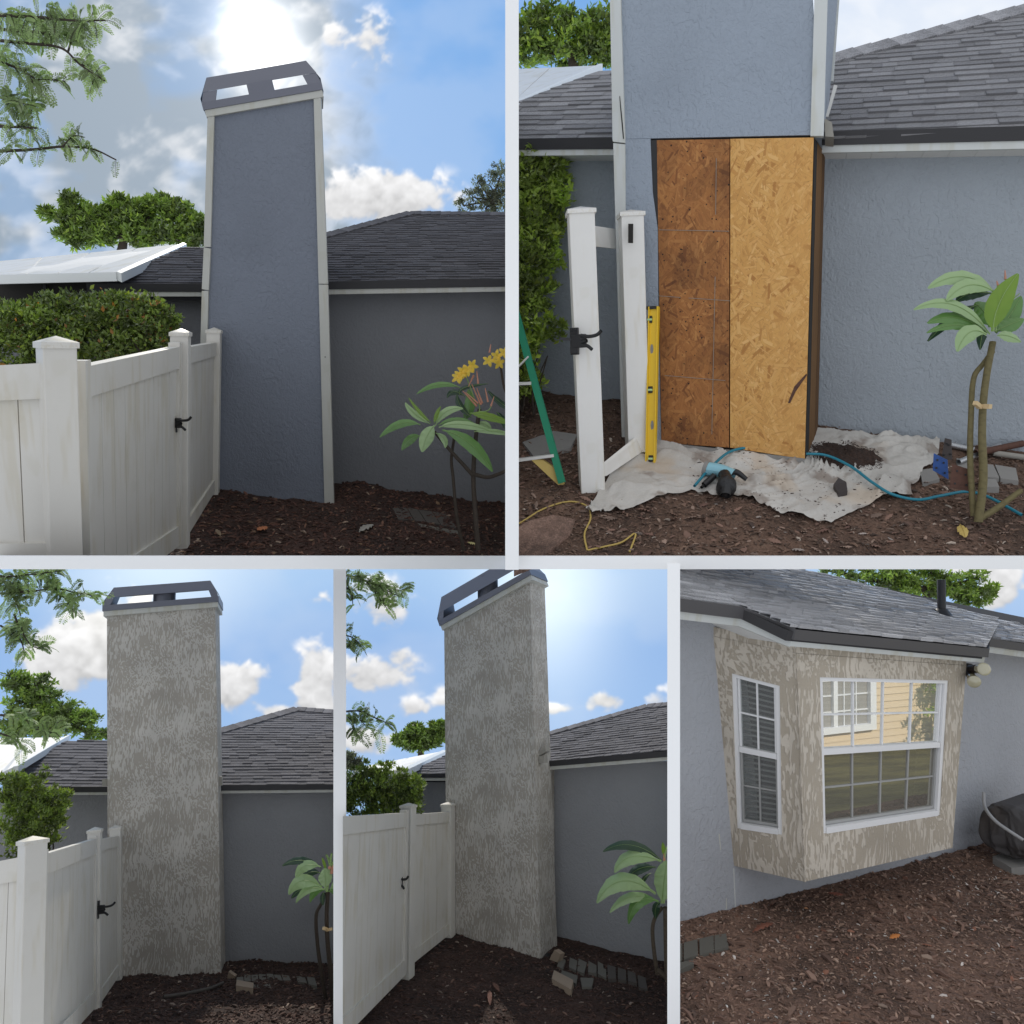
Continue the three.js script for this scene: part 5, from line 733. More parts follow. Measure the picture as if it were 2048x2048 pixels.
  // plumeria
  plumeria(S, 'plumeria with two bare pruned stems in front of the pale stucco wall', {
    bark: M.barkGreen,
    stems: [{ p: [[2.543, -0.347, 0.486], [2.562, -0.073, 0.413], [2.543, 0.218, 0.353], [2.541, 0.409, 0.31], [2.555, 0.598, 0.259], [2.584, 0.811, 0.197]], r: 0.027, t: 0.75 }, { p: [[2.523, -0.318, 0.432], [2.488, 0.031, 0.365], [2.48, 0.306, 0.304], [2.492, 0.599, 0.23], [2.535, 0.661, 0.197], [2.597, 0.749, 0.15]], r: 0.02 }, { p: [[2.554, -0.322, 0.475], [2.646, -0.267, 0.423], [2.795, -0.156, 0.334]], r: 0.022 }],
    cuts: [[[2.518, 0.396, 0.355], [2.478, 0.43, 0.408], 0.026], [[2.535, 0.402, 0.347], [2.571, 0.402, 0.387], 0.028]],
    leaves: [
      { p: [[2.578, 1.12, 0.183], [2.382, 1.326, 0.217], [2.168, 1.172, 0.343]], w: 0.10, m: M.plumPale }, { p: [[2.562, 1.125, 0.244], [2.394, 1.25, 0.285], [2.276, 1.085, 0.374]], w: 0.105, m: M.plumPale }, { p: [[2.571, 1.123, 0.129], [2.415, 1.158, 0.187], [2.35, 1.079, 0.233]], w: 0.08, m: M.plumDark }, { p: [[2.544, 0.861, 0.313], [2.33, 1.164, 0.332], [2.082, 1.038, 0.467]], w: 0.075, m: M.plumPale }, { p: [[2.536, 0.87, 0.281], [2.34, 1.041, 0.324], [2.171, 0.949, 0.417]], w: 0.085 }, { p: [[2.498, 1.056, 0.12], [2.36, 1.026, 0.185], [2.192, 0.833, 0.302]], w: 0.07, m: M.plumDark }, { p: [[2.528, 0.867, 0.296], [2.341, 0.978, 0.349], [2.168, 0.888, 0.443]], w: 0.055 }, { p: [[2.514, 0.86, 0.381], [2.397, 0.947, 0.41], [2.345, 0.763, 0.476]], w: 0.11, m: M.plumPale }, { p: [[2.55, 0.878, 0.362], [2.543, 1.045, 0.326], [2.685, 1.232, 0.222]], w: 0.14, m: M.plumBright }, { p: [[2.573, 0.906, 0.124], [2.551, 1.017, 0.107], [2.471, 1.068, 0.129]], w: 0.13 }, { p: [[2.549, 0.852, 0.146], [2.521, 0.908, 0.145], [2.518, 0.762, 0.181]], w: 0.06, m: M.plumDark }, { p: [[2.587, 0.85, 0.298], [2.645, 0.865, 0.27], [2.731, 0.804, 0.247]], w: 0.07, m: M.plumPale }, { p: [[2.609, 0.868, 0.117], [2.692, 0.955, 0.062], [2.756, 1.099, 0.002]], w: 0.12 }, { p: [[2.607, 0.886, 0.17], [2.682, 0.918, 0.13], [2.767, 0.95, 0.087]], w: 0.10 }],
    buds: [[[2.622, 1.203, 0.2], [2.617, 1.261, 0.189]], [[2.579, 1.166, 0.227], [2.571, 1.197, 0.223]]], br: 0.008, stalks: [[[2.577, 0.877, 0.295], [2.592, 1.01, 0.258], [2.622, 1.203, 0.2]], [[2.593, 0.992, 0.262], [2.645, 1.051, 0.226], [2.71, 1.11, 0.185]], [[2.591, 1.027, 0.254], [2.577, 1.117, 0.239], [2.575, 1.17, 0.228]]],
  });
  tree(S, 'tree', 'bright green tree filling the sky behind the white patio roof of the opened chimney', [[-5.005, 8.094, -11.742, 0.516], [-4.534, 8.198, -11.965, 0.581], [-3.992, 8.046, -12.158, 0.516], [-3.517, 8.086, -12.368, 0.516], [-4.865, 7.585, -11.682, 0.516], [-4.209, 7.553, -11.951, 0.516], [-3.673, 7.528, -12.171, 0.452], [-3.253, 7.445, -12.329, 0.387], [-3.326, 7.763, -12.373, 0.387], [-5.412, 7.862, -11.516, 0.516], [-3.038, 8, -12.55, 0.387]], [[-3.945, 6.912, -11.912], [-4.015, 7.167, -11.943], [-4.088, 7.485, -11.986]], 0.14, { seed: 61, n: 1000, r0: 0.5, size: 0.14, clump: 0.26, squash: 0.8, yellow: 0.35, lift: 0.2 });
  hedge(S, 'tall loose green shrub left of the bare white fence bay', [[-1.017, 2.445, -0.443, 0.173], [-0.861, 2.533, -0.529, 0.148], [-0.72, 2.43, -0.565, 0.148], [-0.94, 2.249, -0.429, 0.222], [-0.711, 2.214, -0.518, 0.173], [-0.615, 2.353, -0.591, 0.079], [-0.61, 2.521, -0.632, 0.054], [-0.951, 1.961, -0.357, 0.247], [-0.746, 1.951, -0.442, 0.185], [-0.962, 1.673, -0.285, 0.247], [-0.757, 1.663, -0.37, 0.173], [-0.949, 1.36, -0.217, 0.247], [-0.768, 1.375, -0.297, 0.148], [-0.914, 1.069, -0.164, 0.222], [-0.733, 1.085, -0.244, 0.123], [-0.595, 1.054, -0.295, 0.069], [-0.926, 0.805, -0.097, 0.173], [-0.85, 0.61, -0.084, 0.148]], { mat: M.leafShrub, seed: 63, n: 900, r0: 0.2, size: 0.06, clump: 0.3, hollow: 0.2, deep: 0.8, yellow: 0.12, lift: 0.25, squash: 1, aspect: 0.5 }, [[-0.863, 0.37, -0.022], [-0.771, 0.341, -0.054]]);
  patioRoof(S, 'white patio roof corner left of the opened chimney', [[-1.443, 3.173, -1.211], [-1.365, 3.267, -1.377], [-1.577, 4.826, -5.317], [-2.799, 4.751, -4.562]], 0.05, 2, 0.08);
}

// ================================================================ yards 3 and 4: the finished chimney, seen square on and from its corner
function finishedYard(S, o) {
  const planes = S.cuts;
  ground(S, o.groundLabel, o.gx[0], o.gx[1], o.gz[0], o.gz[1], 0.06, 0.06, M.soil, planes, o.mound);
  chips(S, o.mulchLabel, 9000, o.cx[0], o.cx[1], o.cz[0], o.cz[1], 0.055, [[0.055, 0.032, 0.025], [0.08, 0.043, 0.032], [0.038, 0.024, 0.020], [0.13, 0.076, 0.056], [0.26, 0.20, 0.16]], o.seed, planes, chipGeo, 'mulch', o.skip);
  const h = thing(S, 'house', o.houseLabel, 'house', o.wallR[0]);
  part(h, 'wall', cut(slab(o.wallR, [0, 0, -0.15]), S), M.wallExposureLow).userData.label = 'dark grey stucco wall right of the chimney'; part(h, 'wall', cut(slab(o.wallL, [0, 0, -0.15]), S), M.wallExposureLow).userData.label = 'shaded stucco wall left of the chimney';
  for (const [a, b, hi, dr, zw] of o.eaves) {
    part(h, 'trim_board', cut(slab([a, b, add(b, [0, hi, 0]), add(a, [0, hi, 0])], [0, 0, -0.04]), S), M.trim);
    part(h, 'drip_edge', cut(slab([add(a, [0, hi, 0.012]), add(b, [0, hi, 0.012]), add(b, [0, hi + dr, 0.03]), add(a, [0, hi + dr, 0.03])], [0, 0, -0.05]), S), M.fascia);
    for (let i = 0; i < 8; i++) { const p = mid(a, b, i / 8), q = mid(a, b, (i + 0.985) / 8); part(h, 'soffit_panel', cut(slab([add(p, [0, 0.01, -0.04]), add(q, [0, 0.01, -0.04]), add(toZ(q, zw), [0, 0.01, 0]), add(toZ(p, zw), [0, 0.01, 0])], [0, 0.02, 0]), S), M.soffit); }
  }
  for (const r of o.roofs) roofSlope(S, h, r.outline, r);
  const c = thing(S, 'chimney', o.chimneyLabel, 'chimney', o.face[0]);
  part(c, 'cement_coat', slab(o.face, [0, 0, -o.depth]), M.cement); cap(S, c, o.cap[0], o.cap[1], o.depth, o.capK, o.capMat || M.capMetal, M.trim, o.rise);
  if (o.filler) part(c, 'side_return', slab(o.filler, [0, 0, -0.3]), M.cement);
  if (o.flash) for (const f of o.flash) part(c, 'flashing', slab(f, [0, 0, -0.12]), M.paverPale);
  return { h, c };
}
{
  const S = S3; S.lean = -0.055;
  finishedYard(S, {
    groundLabel: 'dark mulch ground below the face on cement chimney', mulchLabel: 'dark bark mulch spread before the face on cement chimney', gx: [-2.4, 4.6], gz: [-1.1, 2.9], cx: [-0.3, 3.4], cz: [-0.68, 2.3], seed: 71, mound: (x, z) => 0.05 * Math.exp(-((x - 1.75) ** 2 + (z + 0.5) ** 2) / 0.15), skip: (x, z) => x > 0.2 && x < 1.55 && z < 0.0,
    houseLabel: 'dark grey stucco house behind the face on cement coated chimney', wallR: [[1.397, -0.039, -0.7], [3.114, -0.391, -0.7], [3.191, 2.036, -0.7], [1.355, 2.227, -0.7]], wallL: [[-1.389, 1.085, -0.7], [0.141, 0.86, -0.7], [0.061, 2.361, -0.7], [-1.529, 2.538, -0.7]],
    eaves: [[[1.4, 2.198, -0.42], [3.207, 2.015, -0.42], 0.036, 0.075, -.7], [[0.07, 2.33, -0.42], [-1.172, 2.469, -0.42], 0.034, 0.07, -.7]],
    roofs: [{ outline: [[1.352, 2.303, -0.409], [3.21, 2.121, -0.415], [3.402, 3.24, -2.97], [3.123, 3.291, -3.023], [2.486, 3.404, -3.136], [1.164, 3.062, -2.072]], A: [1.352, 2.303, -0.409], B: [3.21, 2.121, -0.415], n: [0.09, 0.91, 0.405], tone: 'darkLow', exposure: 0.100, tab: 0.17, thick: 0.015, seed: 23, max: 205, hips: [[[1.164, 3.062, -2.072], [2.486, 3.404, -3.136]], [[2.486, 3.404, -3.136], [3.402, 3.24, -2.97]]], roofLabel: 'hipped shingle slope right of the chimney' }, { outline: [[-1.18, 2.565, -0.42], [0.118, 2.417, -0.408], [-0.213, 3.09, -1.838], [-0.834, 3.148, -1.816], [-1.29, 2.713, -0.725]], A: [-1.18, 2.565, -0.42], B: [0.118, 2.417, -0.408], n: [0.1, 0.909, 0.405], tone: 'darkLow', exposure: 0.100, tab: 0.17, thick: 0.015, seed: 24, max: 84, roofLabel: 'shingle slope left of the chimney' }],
    chimneyLabel: 'tan grey cement coated chimney seen square on with dark metal cap', face: [[0.264, 0.233, -0], [1.55, -0.021, 0], [1.394, 4.756, 0], [0.007, 4.67, 0]], depth: 0.62, cap: [[-0.003, 4.727, 0.02], [1.408, 4.785, 0.02]], capK: 1.28, rise: 0.115, filler: [[0.185, 0.109, -0.58], [1.455, -0.128, -0.58], [1.358, 2.328, -0.58], [0.035, 2.471, -0.58]],
    flash: [[[0.046, 2.533, -0.1], [0.105, 2.538, -0.1], [0.11, 2.447, -0.1], [0.056, 2.447, -0.1]], [[1.444, 2.433, -0.1], [1.514, 2.405, -0.1], [1.516, 2.299, -0.1], [1.446, 2.295, -0.1]]],
  });
  const E = [0.394, 0.241, 0.198, 1.928], Mp = [0.469, 0.248, 1.576, 1.999], N = [0.687, 0.562, 4.477, 2.125], k = (a, b, t, d0, d1) => [lerp(a[0], b[0], t), lerp(a[1], b[1], t) + d0, lerp(a[2], b[2], t), lerp(a[3], b[3], t) + d1];
  const f1 = thing(S, 'fence_panel', 'narrow cream vinyl fence panel left of the face on cement chimney', 'fence', Mp.slice(0, 3));
  post(f1, E, 0.125, [E[0] - Mp[0], E[2] - Mp[2]], M.vinyl, S); post(f1, Mp, 0.125, [E[0] - Mp[0], E[2] - Mp[2]], M.vinyl, S); boards(f1, k(Mp, E, 0.06, 0.06, -0.09), k(Mp, E, 0.96, 0.05, -0.09), 3, 0.04, M.vinyl, 0.12, S);
  const gt = thing(S, 'gate', 'closed cream vinyl gate with black latch at the lower left', 'gate', k(N, Mp, 0.5, 0, 0).slice(0, 3));
  boards(gt, k(N, Mp, 0.09, 0.05, -0.10), k(N, Mp, 0.95, 0.08, -0.075), 7, 0.04, M.vinyl, 0.15, S, 0.07);
  latch(gt, [Mp[0] - 0.01, [0.501, 0.245, 1.584, 1.231][3], Mp[2] + 0.12], 1.15, [0.95, 0.2]);
  const f2 = thing(S, 'fence_panel', 'cream vinyl fence corner post and rail at the left edge below the shrub', 'fence', N.slice(0, 3));
  post(f2, N, 0.15, [1, -0.7], M.vinyl, S); { const Q = [0.385, 0.52, 4.262, 2.14]; boards(f2, [Q[0], Q[1], Q[2], N[3] - 0.12], [lerp(Q[0], N[0], 0.92), N[1], lerp(Q[2], N[2], 0.92), N[3] - 0.09], 2, 0.05, M.vinyl, 0.16, S); }
  hedge(S, 'sunlit green shrub with loose shoots above the cream gate', [[-0.777, 2.425, 0.359, 0.195], [-0.59, 2.367, 0.397, 0.195], [-0.377, 2.305, 0.443, 0.167], [-0.256, 2.346, 0.493, 0.1], [-0.726, 2.182, 0.296, 0.25], [-0.459, 2.155, 0.37, 0.209], [-0.312, 2.14, 0.41, 0.111], [-0.535, 2.533, 0.467, 0.095], [-0.466, 2.645, 0.524, 0.05], [-0.43, 2.734, 0.564, 0.033], [-0.748, 2.581, 0.417, 0.111], [-0.909, 2.545, 0.356, 0.167], [-0.676, 1.938, 0.234, 0.223], [-0.435, 1.94, 0.308, 0.153], [-0.176, 2.377, 0.528, 0.056], [-0.13, 2.399, 0.549, 0.028], [-0.667, 2.626, 0.457, 0.039], [-0.773, 2.69, 0.444, 0.045], [-0.322, 2.459, 0.509, 0.045], [-0.212, 2.235, 0.471, 0.045], [-0.225, 2.078, 0.417, 0.039], [-0.587, 2.605, 0.474, 0.033]], { seed: 73, n: 1100, r0: 0.22, size: 0.058, clump: 0.32, yellow: 0.25, lift: 0.4, hollow: 0.15, squash: 1 }, [[-0.68, 1.621, 0.131], [-0.413, 1.594, 0.204]]);
  tree(S, 'tree', 'large dark green tree left of the face on cement chimney', [[-3.616, 4.853, -8.485, 0.368], [-3.263, 4.767, -8.405, 0.368], [-3.014, 4.492, -8.417, 0.315], [-3.47, 4.388, -8.59, 0.42], [-2.969, 4.087, -8.532, 0.368], [-2.564, 4.196, -8.373, 0.315], [-2.314, 4.02, -8.352, 0.315], [-2.113, 3.9, -8.33, 0.263], [-2.519, 3.791, -8.489, 0.315], [-3.275, 3.868, -8.696, 0.42], [-2.016, 3.59, -8.399, 0.21], [-3.678, 3.959, -8.79, 0.42], [-1.765, 3.464, -8.362, 0.126], [-1.814, 3.594, -8.336, 0.105]], [[-2.828, 3.272, -8.75], [-2.85, 3.574, -8.659], [-2.871, 3.877, -8.569]], 0.16, { seed: 74, n: 1100, r0: 0.35, size: 0.10, clump: 0.26, squash: 0.7, yellow: 0.12, lift: 0.2 });
  bough(S, 'feathery branches with light green leaflets at the top left of the face on cement chimney', [[[[-0.548, 4.708, 2.253], [-0.287, 4.705, 2.332], [-0.073, 4.707, 2.398], [0.117, 4.711, 2.458]], 60], [[[-0.55, 4.543, 2.199], [-0.242, 4.535, 2.291], [0.043, 4.53, 2.377], [0.256, 4.461, 2.42], [0.422, 4.421, 2.458]], 72], [[[-0.411, 4.317, 2.17], [-0.342, 4.145, 2.136], [-0.225, 3.969, 2.115], [-0.107, 3.933, 2.14]], 44], [[[-0.074, 4.613, 2.367], [0.113, 4.429, 2.366], [0.207, 4.278, 2.347]], 44], [[[-0.555, 4.214, 2.093], [-0.366, 4.077, 2.107], [-0.298, 3.882, 2.065]], 40], [[[-0.49, 3.277, 2.032], [-0.282, 3.233, 2.081], [-0.121, 3.125, 2.096], [0.017, 3.042, 2.112]], 40], [[[-0.492, 3.094, 1.972], [-0.331, 3.008, 1.994], [-0.263, 2.91, 1.984]], 22], [[[-0.144, 3.104, 2.082], [0.017, 3.042, 2.112], [0.121, 2.985, 2.126]], 16, .5], [[[-0.548, 4.731, 2.26], [-0.386, 4.432, 2.214], [-0.34, 4.286, 2.182]], 46]], 0.012, { seed: 75, len: 0.155, leaf: 0.021 });
  patioRoof(S, 'white patio roof corner beneath the feathery leaves at left', [[-1.181, 2.709, -0.221], [-1.042, 2.781, -0.265], [-0.985, 3.223, -2.294], [-1.913, 3.298, -2.336]], 0.05, 2, 0.07);
  plumeria(S, 'plumeria with few long leaves at the right of the face on cement chimney', {
    bark: M.barkDark,
    stems: [{ p: [[2.852, -0.203, 1.287], [2.836, 0.107, 1.381], [2.797, 0.606, 1.529], [2.796, 0.853, 1.608], [2.814, 1.086, 1.688]], r: 0.028 }, { p: [[2.775, -0.1, 1.242], [2.738, 0.153, 1.311], [2.693, 0.506, 1.41], [2.687, 0.842, 1.516], [2.738, 0.936, 1.562], [2.785, 1.043, 1.61]], r: 0.023 }],
    cuts: [[[2.802, 0.668, 1.594], [2.756, 0.705, 1.657], 0.03], [[2.802, 0.668, 1.594], [2.839, 0.687, 1.677], 0.03]],
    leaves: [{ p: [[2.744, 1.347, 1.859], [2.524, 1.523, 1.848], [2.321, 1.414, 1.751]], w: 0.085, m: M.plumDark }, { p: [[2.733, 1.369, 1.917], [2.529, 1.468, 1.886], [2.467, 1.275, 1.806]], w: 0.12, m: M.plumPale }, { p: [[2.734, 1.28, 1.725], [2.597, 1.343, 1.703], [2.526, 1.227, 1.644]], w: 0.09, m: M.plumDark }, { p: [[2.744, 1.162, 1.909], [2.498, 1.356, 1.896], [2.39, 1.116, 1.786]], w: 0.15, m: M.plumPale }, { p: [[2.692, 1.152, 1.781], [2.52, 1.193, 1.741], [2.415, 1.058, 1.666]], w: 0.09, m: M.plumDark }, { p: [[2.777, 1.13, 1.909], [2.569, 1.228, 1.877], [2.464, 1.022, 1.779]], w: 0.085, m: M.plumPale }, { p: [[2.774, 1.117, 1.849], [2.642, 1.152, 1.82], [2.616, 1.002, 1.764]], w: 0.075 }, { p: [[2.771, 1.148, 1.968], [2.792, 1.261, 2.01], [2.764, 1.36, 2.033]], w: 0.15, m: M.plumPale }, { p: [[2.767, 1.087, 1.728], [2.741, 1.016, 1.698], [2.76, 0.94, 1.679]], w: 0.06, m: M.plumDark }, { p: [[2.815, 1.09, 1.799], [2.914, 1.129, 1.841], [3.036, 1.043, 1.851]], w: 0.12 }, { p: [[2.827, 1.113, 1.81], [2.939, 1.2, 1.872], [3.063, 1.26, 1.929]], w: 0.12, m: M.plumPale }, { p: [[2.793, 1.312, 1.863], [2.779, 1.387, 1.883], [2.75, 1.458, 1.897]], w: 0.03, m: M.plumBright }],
    buds: [[[2.829, 1.347, 1.994], [2.839, 1.418, 2.02]], [[2.843, 1.297, 1.983], [2.863, 1.379, 2.015]]], br: 0.022, stalks: [[[2.792, 1.109, 1.907], [2.818, 1.251, 1.96], [2.834, 1.37, 2.003]], [[2.834, 1.37, 2.003], [2.811, 1.457, 2.024], [2.792, 1.495, 2.031]], [[2.834, 1.37, 2.003], [2.84, 1.461, 2.034], [2.85, 1.501, 2.05]], [[2.834, 1.37, 2.003], [2.874, 1.415, 2.03], [2.894, 1.473, 2.055]]],
  });
  const pv = thing(S, 'paver_strip', 'row of grey pavers half covered by mulch right of the face on cement chimney', 'paving', [1.937, 0.001, 0.251]);
  for (const q of [[[1.747, 0.029, 0.204], [1.82, 0.017, 0.182], [1.843, 0.024, 0.457], [1.76, 0.037, 0.453]], [[1.823, 0.011, 0.052], [1.901, 0, 0.082], [1.927, 0.011, 0.462], [1.846, 0.021, 0.384]], [[1.911, -0.001, 0.083], [1.987, -0.014, 0.06], [2.011, -0.002, 0.466], [1.939, 0.01, 0.487]], [[1.996, -0.017, 0.034], [2.08, -0.028, 0.064], [2.104, -0.018, 0.423], [2.025, -0.006, 0.418]], [[2.089, -0.032, 0.011], [2.167, -0.043, 0.042], [2.197, -0.036, 0.328], [2.111, -0.023, 0.323]], [[2.179, -0.044, 0.069], [2.257, -0.055, 0.099], [2.291, -0.048, 0.408], [2.209, -0.037, 0.353]], [[2.274, -0.057, 0.1], [2.357, -0.069, 0.13], [2.388, -0.063, 0.413], [2.301, -0.049, 0.408]], [[2.452, -0.083, 0.161], [2.551, -0.097, 0.192], [2.576, -0.087, 0.546], [2.469, -0.072, 0.491]], [[2.579, -0.1, 0.219], [2.672, -0.113, 0.275], [2.691, -0.098, 0.721], [2.596, -0.087, 0.62]], [[1.822, 0.03, 0.528], [1.979, 0.007, 0.561], [1.998, 0.011, 0.726], [1.843, 0.034, 0.694]], [[2.001, 0.005, 0.586], [2.147, -0.019, 0.571], [2.164, -0.013, 0.783], [2.015, 0.01, 0.773]]]) paverThing(S, pv, q, 0.02, M.paver);
  const b1 = thing(S, 'brick', 'tan brick lying flat on the mulch right of the face on cement chimney', 'brick', [1.876, 0.033, 0.81]); part(b1, 'block', slab([[1.775, 0.11, 0.597], [1.972, 0.087, 0.771], [1.979, 0.096, 1.038], [1.786, 0.121, 0.894]], [0, -0.08, 0]), M.brickTan);
  const b2 = thing(S, 'brick', 'tan brick standing against the foot of the face on cement chimney', 'brick', [1.68, 0.044, 0.301]); part(b2, 'block', slab([[1.65, 0.125, 0.203], [1.726, 0.063, 0.207], [1.708, -0.01, 0.178], [1.622, 0.009, 0.157]], [0.02, 0, -0.07]), M.brickTan);
  const ed = thing(S, 'edging_strip', 'faint low strip of plastic lawn edging curving over the mulch', 'edging', [1.364, 0.12, 0.976]); part(ed, 'strip', tube([[1.065, 0.206, 1.204], [1.278, 0.166, 1.055], [1.494, 0.124, 0.831], [1.619, 0.094, 0.564]], 0.018, 8), M.paverDark);
}
{
  const S = S4;
  finishedYard(S, {
    groundLabel: 'dark mulch ground below the corner view cement chimney', mulchLabel: 'dark reddish bark mulch around the corner view cement chimney', gx: [-1.8, 4.4], gz: [-1.1, 3.6], cx: [-0.2, 3.6], cz: [-0.73, 3.0], seed: 81, mound: (x, z) => -0.05 * Math.exp(-((x - 1.65) ** 2 + (z - 0.05) ** 2) / 0.03), skip: (x, z) => x > 0.1 && x < 1.5 && z < 0.0 && z > -0.75,
    houseLabel: 'dark grey stucco house right of the corner view cement chimney', wallR: [[1.163, -0.062, -0.75], [3.02, -0.244, -0.75], [3.277, 2.323, -0.75], [1.253, 2.265, -0.75]], wallL: [[-1.617, 0.858, -0.75], [-0.265, 0.907, -0.75], [-0.258, 2.175, -0.75], [-1.66, 2.193, -0.75]],
    eaves: [[[1.34, 2.229, -0.47], [3.419, 2.337, -0.47], 0.045, 0.075, -.75], [[-0.162, 2.113, -0.47], [-1.154, 2.12, -0.47], 0.04, 0.06, -.75]],
    roofs: [{ outline: [[1.268, 2.329, -0.463], [3.44, 2.473, -0.445], [3.038, 3.122, -2.122], [2.771, 3.121, -2.165], [2.423, 3.113, -2.205], [0.905, 2.711, -1.471]], A: [1.268, 2.329, -0.463], B: [3.44, 2.473, -0.445], n: [-0.064, 0.925, 0.374], tone: 'darkLow', exposure: 0.092, tab: 0.16, thick: 0.014, seed: 27, max: 215, hips: [[[0.905, 2.711, -1.471], [2.423, 3.113, -2.205]], [[2.423, 3.113, -2.205], [3.038, 3.122, -2.122]]], roofLabel: 'shingle slope right of the chimney' }, { outline: [[-1.107, 2.179, -0.47], [-0.079, 2.174, -0.467], [-0.619, 2.523, -1.325], [-0.712, 2.47, -1.194]], A: [-1.107, 2.179, -0.47], B: [-0.079, 2.174, -0.467], n: [0.004, 0.927, 0.375], tone: 'darkLow', exposure: 0.092, tab: 0.16, thick: 0.014, seed: 28, max: 70, roofLabel: 'shingle slope left of the chimney' }],
    chimneyLabel: 'tan grey cement coated chimney seen from its right hand corner', face: [[0.096, 0.235, 0], [1.492, -0.063, 0], [1.538, 4.868, 0], [0.054, 4.308, 0]], depth: 0.5, cap: [[0.047, 4.355, 0.02], [1.55, 4.917, 0.02]], capK: 1.36, rise: 0.22,
    filler: [[-0.086, 0.1, -0.46], [1.336, -0.068, -0.46], [1.45, 2.332, -0.46], [-0.074, 2.362, -0.46]],
    flash: [[[1.501, 2.488, -0.12], [1.617, 2.569, -0.12], [1.627, 2.485, -0.12], [1.519, 2.428, -0.12]], [[1.515, 2.422, -0.1], [1.599, 2.438, -0.1], [1.595, 2.337, -0.1], [1.525, 2.339, -0.1]]],
  });
  const E = [0.177, 0.176, 0.093, 1.81], Mp = [0.38, 0.001, 1.324, 1.879], N = [1.389, 0.068, 4.024, 2.072], k = (a, b, t, d0, d1) => [lerp(a[0], b[0], t), lerp(a[1], b[1], t) + d0, lerp(a[2], b[2], t), lerp(a[3], b[3], t) + d1];
  const f1 = thing(S, 'fence_panel', 'cream vinyl fence panel with two posts left of the corner view chimney', 'fence', Mp.slice(0, 3));
  post(f1, E, 0.15, [E[0] - Mp[0], E[2] - Mp[2]], M.vinyl, S); post(f1, Mp, 0.15, [E[0] - Mp[0], E[2] - Mp[2]], M.vinyl, S); boards(f1, k(Mp, E, 0.06, 0.12, -0.09), k(Mp, E, 0.95, 0.05, -0.09), 3, 0.045, M.vinyl, 0.13, S);
  const gt = thing(S, 'gate', 'wide cream vinyl gate closed at the left of the corner view chimney', 'gate', k(N, Mp, 0.5, 0, 0).slice(0, 3));
  boards(gt, k(N, Mp, 0.06, 0.05, -0.09), k(N, Mp, 0.95, 0.08, -0.07), 7, 0.045, M.vinyl, 0.16, S, 0.10);
  latch(gt, [Mp[0] + 0.04, [0.38, 0.001, 1.324, 1.077][3], Mp[2] + 0.26], 1.35, [0.95, 0.2]);
  hedge(S, 'sunlit trimmed hedge above the wide cream gate', [[-0.441, 2.106, 1.455, 0.237], [-0.205, 2.098, 1.329, 0.237], [0.028, 2.076, 1.2, 0.223], [0.24, 2.084, 1.093, 0.178], [0.345, 2.08, 1.037, 0.095], [-0.371, 1.905, 1.345, 0.237], [-0.057, 1.895, 1.178, 0.237], [0.205, 1.886, 1.039, 0.178], [-0.07, 2.264, 1.32, 0.134], [-0.306, 2.272, 1.445, 0.119], [0.055, 2.373, 1.295, 0.053], [-0.202, 2.41, 1.442, 0.042], [-0.582, 2.054, 1.509, 0.237], [0.163, 2.242, 1.191, 0.089]], { seed: 83, n: 1200, r0: 0.22, size: 0.056, clump: 0.32, yellow: 0.22, lift: 0.4, hollow: 0.15, squash: 0.95 }, [[-0.457, 1.426, 1.214], [-0.038, 1.412, 0.991]]);
  tree(S, 'tree', 'small green tree top left of the corner view chimney', [[-4.32, 2.835, -5.031, 0.21], [-4.053, 3.027, -5.1, 0.221], [-3.839, 2.919, -5.25, 0.21], [-4.152, 2.729, -5.157, 0.21], [-3.921, 2.721, -5.28, 0.189], [-4.455, 2.864, -4.95, 0.105], [-3.571, 3.111, -5.319, 0.168], [-3.546, 2.86, -5.424, 0.21], [-3.726, 2.765, -5.365, 0.189], [-3.455, 3.108, -5.381, 0.147]], [[-4.047, 2.273, -5.379], [-4.021, 2.473, -5.319], [-3.999, 2.673, -5.257]], 0.1, { seed: 84, n: 1200, r0: 0.22, size: 0.10, clump: 0.28, squash: 0.65, yellow: 0.2, lift: 0.2 });
  tree(S, 'tree', 'dark olive tree top at the left edge beside the white patio roof', [[-4.815, 2.472, -3.722, 0.208], [-4.679, 2.373, -3.829, 0.148], [-4.962, 2.382, -3.678, 0.247], [-4.626, 2.3, -3.883, 0.079]], [[-4.898, 2.002, -3.851], [-4.856, 2.189, -3.804], [-4.814, 2.377, -3.757]], 0.08, { seed: 85, n: 1300, r0: 0.2, size: 0.07, clump: 0.28, mat: M.leafDull });
  bough(S, 'feathery leaf sprays in the blue sky left of the corner view chimney', [[[[0.597, 4.475, 3.086], [0.778, 4.444, 2.981], [0.95, 4.363, 2.862], [1.118, 4.257, 2.736], [1.225, 4.203, 2.66]], 56], [[[0.885, 4.39, 2.905], [0.955, 4.262, 2.822], [1.04, 4.084, 2.712]], 40], [[[0.579, 4.375, 3.059], [0.705, 4.296, 2.964], [0.701, 4.145, 2.911]], 26], [[[0.481, 3.826, 2.909], [0.616, 3.796, 2.828], [0.695, 3.718, 2.758]], 24], [[[0.588, 3.772, 2.833], [0.617, 3.671, 2.781], [0.65, 3.594, 2.736]], 12, .5], [[[0.399, 2.971, 2.757], [0.63, 2.976, 2.638], [0.778, 2.896, 2.533], [0.946, 2.804, 2.412]], 32], [[[0.486, 2.943, 2.701], [0.538, 2.842, 2.638], [0.538, 2.718, 2.592]], 20, .6], [[[0.615, 2.889, 2.615], [0.671, 2.813, 2.558], [0.797, 2.747, 2.468]], 12, .5], [[[0.95, 4.363, 2.862], [1.126, 4.307, 2.749], [1.236, 4.266, 2.677]], 24, .6]], 0.011, { seed: 86, len: 0.155, leaf: 0.021 });
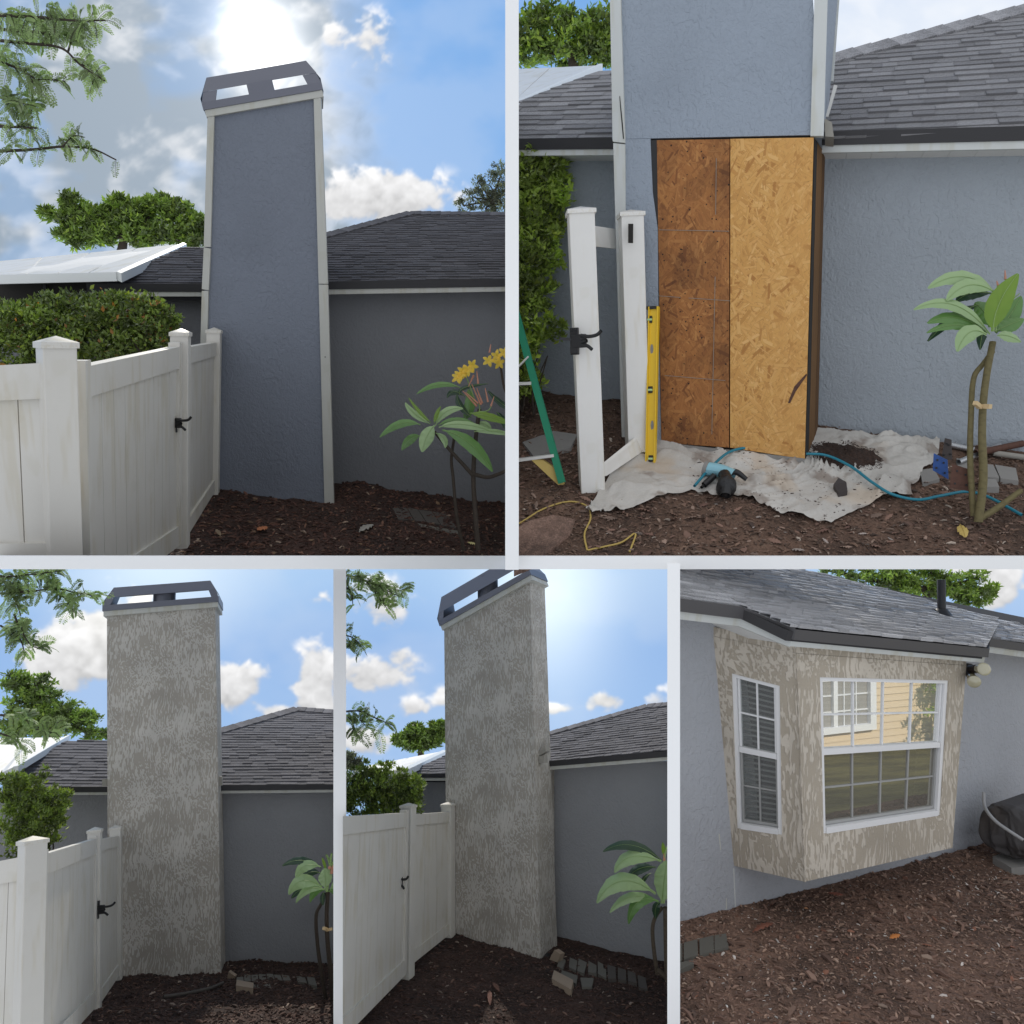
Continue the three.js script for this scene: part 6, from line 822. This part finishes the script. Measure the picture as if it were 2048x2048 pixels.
  patioRoof(S, 'long low white patio roof left of the corner view chimney', [[-1.052, 2.246, 1.112], [-0.645, 2.278, 0.083], [-1.486, 2.549, -2.343], [-2.467, 2.258, -0.518]], 0.05, 3, 0.09);
  plumeria(S, 'plumeria with broad pale leaves at the right of the corner view chimney', {
    bark: M.bark,
    stems: [{ p: [[3.046, 0.01, 0.119], [3.051, 0.212, 0.19], [3.091, 0.539, 0.29], [3.146, 0.651, 0.302], [3.222, 0.737, 0.294]], r: 0.026 }, { p: [[3.153, -0.054, 0.1], [3.206, 0.321, 0.209], [3.272, 0.746, 0.33]], r: 0.034 }, { p: [[3.06, 0.08, 0.197], [3.134, -0.003, 0.128], [3.219, -0.181, 0.019]], r: 0.03 }],
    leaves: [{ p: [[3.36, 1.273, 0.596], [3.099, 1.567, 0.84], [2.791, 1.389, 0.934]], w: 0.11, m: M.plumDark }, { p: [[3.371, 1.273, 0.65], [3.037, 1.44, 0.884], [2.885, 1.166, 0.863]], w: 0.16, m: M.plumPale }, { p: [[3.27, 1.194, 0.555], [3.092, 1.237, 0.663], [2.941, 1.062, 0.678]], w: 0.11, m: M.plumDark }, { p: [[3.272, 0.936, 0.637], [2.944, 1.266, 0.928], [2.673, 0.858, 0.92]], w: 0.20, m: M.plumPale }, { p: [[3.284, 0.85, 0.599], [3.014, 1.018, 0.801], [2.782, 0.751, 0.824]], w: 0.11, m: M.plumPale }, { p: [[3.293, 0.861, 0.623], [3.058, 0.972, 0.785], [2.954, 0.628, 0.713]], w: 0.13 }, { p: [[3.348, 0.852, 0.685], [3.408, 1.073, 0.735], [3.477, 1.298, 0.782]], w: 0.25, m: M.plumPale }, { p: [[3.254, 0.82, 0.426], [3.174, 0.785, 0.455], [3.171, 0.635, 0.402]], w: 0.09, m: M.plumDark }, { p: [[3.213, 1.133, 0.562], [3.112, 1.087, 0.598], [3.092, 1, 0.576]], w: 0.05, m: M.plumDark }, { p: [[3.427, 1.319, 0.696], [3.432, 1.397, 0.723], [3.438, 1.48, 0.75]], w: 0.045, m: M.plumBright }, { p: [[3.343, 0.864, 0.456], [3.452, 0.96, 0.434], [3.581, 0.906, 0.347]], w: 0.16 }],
    stalks: [[[3.352, 0.846, 0.622], [3.411, 1.088, 0.68], [3.449, 1.355, 0.758]], [[3.445, 1.33, 0.751], [3.485, 1.427, 0.765], [3.522, 1.462, 0.759]]], br: 0.016, buds: [[[3.438, 1.294, 0.741], [3.447, 1.367, 0.763]]],
  });
  const pv = thing(S, 'paver_path', 'curving row of worn grey pavers right of the corner view chimney', 'paving', [2.005, -0.064, 0.101]);
  for (const q of [[[1.701, 0, -0.139], [1.805, -0.021, -0.067], [1.872, -0.054, 0.176], [1.782, -0.039, 0.146]], [[1.817, -0.012, -0.168], [1.933, -0.03, -0.136], [2.024, -0.069, 0.125], [1.915, -0.051, 0.088]], [[1.919, -0.022, -0.205], [2.053, -0.044, -0.155], [2.136, -0.086, 0.145], [2.038, -0.071, 0.123]], [[2.048, -0.038, -0.214], [2.18, -0.062, -0.149], [2.262, -0.094, 0.062], [2.164, -0.083, 0.083]], [[2.152, -0.046, -0.267], [2.242, -0.062, -0.22], [2.354, -0.105, 0.058], [2.271, -0.093, 0.041]], [[2.206, -0.065, -0.143], [2.32, -0.084, -0.108], [2.409, -0.119, 0.12], [2.276, -0.095, 0.052]], [[2.285, -0.065, -0.249], [2.395, -0.081, -0.232], [2.508, -0.125, 0.054], [2.425, -0.12, 0.109]], [[2.426, -0.085, -0.237], [2.528, -0.099, -0.231], [2.625, -0.138, 0.033], [2.53, -0.128, 0.054]], [[2.551, -0.102, -0.232], [2.659, -0.119, -0.202], [2.756, -0.156, 0.041], [2.647, -0.141, 0.032]], [[2.694, -0.126, -0.182], [2.796, -0.141, -0.164], [2.915, -0.186, 0.124], [2.8, -0.169, 0.107]], [[1.88, -0.059, 0.214], [2.095, -0.09, 0.244], [2.163, -0.12, 0.447], [1.915, -0.076, 0.334]], [[2.141, -0.099, 0.269], [2.278, -0.109, 0.192], [2.341, -0.14, 0.409], [2.251, -0.135, 0.481]]]) paverThing(S, pv, q, 0.025, pv.children.length > 5 && pv.children.length < 10 ? M.paverDark : M.paver);
  const b1 = thing(S, 'brick', 'tan brick lying flat on the mulch in front of the corner view chimney', 'brick', [2.039, -0.115, 0.555]); part(b1, 'block', slab([[1.851, 0.003, 0.377], [2.145, -0.047, 0.485], [2.222, -0.081, 0.72], [1.92, -0.028, 0.593]], [0, -0.08, 0]), M.brickTan);
  const b2 = thing(S, 'brick', 'tan brick tilted on its edge beside the corner view chimney', 'brick', [1.69, -0.013, 0.01]); part(b2, 'block', slab([[1.725, 0.141, 0.083], [1.782, 0.09, 0.035], [1.735, -0.007, 0.025], [1.65, 0.029, 0.081]], [0.03, 0, -0.07]), M.brickTan);
  const dp = thing(S, 'drain_pipe', 'short black drain pipe lying at the foot of the corner view chimney', 'pipe', [1.562, 0.011, -0.061]); part(dp, 'tube', tube([[1.528, -0.021, -0.051], [1.494, -0, -0.204], [1.45, 0.02, -0.41]], 0.045, 14), M.black);
  fallenLeaf(S, 'long brown leaf on the mulch left of the tan brick', [1.357, -0.04, 0.991], [1.518, -0.075, 1.131], 0.05, std([0.16, 0.08, 0.055], 0.9));
  fallenLeaf(S, 'reddish bark shred near the lower edge before the corner view chimney', [1.415, -0.066, 1.174], [1.585, -0.117, 1.458], 0.05, std([0.12, 0.055, 0.04], 0.9));
}

// ================================================================ yard 5: the bay window
{
  const S = S5, planes = S.cuts;
  ground(S, 'reddish brown mulch ground below the bay window', -1.9, 4.2, -0.9, 1.35, 0.05, 0.04, M.soilBay, planes);
  chips(S, 'fine reddish bark mulch below the bay window', 15000, -1.3, 3.3, -0.45, 1.3, 0.030, [[0.20, 0.125, 0.092], [0.30, 0.195, 0.14], [0.14, 0.092, 0.072], [0.42, 0.30, 0.23], [0.58, 0.52, 0.47]], 91, planes);
  chips(S, 'long bark shreds on the mulch below the bay window', 900, -1.2, 3.0, -0.42, 1.3, 0.065, [[0.16, 0.095, 0.07], [0.24, 0.15, 0.11], [0.34, 0.24, 0.18]], 96, planes);
  chips(S, 'pale grit and flakes scattered over the mulch below the bay window', 500, -0.9, 2.6, -0.42, 0.6, 0.016, [[0.55, 0.52, 0.48], [0.42, 0.40, 0.38]], 92, planes);
  chips(S, 'dry leaf bits on the mulch below the bay window', 130, -1.0, 2.6, -0.4, 1.2, 0.06, [[0.24, 0.11, 0.07], [0.16, 0.085, 0.06], [0.32, 0.16, 0.08]], 93, planes, litterGeo, 'leaf_litter');
  const h = thing(S, 'house', 'pale blue grey stucco house wall and shingle roof around the bay window', 'house', [0.261, -0.016, -0.45]);
  part(h, 'wall', cut(slab([[-0.59, -0.102, -0.45], [4.713, -0.138, -0.45], [4.787, 1.289, -0.45], [-0.616, 1.851, -0.45]], [0, 0, -0.15]), S), M.wallExposureBay);
  for (const [l, pts] of [['long pale drip stain', [[-0.183, 0.442, -0.449], [-0.172, 0.44, -0.449], [-0.16, 0.339, -0.449], [-0.167, 0.337, -0.449]]], ['pale drip stain near the ground', [[-0.061, 0.21, -0.449], [-0.051, 0.209, -0.449], [-0.036, -0.037, -0.448], [-0.044, -0.035, -0.449]]], ['pale drip stain', [[-0.12, 0.035, -0.448], [-0.112, 0.033, -0.449], [-0.108, -0.038, -0.449], [-0.119, -0.036, -0.449]]]]) part(h, 'stain', slab(pts, [0, 0, -0.002]), M.trimPale).userData.label = l;
  // eaves
  const e1 = [[-0.844, 1.886, -0.15], [-0.284, 1.826, -0.15]], e2 = [[-0.128, 1.726, 0.1], [1.662, 1.561, 0.1]], e3 = [[2.076, 1.594, -0.15], [4.13, 1.355, -0.15]];
  const eave = (a, b, w, d) => { part(h, 'trim_board', cut(slab([a, b, add(b, [0, -w, -0.012]), add(a, [0, -w, -0.012])], [0, 0, -0.03]), S), M.trimPale); part(h, 'drip_edge', cut(slab([add(a, [0, 0, 0.02]), add(b, [0, 0, 0.02]), add(b, [0, d, 0.03]), add(a, [0, d, 0.03])], [0, 0, -0.05]), S), M.fasciaBay); };
  eave(e1[0], e1[1], 0.045, 0.075); eave(e1[1], e2[0], 0.045, 0.07); eave(e2[0], e2[1], 0.04, 0.062); eave(e2[1], add(e3[0], [-0.02, 0.02, 0]), 0.04, 0.06); eave(e3[0], e3[1], 0.045, 0.06);
  { const sp = (a, b, n) => { for (let i = 0; i < n; i++) { const p = mid(a, b, i / n), q = mid(a, b, (i + 0.98) / n); part(h, 'soffit_panel', cut(slab([add(p, [0, -0.03, -0.02]), add(q, [0, -0.03, -0.02]), add(toZ(q, -0.46), [0, -0.03, 0]), add(toZ(p, -0.46), [0, -0.03, 0])], [0, 0.012, 0]), S), M.soffit); } }; sp(e1[0], e1[1], 4); sp(e1[1], e2[0], 2); sp(e2[0], e2[1], 9); sp(e3[0], e3[1], 3); }
  // roof: main slope, and the low slope over the bay
  const top = [0, 0.005, 0];
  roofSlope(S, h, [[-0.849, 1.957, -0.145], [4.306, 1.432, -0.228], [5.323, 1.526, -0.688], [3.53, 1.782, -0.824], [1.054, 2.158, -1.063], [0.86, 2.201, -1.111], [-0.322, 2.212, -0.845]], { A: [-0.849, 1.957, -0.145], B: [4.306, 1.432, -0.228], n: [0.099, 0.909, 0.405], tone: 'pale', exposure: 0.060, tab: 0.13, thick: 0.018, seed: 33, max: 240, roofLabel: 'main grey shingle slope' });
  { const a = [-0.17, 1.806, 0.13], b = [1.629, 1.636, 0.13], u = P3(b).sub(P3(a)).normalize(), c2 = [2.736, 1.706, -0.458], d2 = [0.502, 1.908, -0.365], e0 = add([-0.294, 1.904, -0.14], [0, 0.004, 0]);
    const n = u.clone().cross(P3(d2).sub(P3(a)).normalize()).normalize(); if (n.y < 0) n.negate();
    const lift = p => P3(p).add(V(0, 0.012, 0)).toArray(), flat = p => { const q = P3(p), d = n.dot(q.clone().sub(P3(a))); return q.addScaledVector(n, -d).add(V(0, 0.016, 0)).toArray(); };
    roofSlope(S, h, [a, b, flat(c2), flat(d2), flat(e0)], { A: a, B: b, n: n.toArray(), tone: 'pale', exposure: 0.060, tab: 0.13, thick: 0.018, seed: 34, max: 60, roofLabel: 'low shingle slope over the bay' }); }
  // the bay
  const bay = thing(S, 'bay_window', 'tan cement coated bay window with two white grid windows', 'window', [0.678, 0.294, 0]);
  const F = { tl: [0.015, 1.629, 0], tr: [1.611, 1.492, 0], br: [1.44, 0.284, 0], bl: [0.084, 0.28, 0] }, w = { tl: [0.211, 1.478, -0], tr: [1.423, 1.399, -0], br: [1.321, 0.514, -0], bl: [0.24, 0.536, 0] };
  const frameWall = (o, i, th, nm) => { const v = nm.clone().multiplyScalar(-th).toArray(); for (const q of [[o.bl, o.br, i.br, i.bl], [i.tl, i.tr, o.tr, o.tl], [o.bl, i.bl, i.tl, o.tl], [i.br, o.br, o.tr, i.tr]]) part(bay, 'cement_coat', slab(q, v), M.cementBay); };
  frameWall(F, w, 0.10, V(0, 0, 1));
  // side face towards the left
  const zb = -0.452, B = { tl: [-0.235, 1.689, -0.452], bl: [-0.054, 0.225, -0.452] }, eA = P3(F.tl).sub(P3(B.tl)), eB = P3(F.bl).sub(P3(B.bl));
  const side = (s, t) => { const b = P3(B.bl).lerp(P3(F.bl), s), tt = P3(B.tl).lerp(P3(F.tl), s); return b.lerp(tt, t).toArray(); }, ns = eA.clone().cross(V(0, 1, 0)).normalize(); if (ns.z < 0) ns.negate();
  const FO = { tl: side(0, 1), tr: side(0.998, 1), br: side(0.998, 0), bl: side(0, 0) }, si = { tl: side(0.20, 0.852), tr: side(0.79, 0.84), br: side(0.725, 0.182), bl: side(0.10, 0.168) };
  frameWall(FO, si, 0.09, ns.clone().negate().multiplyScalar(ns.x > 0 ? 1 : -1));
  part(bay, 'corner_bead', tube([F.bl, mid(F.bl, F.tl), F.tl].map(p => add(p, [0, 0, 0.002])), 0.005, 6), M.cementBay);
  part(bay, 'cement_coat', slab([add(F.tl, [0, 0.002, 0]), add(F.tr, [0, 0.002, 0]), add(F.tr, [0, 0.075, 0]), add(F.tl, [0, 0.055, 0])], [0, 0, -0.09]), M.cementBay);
  part(bay, 'cement_coat', slab([add(B.tl, [0, 0.002, 0]), add(F.tl, [-0.004, 0.002, -0.004]), add(F.tl, [-0.004, 0.055, -0.004]), add(B.tl, [0, 0.06, 0])], [0.05, 0, -0.05]), M.cementBay);
  part(bay, 'cement_coat', slab([F.br, [F.br[0] + 0.25, F.br[1], -0.452], [F.tr[0] + 0.25, F.tr[1], -0.452], F.tr], [-0.02, 0, -0.02]), M.cementBay);
  part(bay, 'bay_floor', slab([F.bl, F.br, [F.br[0] + 0.25, F.br[1], -0.452], B.bl].map(p => add(p, [0, 0.004, -0.002])), [0, 0.03, 0]), M.cementBay);
  part(bay, 'bay_ceiling', slab([F.tl, F.tr, [F.tr[0] + 0.25, F.tr[1], -0.452], B.tl].map(p => add(p, [0, 0.03, -0.002])), [0, 0.03, 0]), M.soffit);
  // a window set in an opening: q(s, t) gives points, n outward
  const windowIn = (label, I, n, cols, blinds, glass) => {
    const q = (s, t, d) => mid(mid(I.bl, I.br, s), mid(I.tl, I.tr, s), t).map((v, k) => v + n.getComponent(k) * d), W = P3(I.br).sub(P3(I.bl)).length(), H = P3(I.tl).sub(P3(I.bl)).length();
    const piece = (s0, s1, t0, t1, d, th) => slab([q(s0, t0, d), q(s1, t0, d), q(s1, t1, d), q(s0, t1, d)], n.clone().multiplyScalar(-th).toArray());
    const win = part(bay, 'window', [piece(0, 0.026 / W, 0, 1, -0.008, 0.06), piece(1 - 0.026 / W, 1, 0, 1, -0.008, 0.06), piece(0.026 / W, 1 - 0.026 / W, 0, 0.036 / H, 0.002, 0.07), piece(0.026 / W, 1 - 0.026 / W, 1 - 0.024 / H, 1, -0.008, 0.06)], M.white); win.userData.label = label;
    const a = 0.029 / W, b = 1 - a, t0 = 0.040 / H, t1 = 1 - 0.028 / H, tm = 0.515, sw = 0.014 / W, sh = 0.018 / H;
    part(win, 'meeting_rail', piece(a, b, tm - 0.018 / H, tm + 0.018 / H, -0.012, 0.045), M.white);
    for (const [s0, s1] of [[a, a + sw], [b - sw, b]]) part(win, 'sash_stile', piece(s0, s1, tm + 0.019 / H, t1, -0.024, 0.03), M.white);
    for (const [s0, s1] of [[a, a + sw], [b - sw, b]]) part(win, 'sash_stile', piece(s0, s1, t0, tm - 0.019 / H, -0.03, 0.03), M.screenBar);
    part(win, 'sash_rail', piece(a + sw, b - sw, t0, t0 + sh, -0.03, 0.03), M.screenBar);
    for (const [lo, hi, m, d] of [[t0 + sh, tm - 0.019 / H, M.screenBar, -0.036], [tm + 0.019 / H, t1, M.white, -0.03]]) {
      const bw = 0.011 / W, bh = 0.011 / H, tc = (lo + hi) / 2;
      for (let i = 1; i < cols; i++) { const s = lerp(a + sw, b - sw, i / cols); part(win, 'glazing_bar', [piece(s - bw / 2, s + bw / 2, lo, tc - bh / 2, d, 0.012), piece(s - bw / 2, s + bw / 2, tc + bh / 2, hi, d, 0.012)], m); }
      part(win, 'glazing_bar', piece(a + sw, b - sw, tc - bh / 2, tc + bh / 2, d, 0.012), m);
      for (let i = 0; i < cols; i++) for (const [y0, y1] of [[lo, tc - bh / 2], [tc + bh / 2, hi]]) { const s0 = lerp(a + sw, b - sw, i / cols) + (i ? bw / 2 : 0), s1 = lerp(a + sw, b - sw, (i + 1) / cols) - (i < cols - 1 ? bw / 2 : 0), c4 = [q(s0, y0, d - 0.008), q(s1, y0, d - 0.008), q(s1, y1, d - 0.008), q(s0, y1, d - 0.008)]; part(win, 'pane', fromTris([c4[0], c4[1], c4[2], c4[0], c4[2], c4[3]].flat()), m === M.screenBar ? glass[1] : glass[0]); }
    }
    for (let i = 0; i < blinds; i++) { const t = lerp(t0 + 0.02, t1 - 0.01, i / (blinds - 1)); part(win, 'blind_slat', piece(a, b, t - 0.008 / H, t + 0.006 / H, -0.10, 0.006), M.blind); }
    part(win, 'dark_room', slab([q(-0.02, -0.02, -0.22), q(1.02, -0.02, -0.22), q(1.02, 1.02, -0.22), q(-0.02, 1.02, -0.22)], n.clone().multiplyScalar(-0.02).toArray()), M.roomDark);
  };
  windowIn('wide white window with a grid of sixteen panes', w, V(0, 0, 1), 4, 26, [M.glass, M.glassScreen]);
  windowIn('narrow white side window with eight panes', si, ns, 2, 26, [M.glassSide, M.glassSide]);
  // things by the bay
  const vp = thing(S, 'vent_pipe', 'black vent pipe standing on the grey shingle roof above the bay', 'pipe', [2.146, 1.808, -0.543]); { const b = P3([2.139, 1.806, -0.538]); const t = new THREE.CylinderGeometry(0.031, 0.031, 0.29, 20); t.translate(b.x, b.y + 0.12, b.z); part(vp, 'tube', t, M.fascia); const c = new THREE.CylinderGeometry(0.04, 0.075, 0.05, 20); c.translate(b.x, b.y + 0.01, b.z); part(vp, 'boot', c, M.fascia); }
  const fl = thing(S, 'floodlight', 'twin head floodlight with bronze sockets under the eave right of the bay', 'lamp', [1.676, 1.461, -0.033]);
  { const a = P3([1.722, 1.457, -0.067]); part(fl, 'base_plate', box([a.x, a.y, a.z], [0.07, 0.07, 0.05], 0.01), M.bronze);
    for (const [s, e, r] of [[[1.682, 1.461, -0.03], [1.587, 1.487, 0.126], 0.044], [[1.683, 1.442, -0.031], [1.576, 1.403, 0.071], 0.043]]) { const A = P3(s), E = P3(e), d = E.clone().sub(A).normalize(), Q = new THREE.Quaternion().setFromUnitVectors(V(0, 1, 0), d); const sk = new THREE.CylinderGeometry(0.03, 0.026, 0.09, 16); sk.applyQuaternion(Q); const m1 = A.clone().lerp(E, 0.35); sk.translate(m1.x, m1.y, m1.z); part(fl, 'socket', sk, M.bronze); const L = new THREE.LatheGeometry([[0.028, -0.055], [0.034, -0.04], [r * 0.85, -0.005], [r, 0.02], [r * 0.97, 0.026], [r * 0.6, 0.034], [0.001, 0.037]].map(p => new THREE.Vector2(...p)), 24); L.applyQuaternion(Q); L.translate(E.x, E.y, E.z); part(fl, 'bulb', L, M.lampGlass); } }
  const gc = thing(S, 'grill_cover', 'grey fabric cover over a bulky object at the right of the bay', 'cover', [2.029, 0.218, -0.06]);
  { const g = new RoundedBoxGeometry(0.56, 0.36, 0.36, 16, 0.15), p = g.attributes.position, c = P3([2.4, 0.263, -0.103]); for (let i = 0; i < p.count; i++) { const x = p.getX(i), yy = p.getY(i), z = p.getZ(i), f = fbm(x * 11 + 4, yy * 3 + z * 11 + 4, 3, 701) - 0.5, k = 1 + 0.10 * sstep(0.1, -0.2, yy) + f * 0.45 + 0.05 * Math.sin(14 * Math.atan2(z, x)) * sstep(0.12, -0.15, yy); p.setXYZ(i, c.x + x * k, c.y + yy * (1 + f * 0.1) + 0.05 * sstep(-0.1, 0.3, x) * sstep(0, 0.2, yy), c.z + z * k); } g.computeVertexNormals(); part(gc, 'fabric', metreUV(plain(g)), M.grill); }
  const hs = thing(S, 'grey_hose', 'grey rubber hose draped over the grey cover at right', 'hose', [1.822, 0.59, -0.023]); part(hs, 'hose', tube([[1.769, 0.613, 0.009], [1.725, 0.549, 0.039], [1.662, 0.517, 0.107], [1.652, 0.48, 0.166], [1.664, 0.45, 0.225], [1.709, 0.402, 0.299]], 0.011, 8), M.tubeGrey);
  const cs = thing(S, 'concrete_slab', 'pale concrete slab edge on the mulch at far right', 'slab', [2.196, 0.004, -0.117]); part(cs, 'slab', slab([[2.165, 0.054, -0.183], [2.437, 0.059, -0.211], [2.644, 0.064, -0.181], [2.286, 0.056, 0.052], [2.09, 0.052, -0.005]], [0, -0.09, 0]), M.concrete);
  const pv = thing(S, 'paver_strip', 'grey square pavers in the mulch at the lower left of the bay', 'paving', [-0.539, -0.054, -0.154]);
  for (const q of [[[-0.628, -0.056, -0.228], [-0.529, -0.054, -0.226], [-0.636, -0.056, -0.093], [-0.741, -0.058, -0.085]], [[-0.516, -0.054, -0.226], [-0.416, -0.051, -0.219], [-0.529, -0.054, -0.084], [-0.63, -0.056, -0.084]], [[-0.411, -0.051, -0.217], [-0.332, -0.05, -0.208], [-0.423, -0.052, -0.083], [-0.526, -0.054, -0.083]], [[-0.731, -0.058, -0.243], [-0.639, -0.056, -0.227], [-0.751, -0.059, -0.085], [-0.848, -0.061, -0.09]], [[-0.859, -0.061, -0.075], [-0.695, -0.057, -0.064], [-0.717, -0.058, -0.029], [-0.915, -0.062, -0.001]]]) paverThing(S, pv, q, 0.018, M.paver);
  fallenLeaf(S, 'bright orange leaf lying on the mulch in front of the bay window', [0.475, -0.012, 0.265], [0.57, -0.01, 0.258], 0.035, std([0.55, 0.20, 0.05], 0.7));
  fallenLeaf(S, 'large reddish brown leaf lying left of centre on the mulch', [-0.2, -0.027, -0.129], [-0.009, -0.023, -0.158], 0.04, std([0.20, 0.075, 0.045], 0.8));
  fallenLeaf(S, 'reddish leaf close to the wall below the bay', [0.616, -0.009, -0.3], [0.69, -0.008, -0.244], 0.04, std([0.24, 0.09, 0.06], 0.8));
  tree(S, 'tree', 'light green airy tree rising behind the grey roof of the bay window', [[6.279, 2.076, -5.347, 0.148], [6.549, 2.046, -5.221, 0.223], [6.887, 1.981, -5.065, 0.26], [7.156, 1.951, -4.939, 0.26], [7.426, 1.921, -4.813, 0.26], [7.694, 1.928, -4.685, 0.297], [7.997, 1.899, -4.543, 0.297], [8.264, 1.906, -4.416, 0.297], [8.472, 1.763, -4.327, 0.223], [8.641, 1.73, -4.249, 0.185], [8.736, 1.844, -4.196, 0.134], [8.493, 2.023, -4.299, 0.185], [7.533, 1.776, -4.772, 0.185], [8.308, 1.685, -4.41, 0.185], [7.819, 2.116, -4.613, 0.223], [7.315, 2.14, -4.851, 0.223]], [[7.822, 1.339, -4.664], [7.795, 1.56, -4.662], [7.768, 1.782, -4.66]], 0.1, { seed: 94, n: 600, r0: 0.24, size: 0.085, clump: 0.26, squash: 0.9, yellow: 0.3, lift: 0.1, aspect: 0.35, hollow: 0.02 });
  // what the panes mirror: the neighbour's lawn, cream house and shrub, behind the viewer
  setting(S, 'lawn', slab([[1.2, 0.0, 1.3], [14, 0.0, 1.3], [14, -1.16, 6.2], [1.2, -1.16, 6.2]], [0, -0.05, 0]), M.lawn, 'structure', 'dry lawn sloping away across the yard, seen mirrored in the bay window');
  const nb = thing(S, 'neighbour_house', 'cream sided neighbouring house mirrored in the wide bay window', 'house', [8, -1.16, 6]);
  for (let i = 0; i < 19; i++) part(nb, 'siding_board', slab([[5, -1.16 + i * 0.125, 6], [13, -1.16 + i * 0.125, 6], [13, -1.16 + i * 0.125 + 0.123, 6.02], [5, -1.16 + i * 0.125 + 0.123, 6.02]], [0, 0, 0.08]), M.cream);
  { const bx = (x0, x1, y0, y1, z, d) => box([(x0 + x1) / 2, (y0 + y1) / 2, z], [x1 - x0, y1 - y0, d]), win = part(nb, 'window', [bx(6.2, 8.25, -0.74, -0.63, 5.96, 0.1), bx(6.2, 8.25, 0.42, 0.52, 5.96, 0.1), bx(6.2, 6.32, -0.63, 0.42, 5.96, 0.1), bx(8.1, 8.25, -0.63, 0.42, 5.96, 0.1), bx(7.2, 7.3, -0.63, 0.42, 5.965, 0.08)], M.white); part(win, 'pane', bx(6.32, 8.1, -0.63, 0.42, 5.995, 0.02), M.paverPale); for (const x of [6.6, 6.9, 7.5, 7.8]) part(win, 'glazing_bar', bx(x - 0.012, x + 0.012, -0.63, 0.42, 5.975, 0.02), M.white); for (const v of [-0.38, -0.1, 0.16]) part(win, 'glazing_bar', bx(6.32, 8.1, v - 0.012, v + 0.012, 5.978, 0.02), M.white); }
  { const t = thing(S, 'shrub', 'leafy green shrub before the cream house, mirrored in the bay window', 'shrub', [9.8, -1.1, 5.5]); part(t, 'foliage', leafCloud([[9.9, -0.2, 5.5, 0.5], [10.2, -0.6, 5.4, 0.4], [9.8, 0.2, 5.5, 0.4], [10.3, 0.3, 5.5, 0.5], [9.7, -0.7, 5.4, 0.35], [9.3, -0.55, 5.5, 0.18], [9.15, -0.4, 5.5, 0.12]], { seed: 95, n: 800, r0: 0.5, size: 0.09, yellow: 0.3, squash: 1 }), M.leafShrub); part(t, 'stem', tube([[9.9, -1.1, 5.5], [9.9, -0.6, 5.5], [9.95, 0, 5.5]], 0.03, 6), M.bark); }
}

scene.environmentIntensity = 1;
const renderer = new THREE.WebGLRenderer({ antialias: true });
renderer.toneMapping = THREE.LinearToneMapping; renderer.toneMappingExposure = EXPOSURE; renderer.shadowMap.enabled = true;
renderer.render(scene, camera);
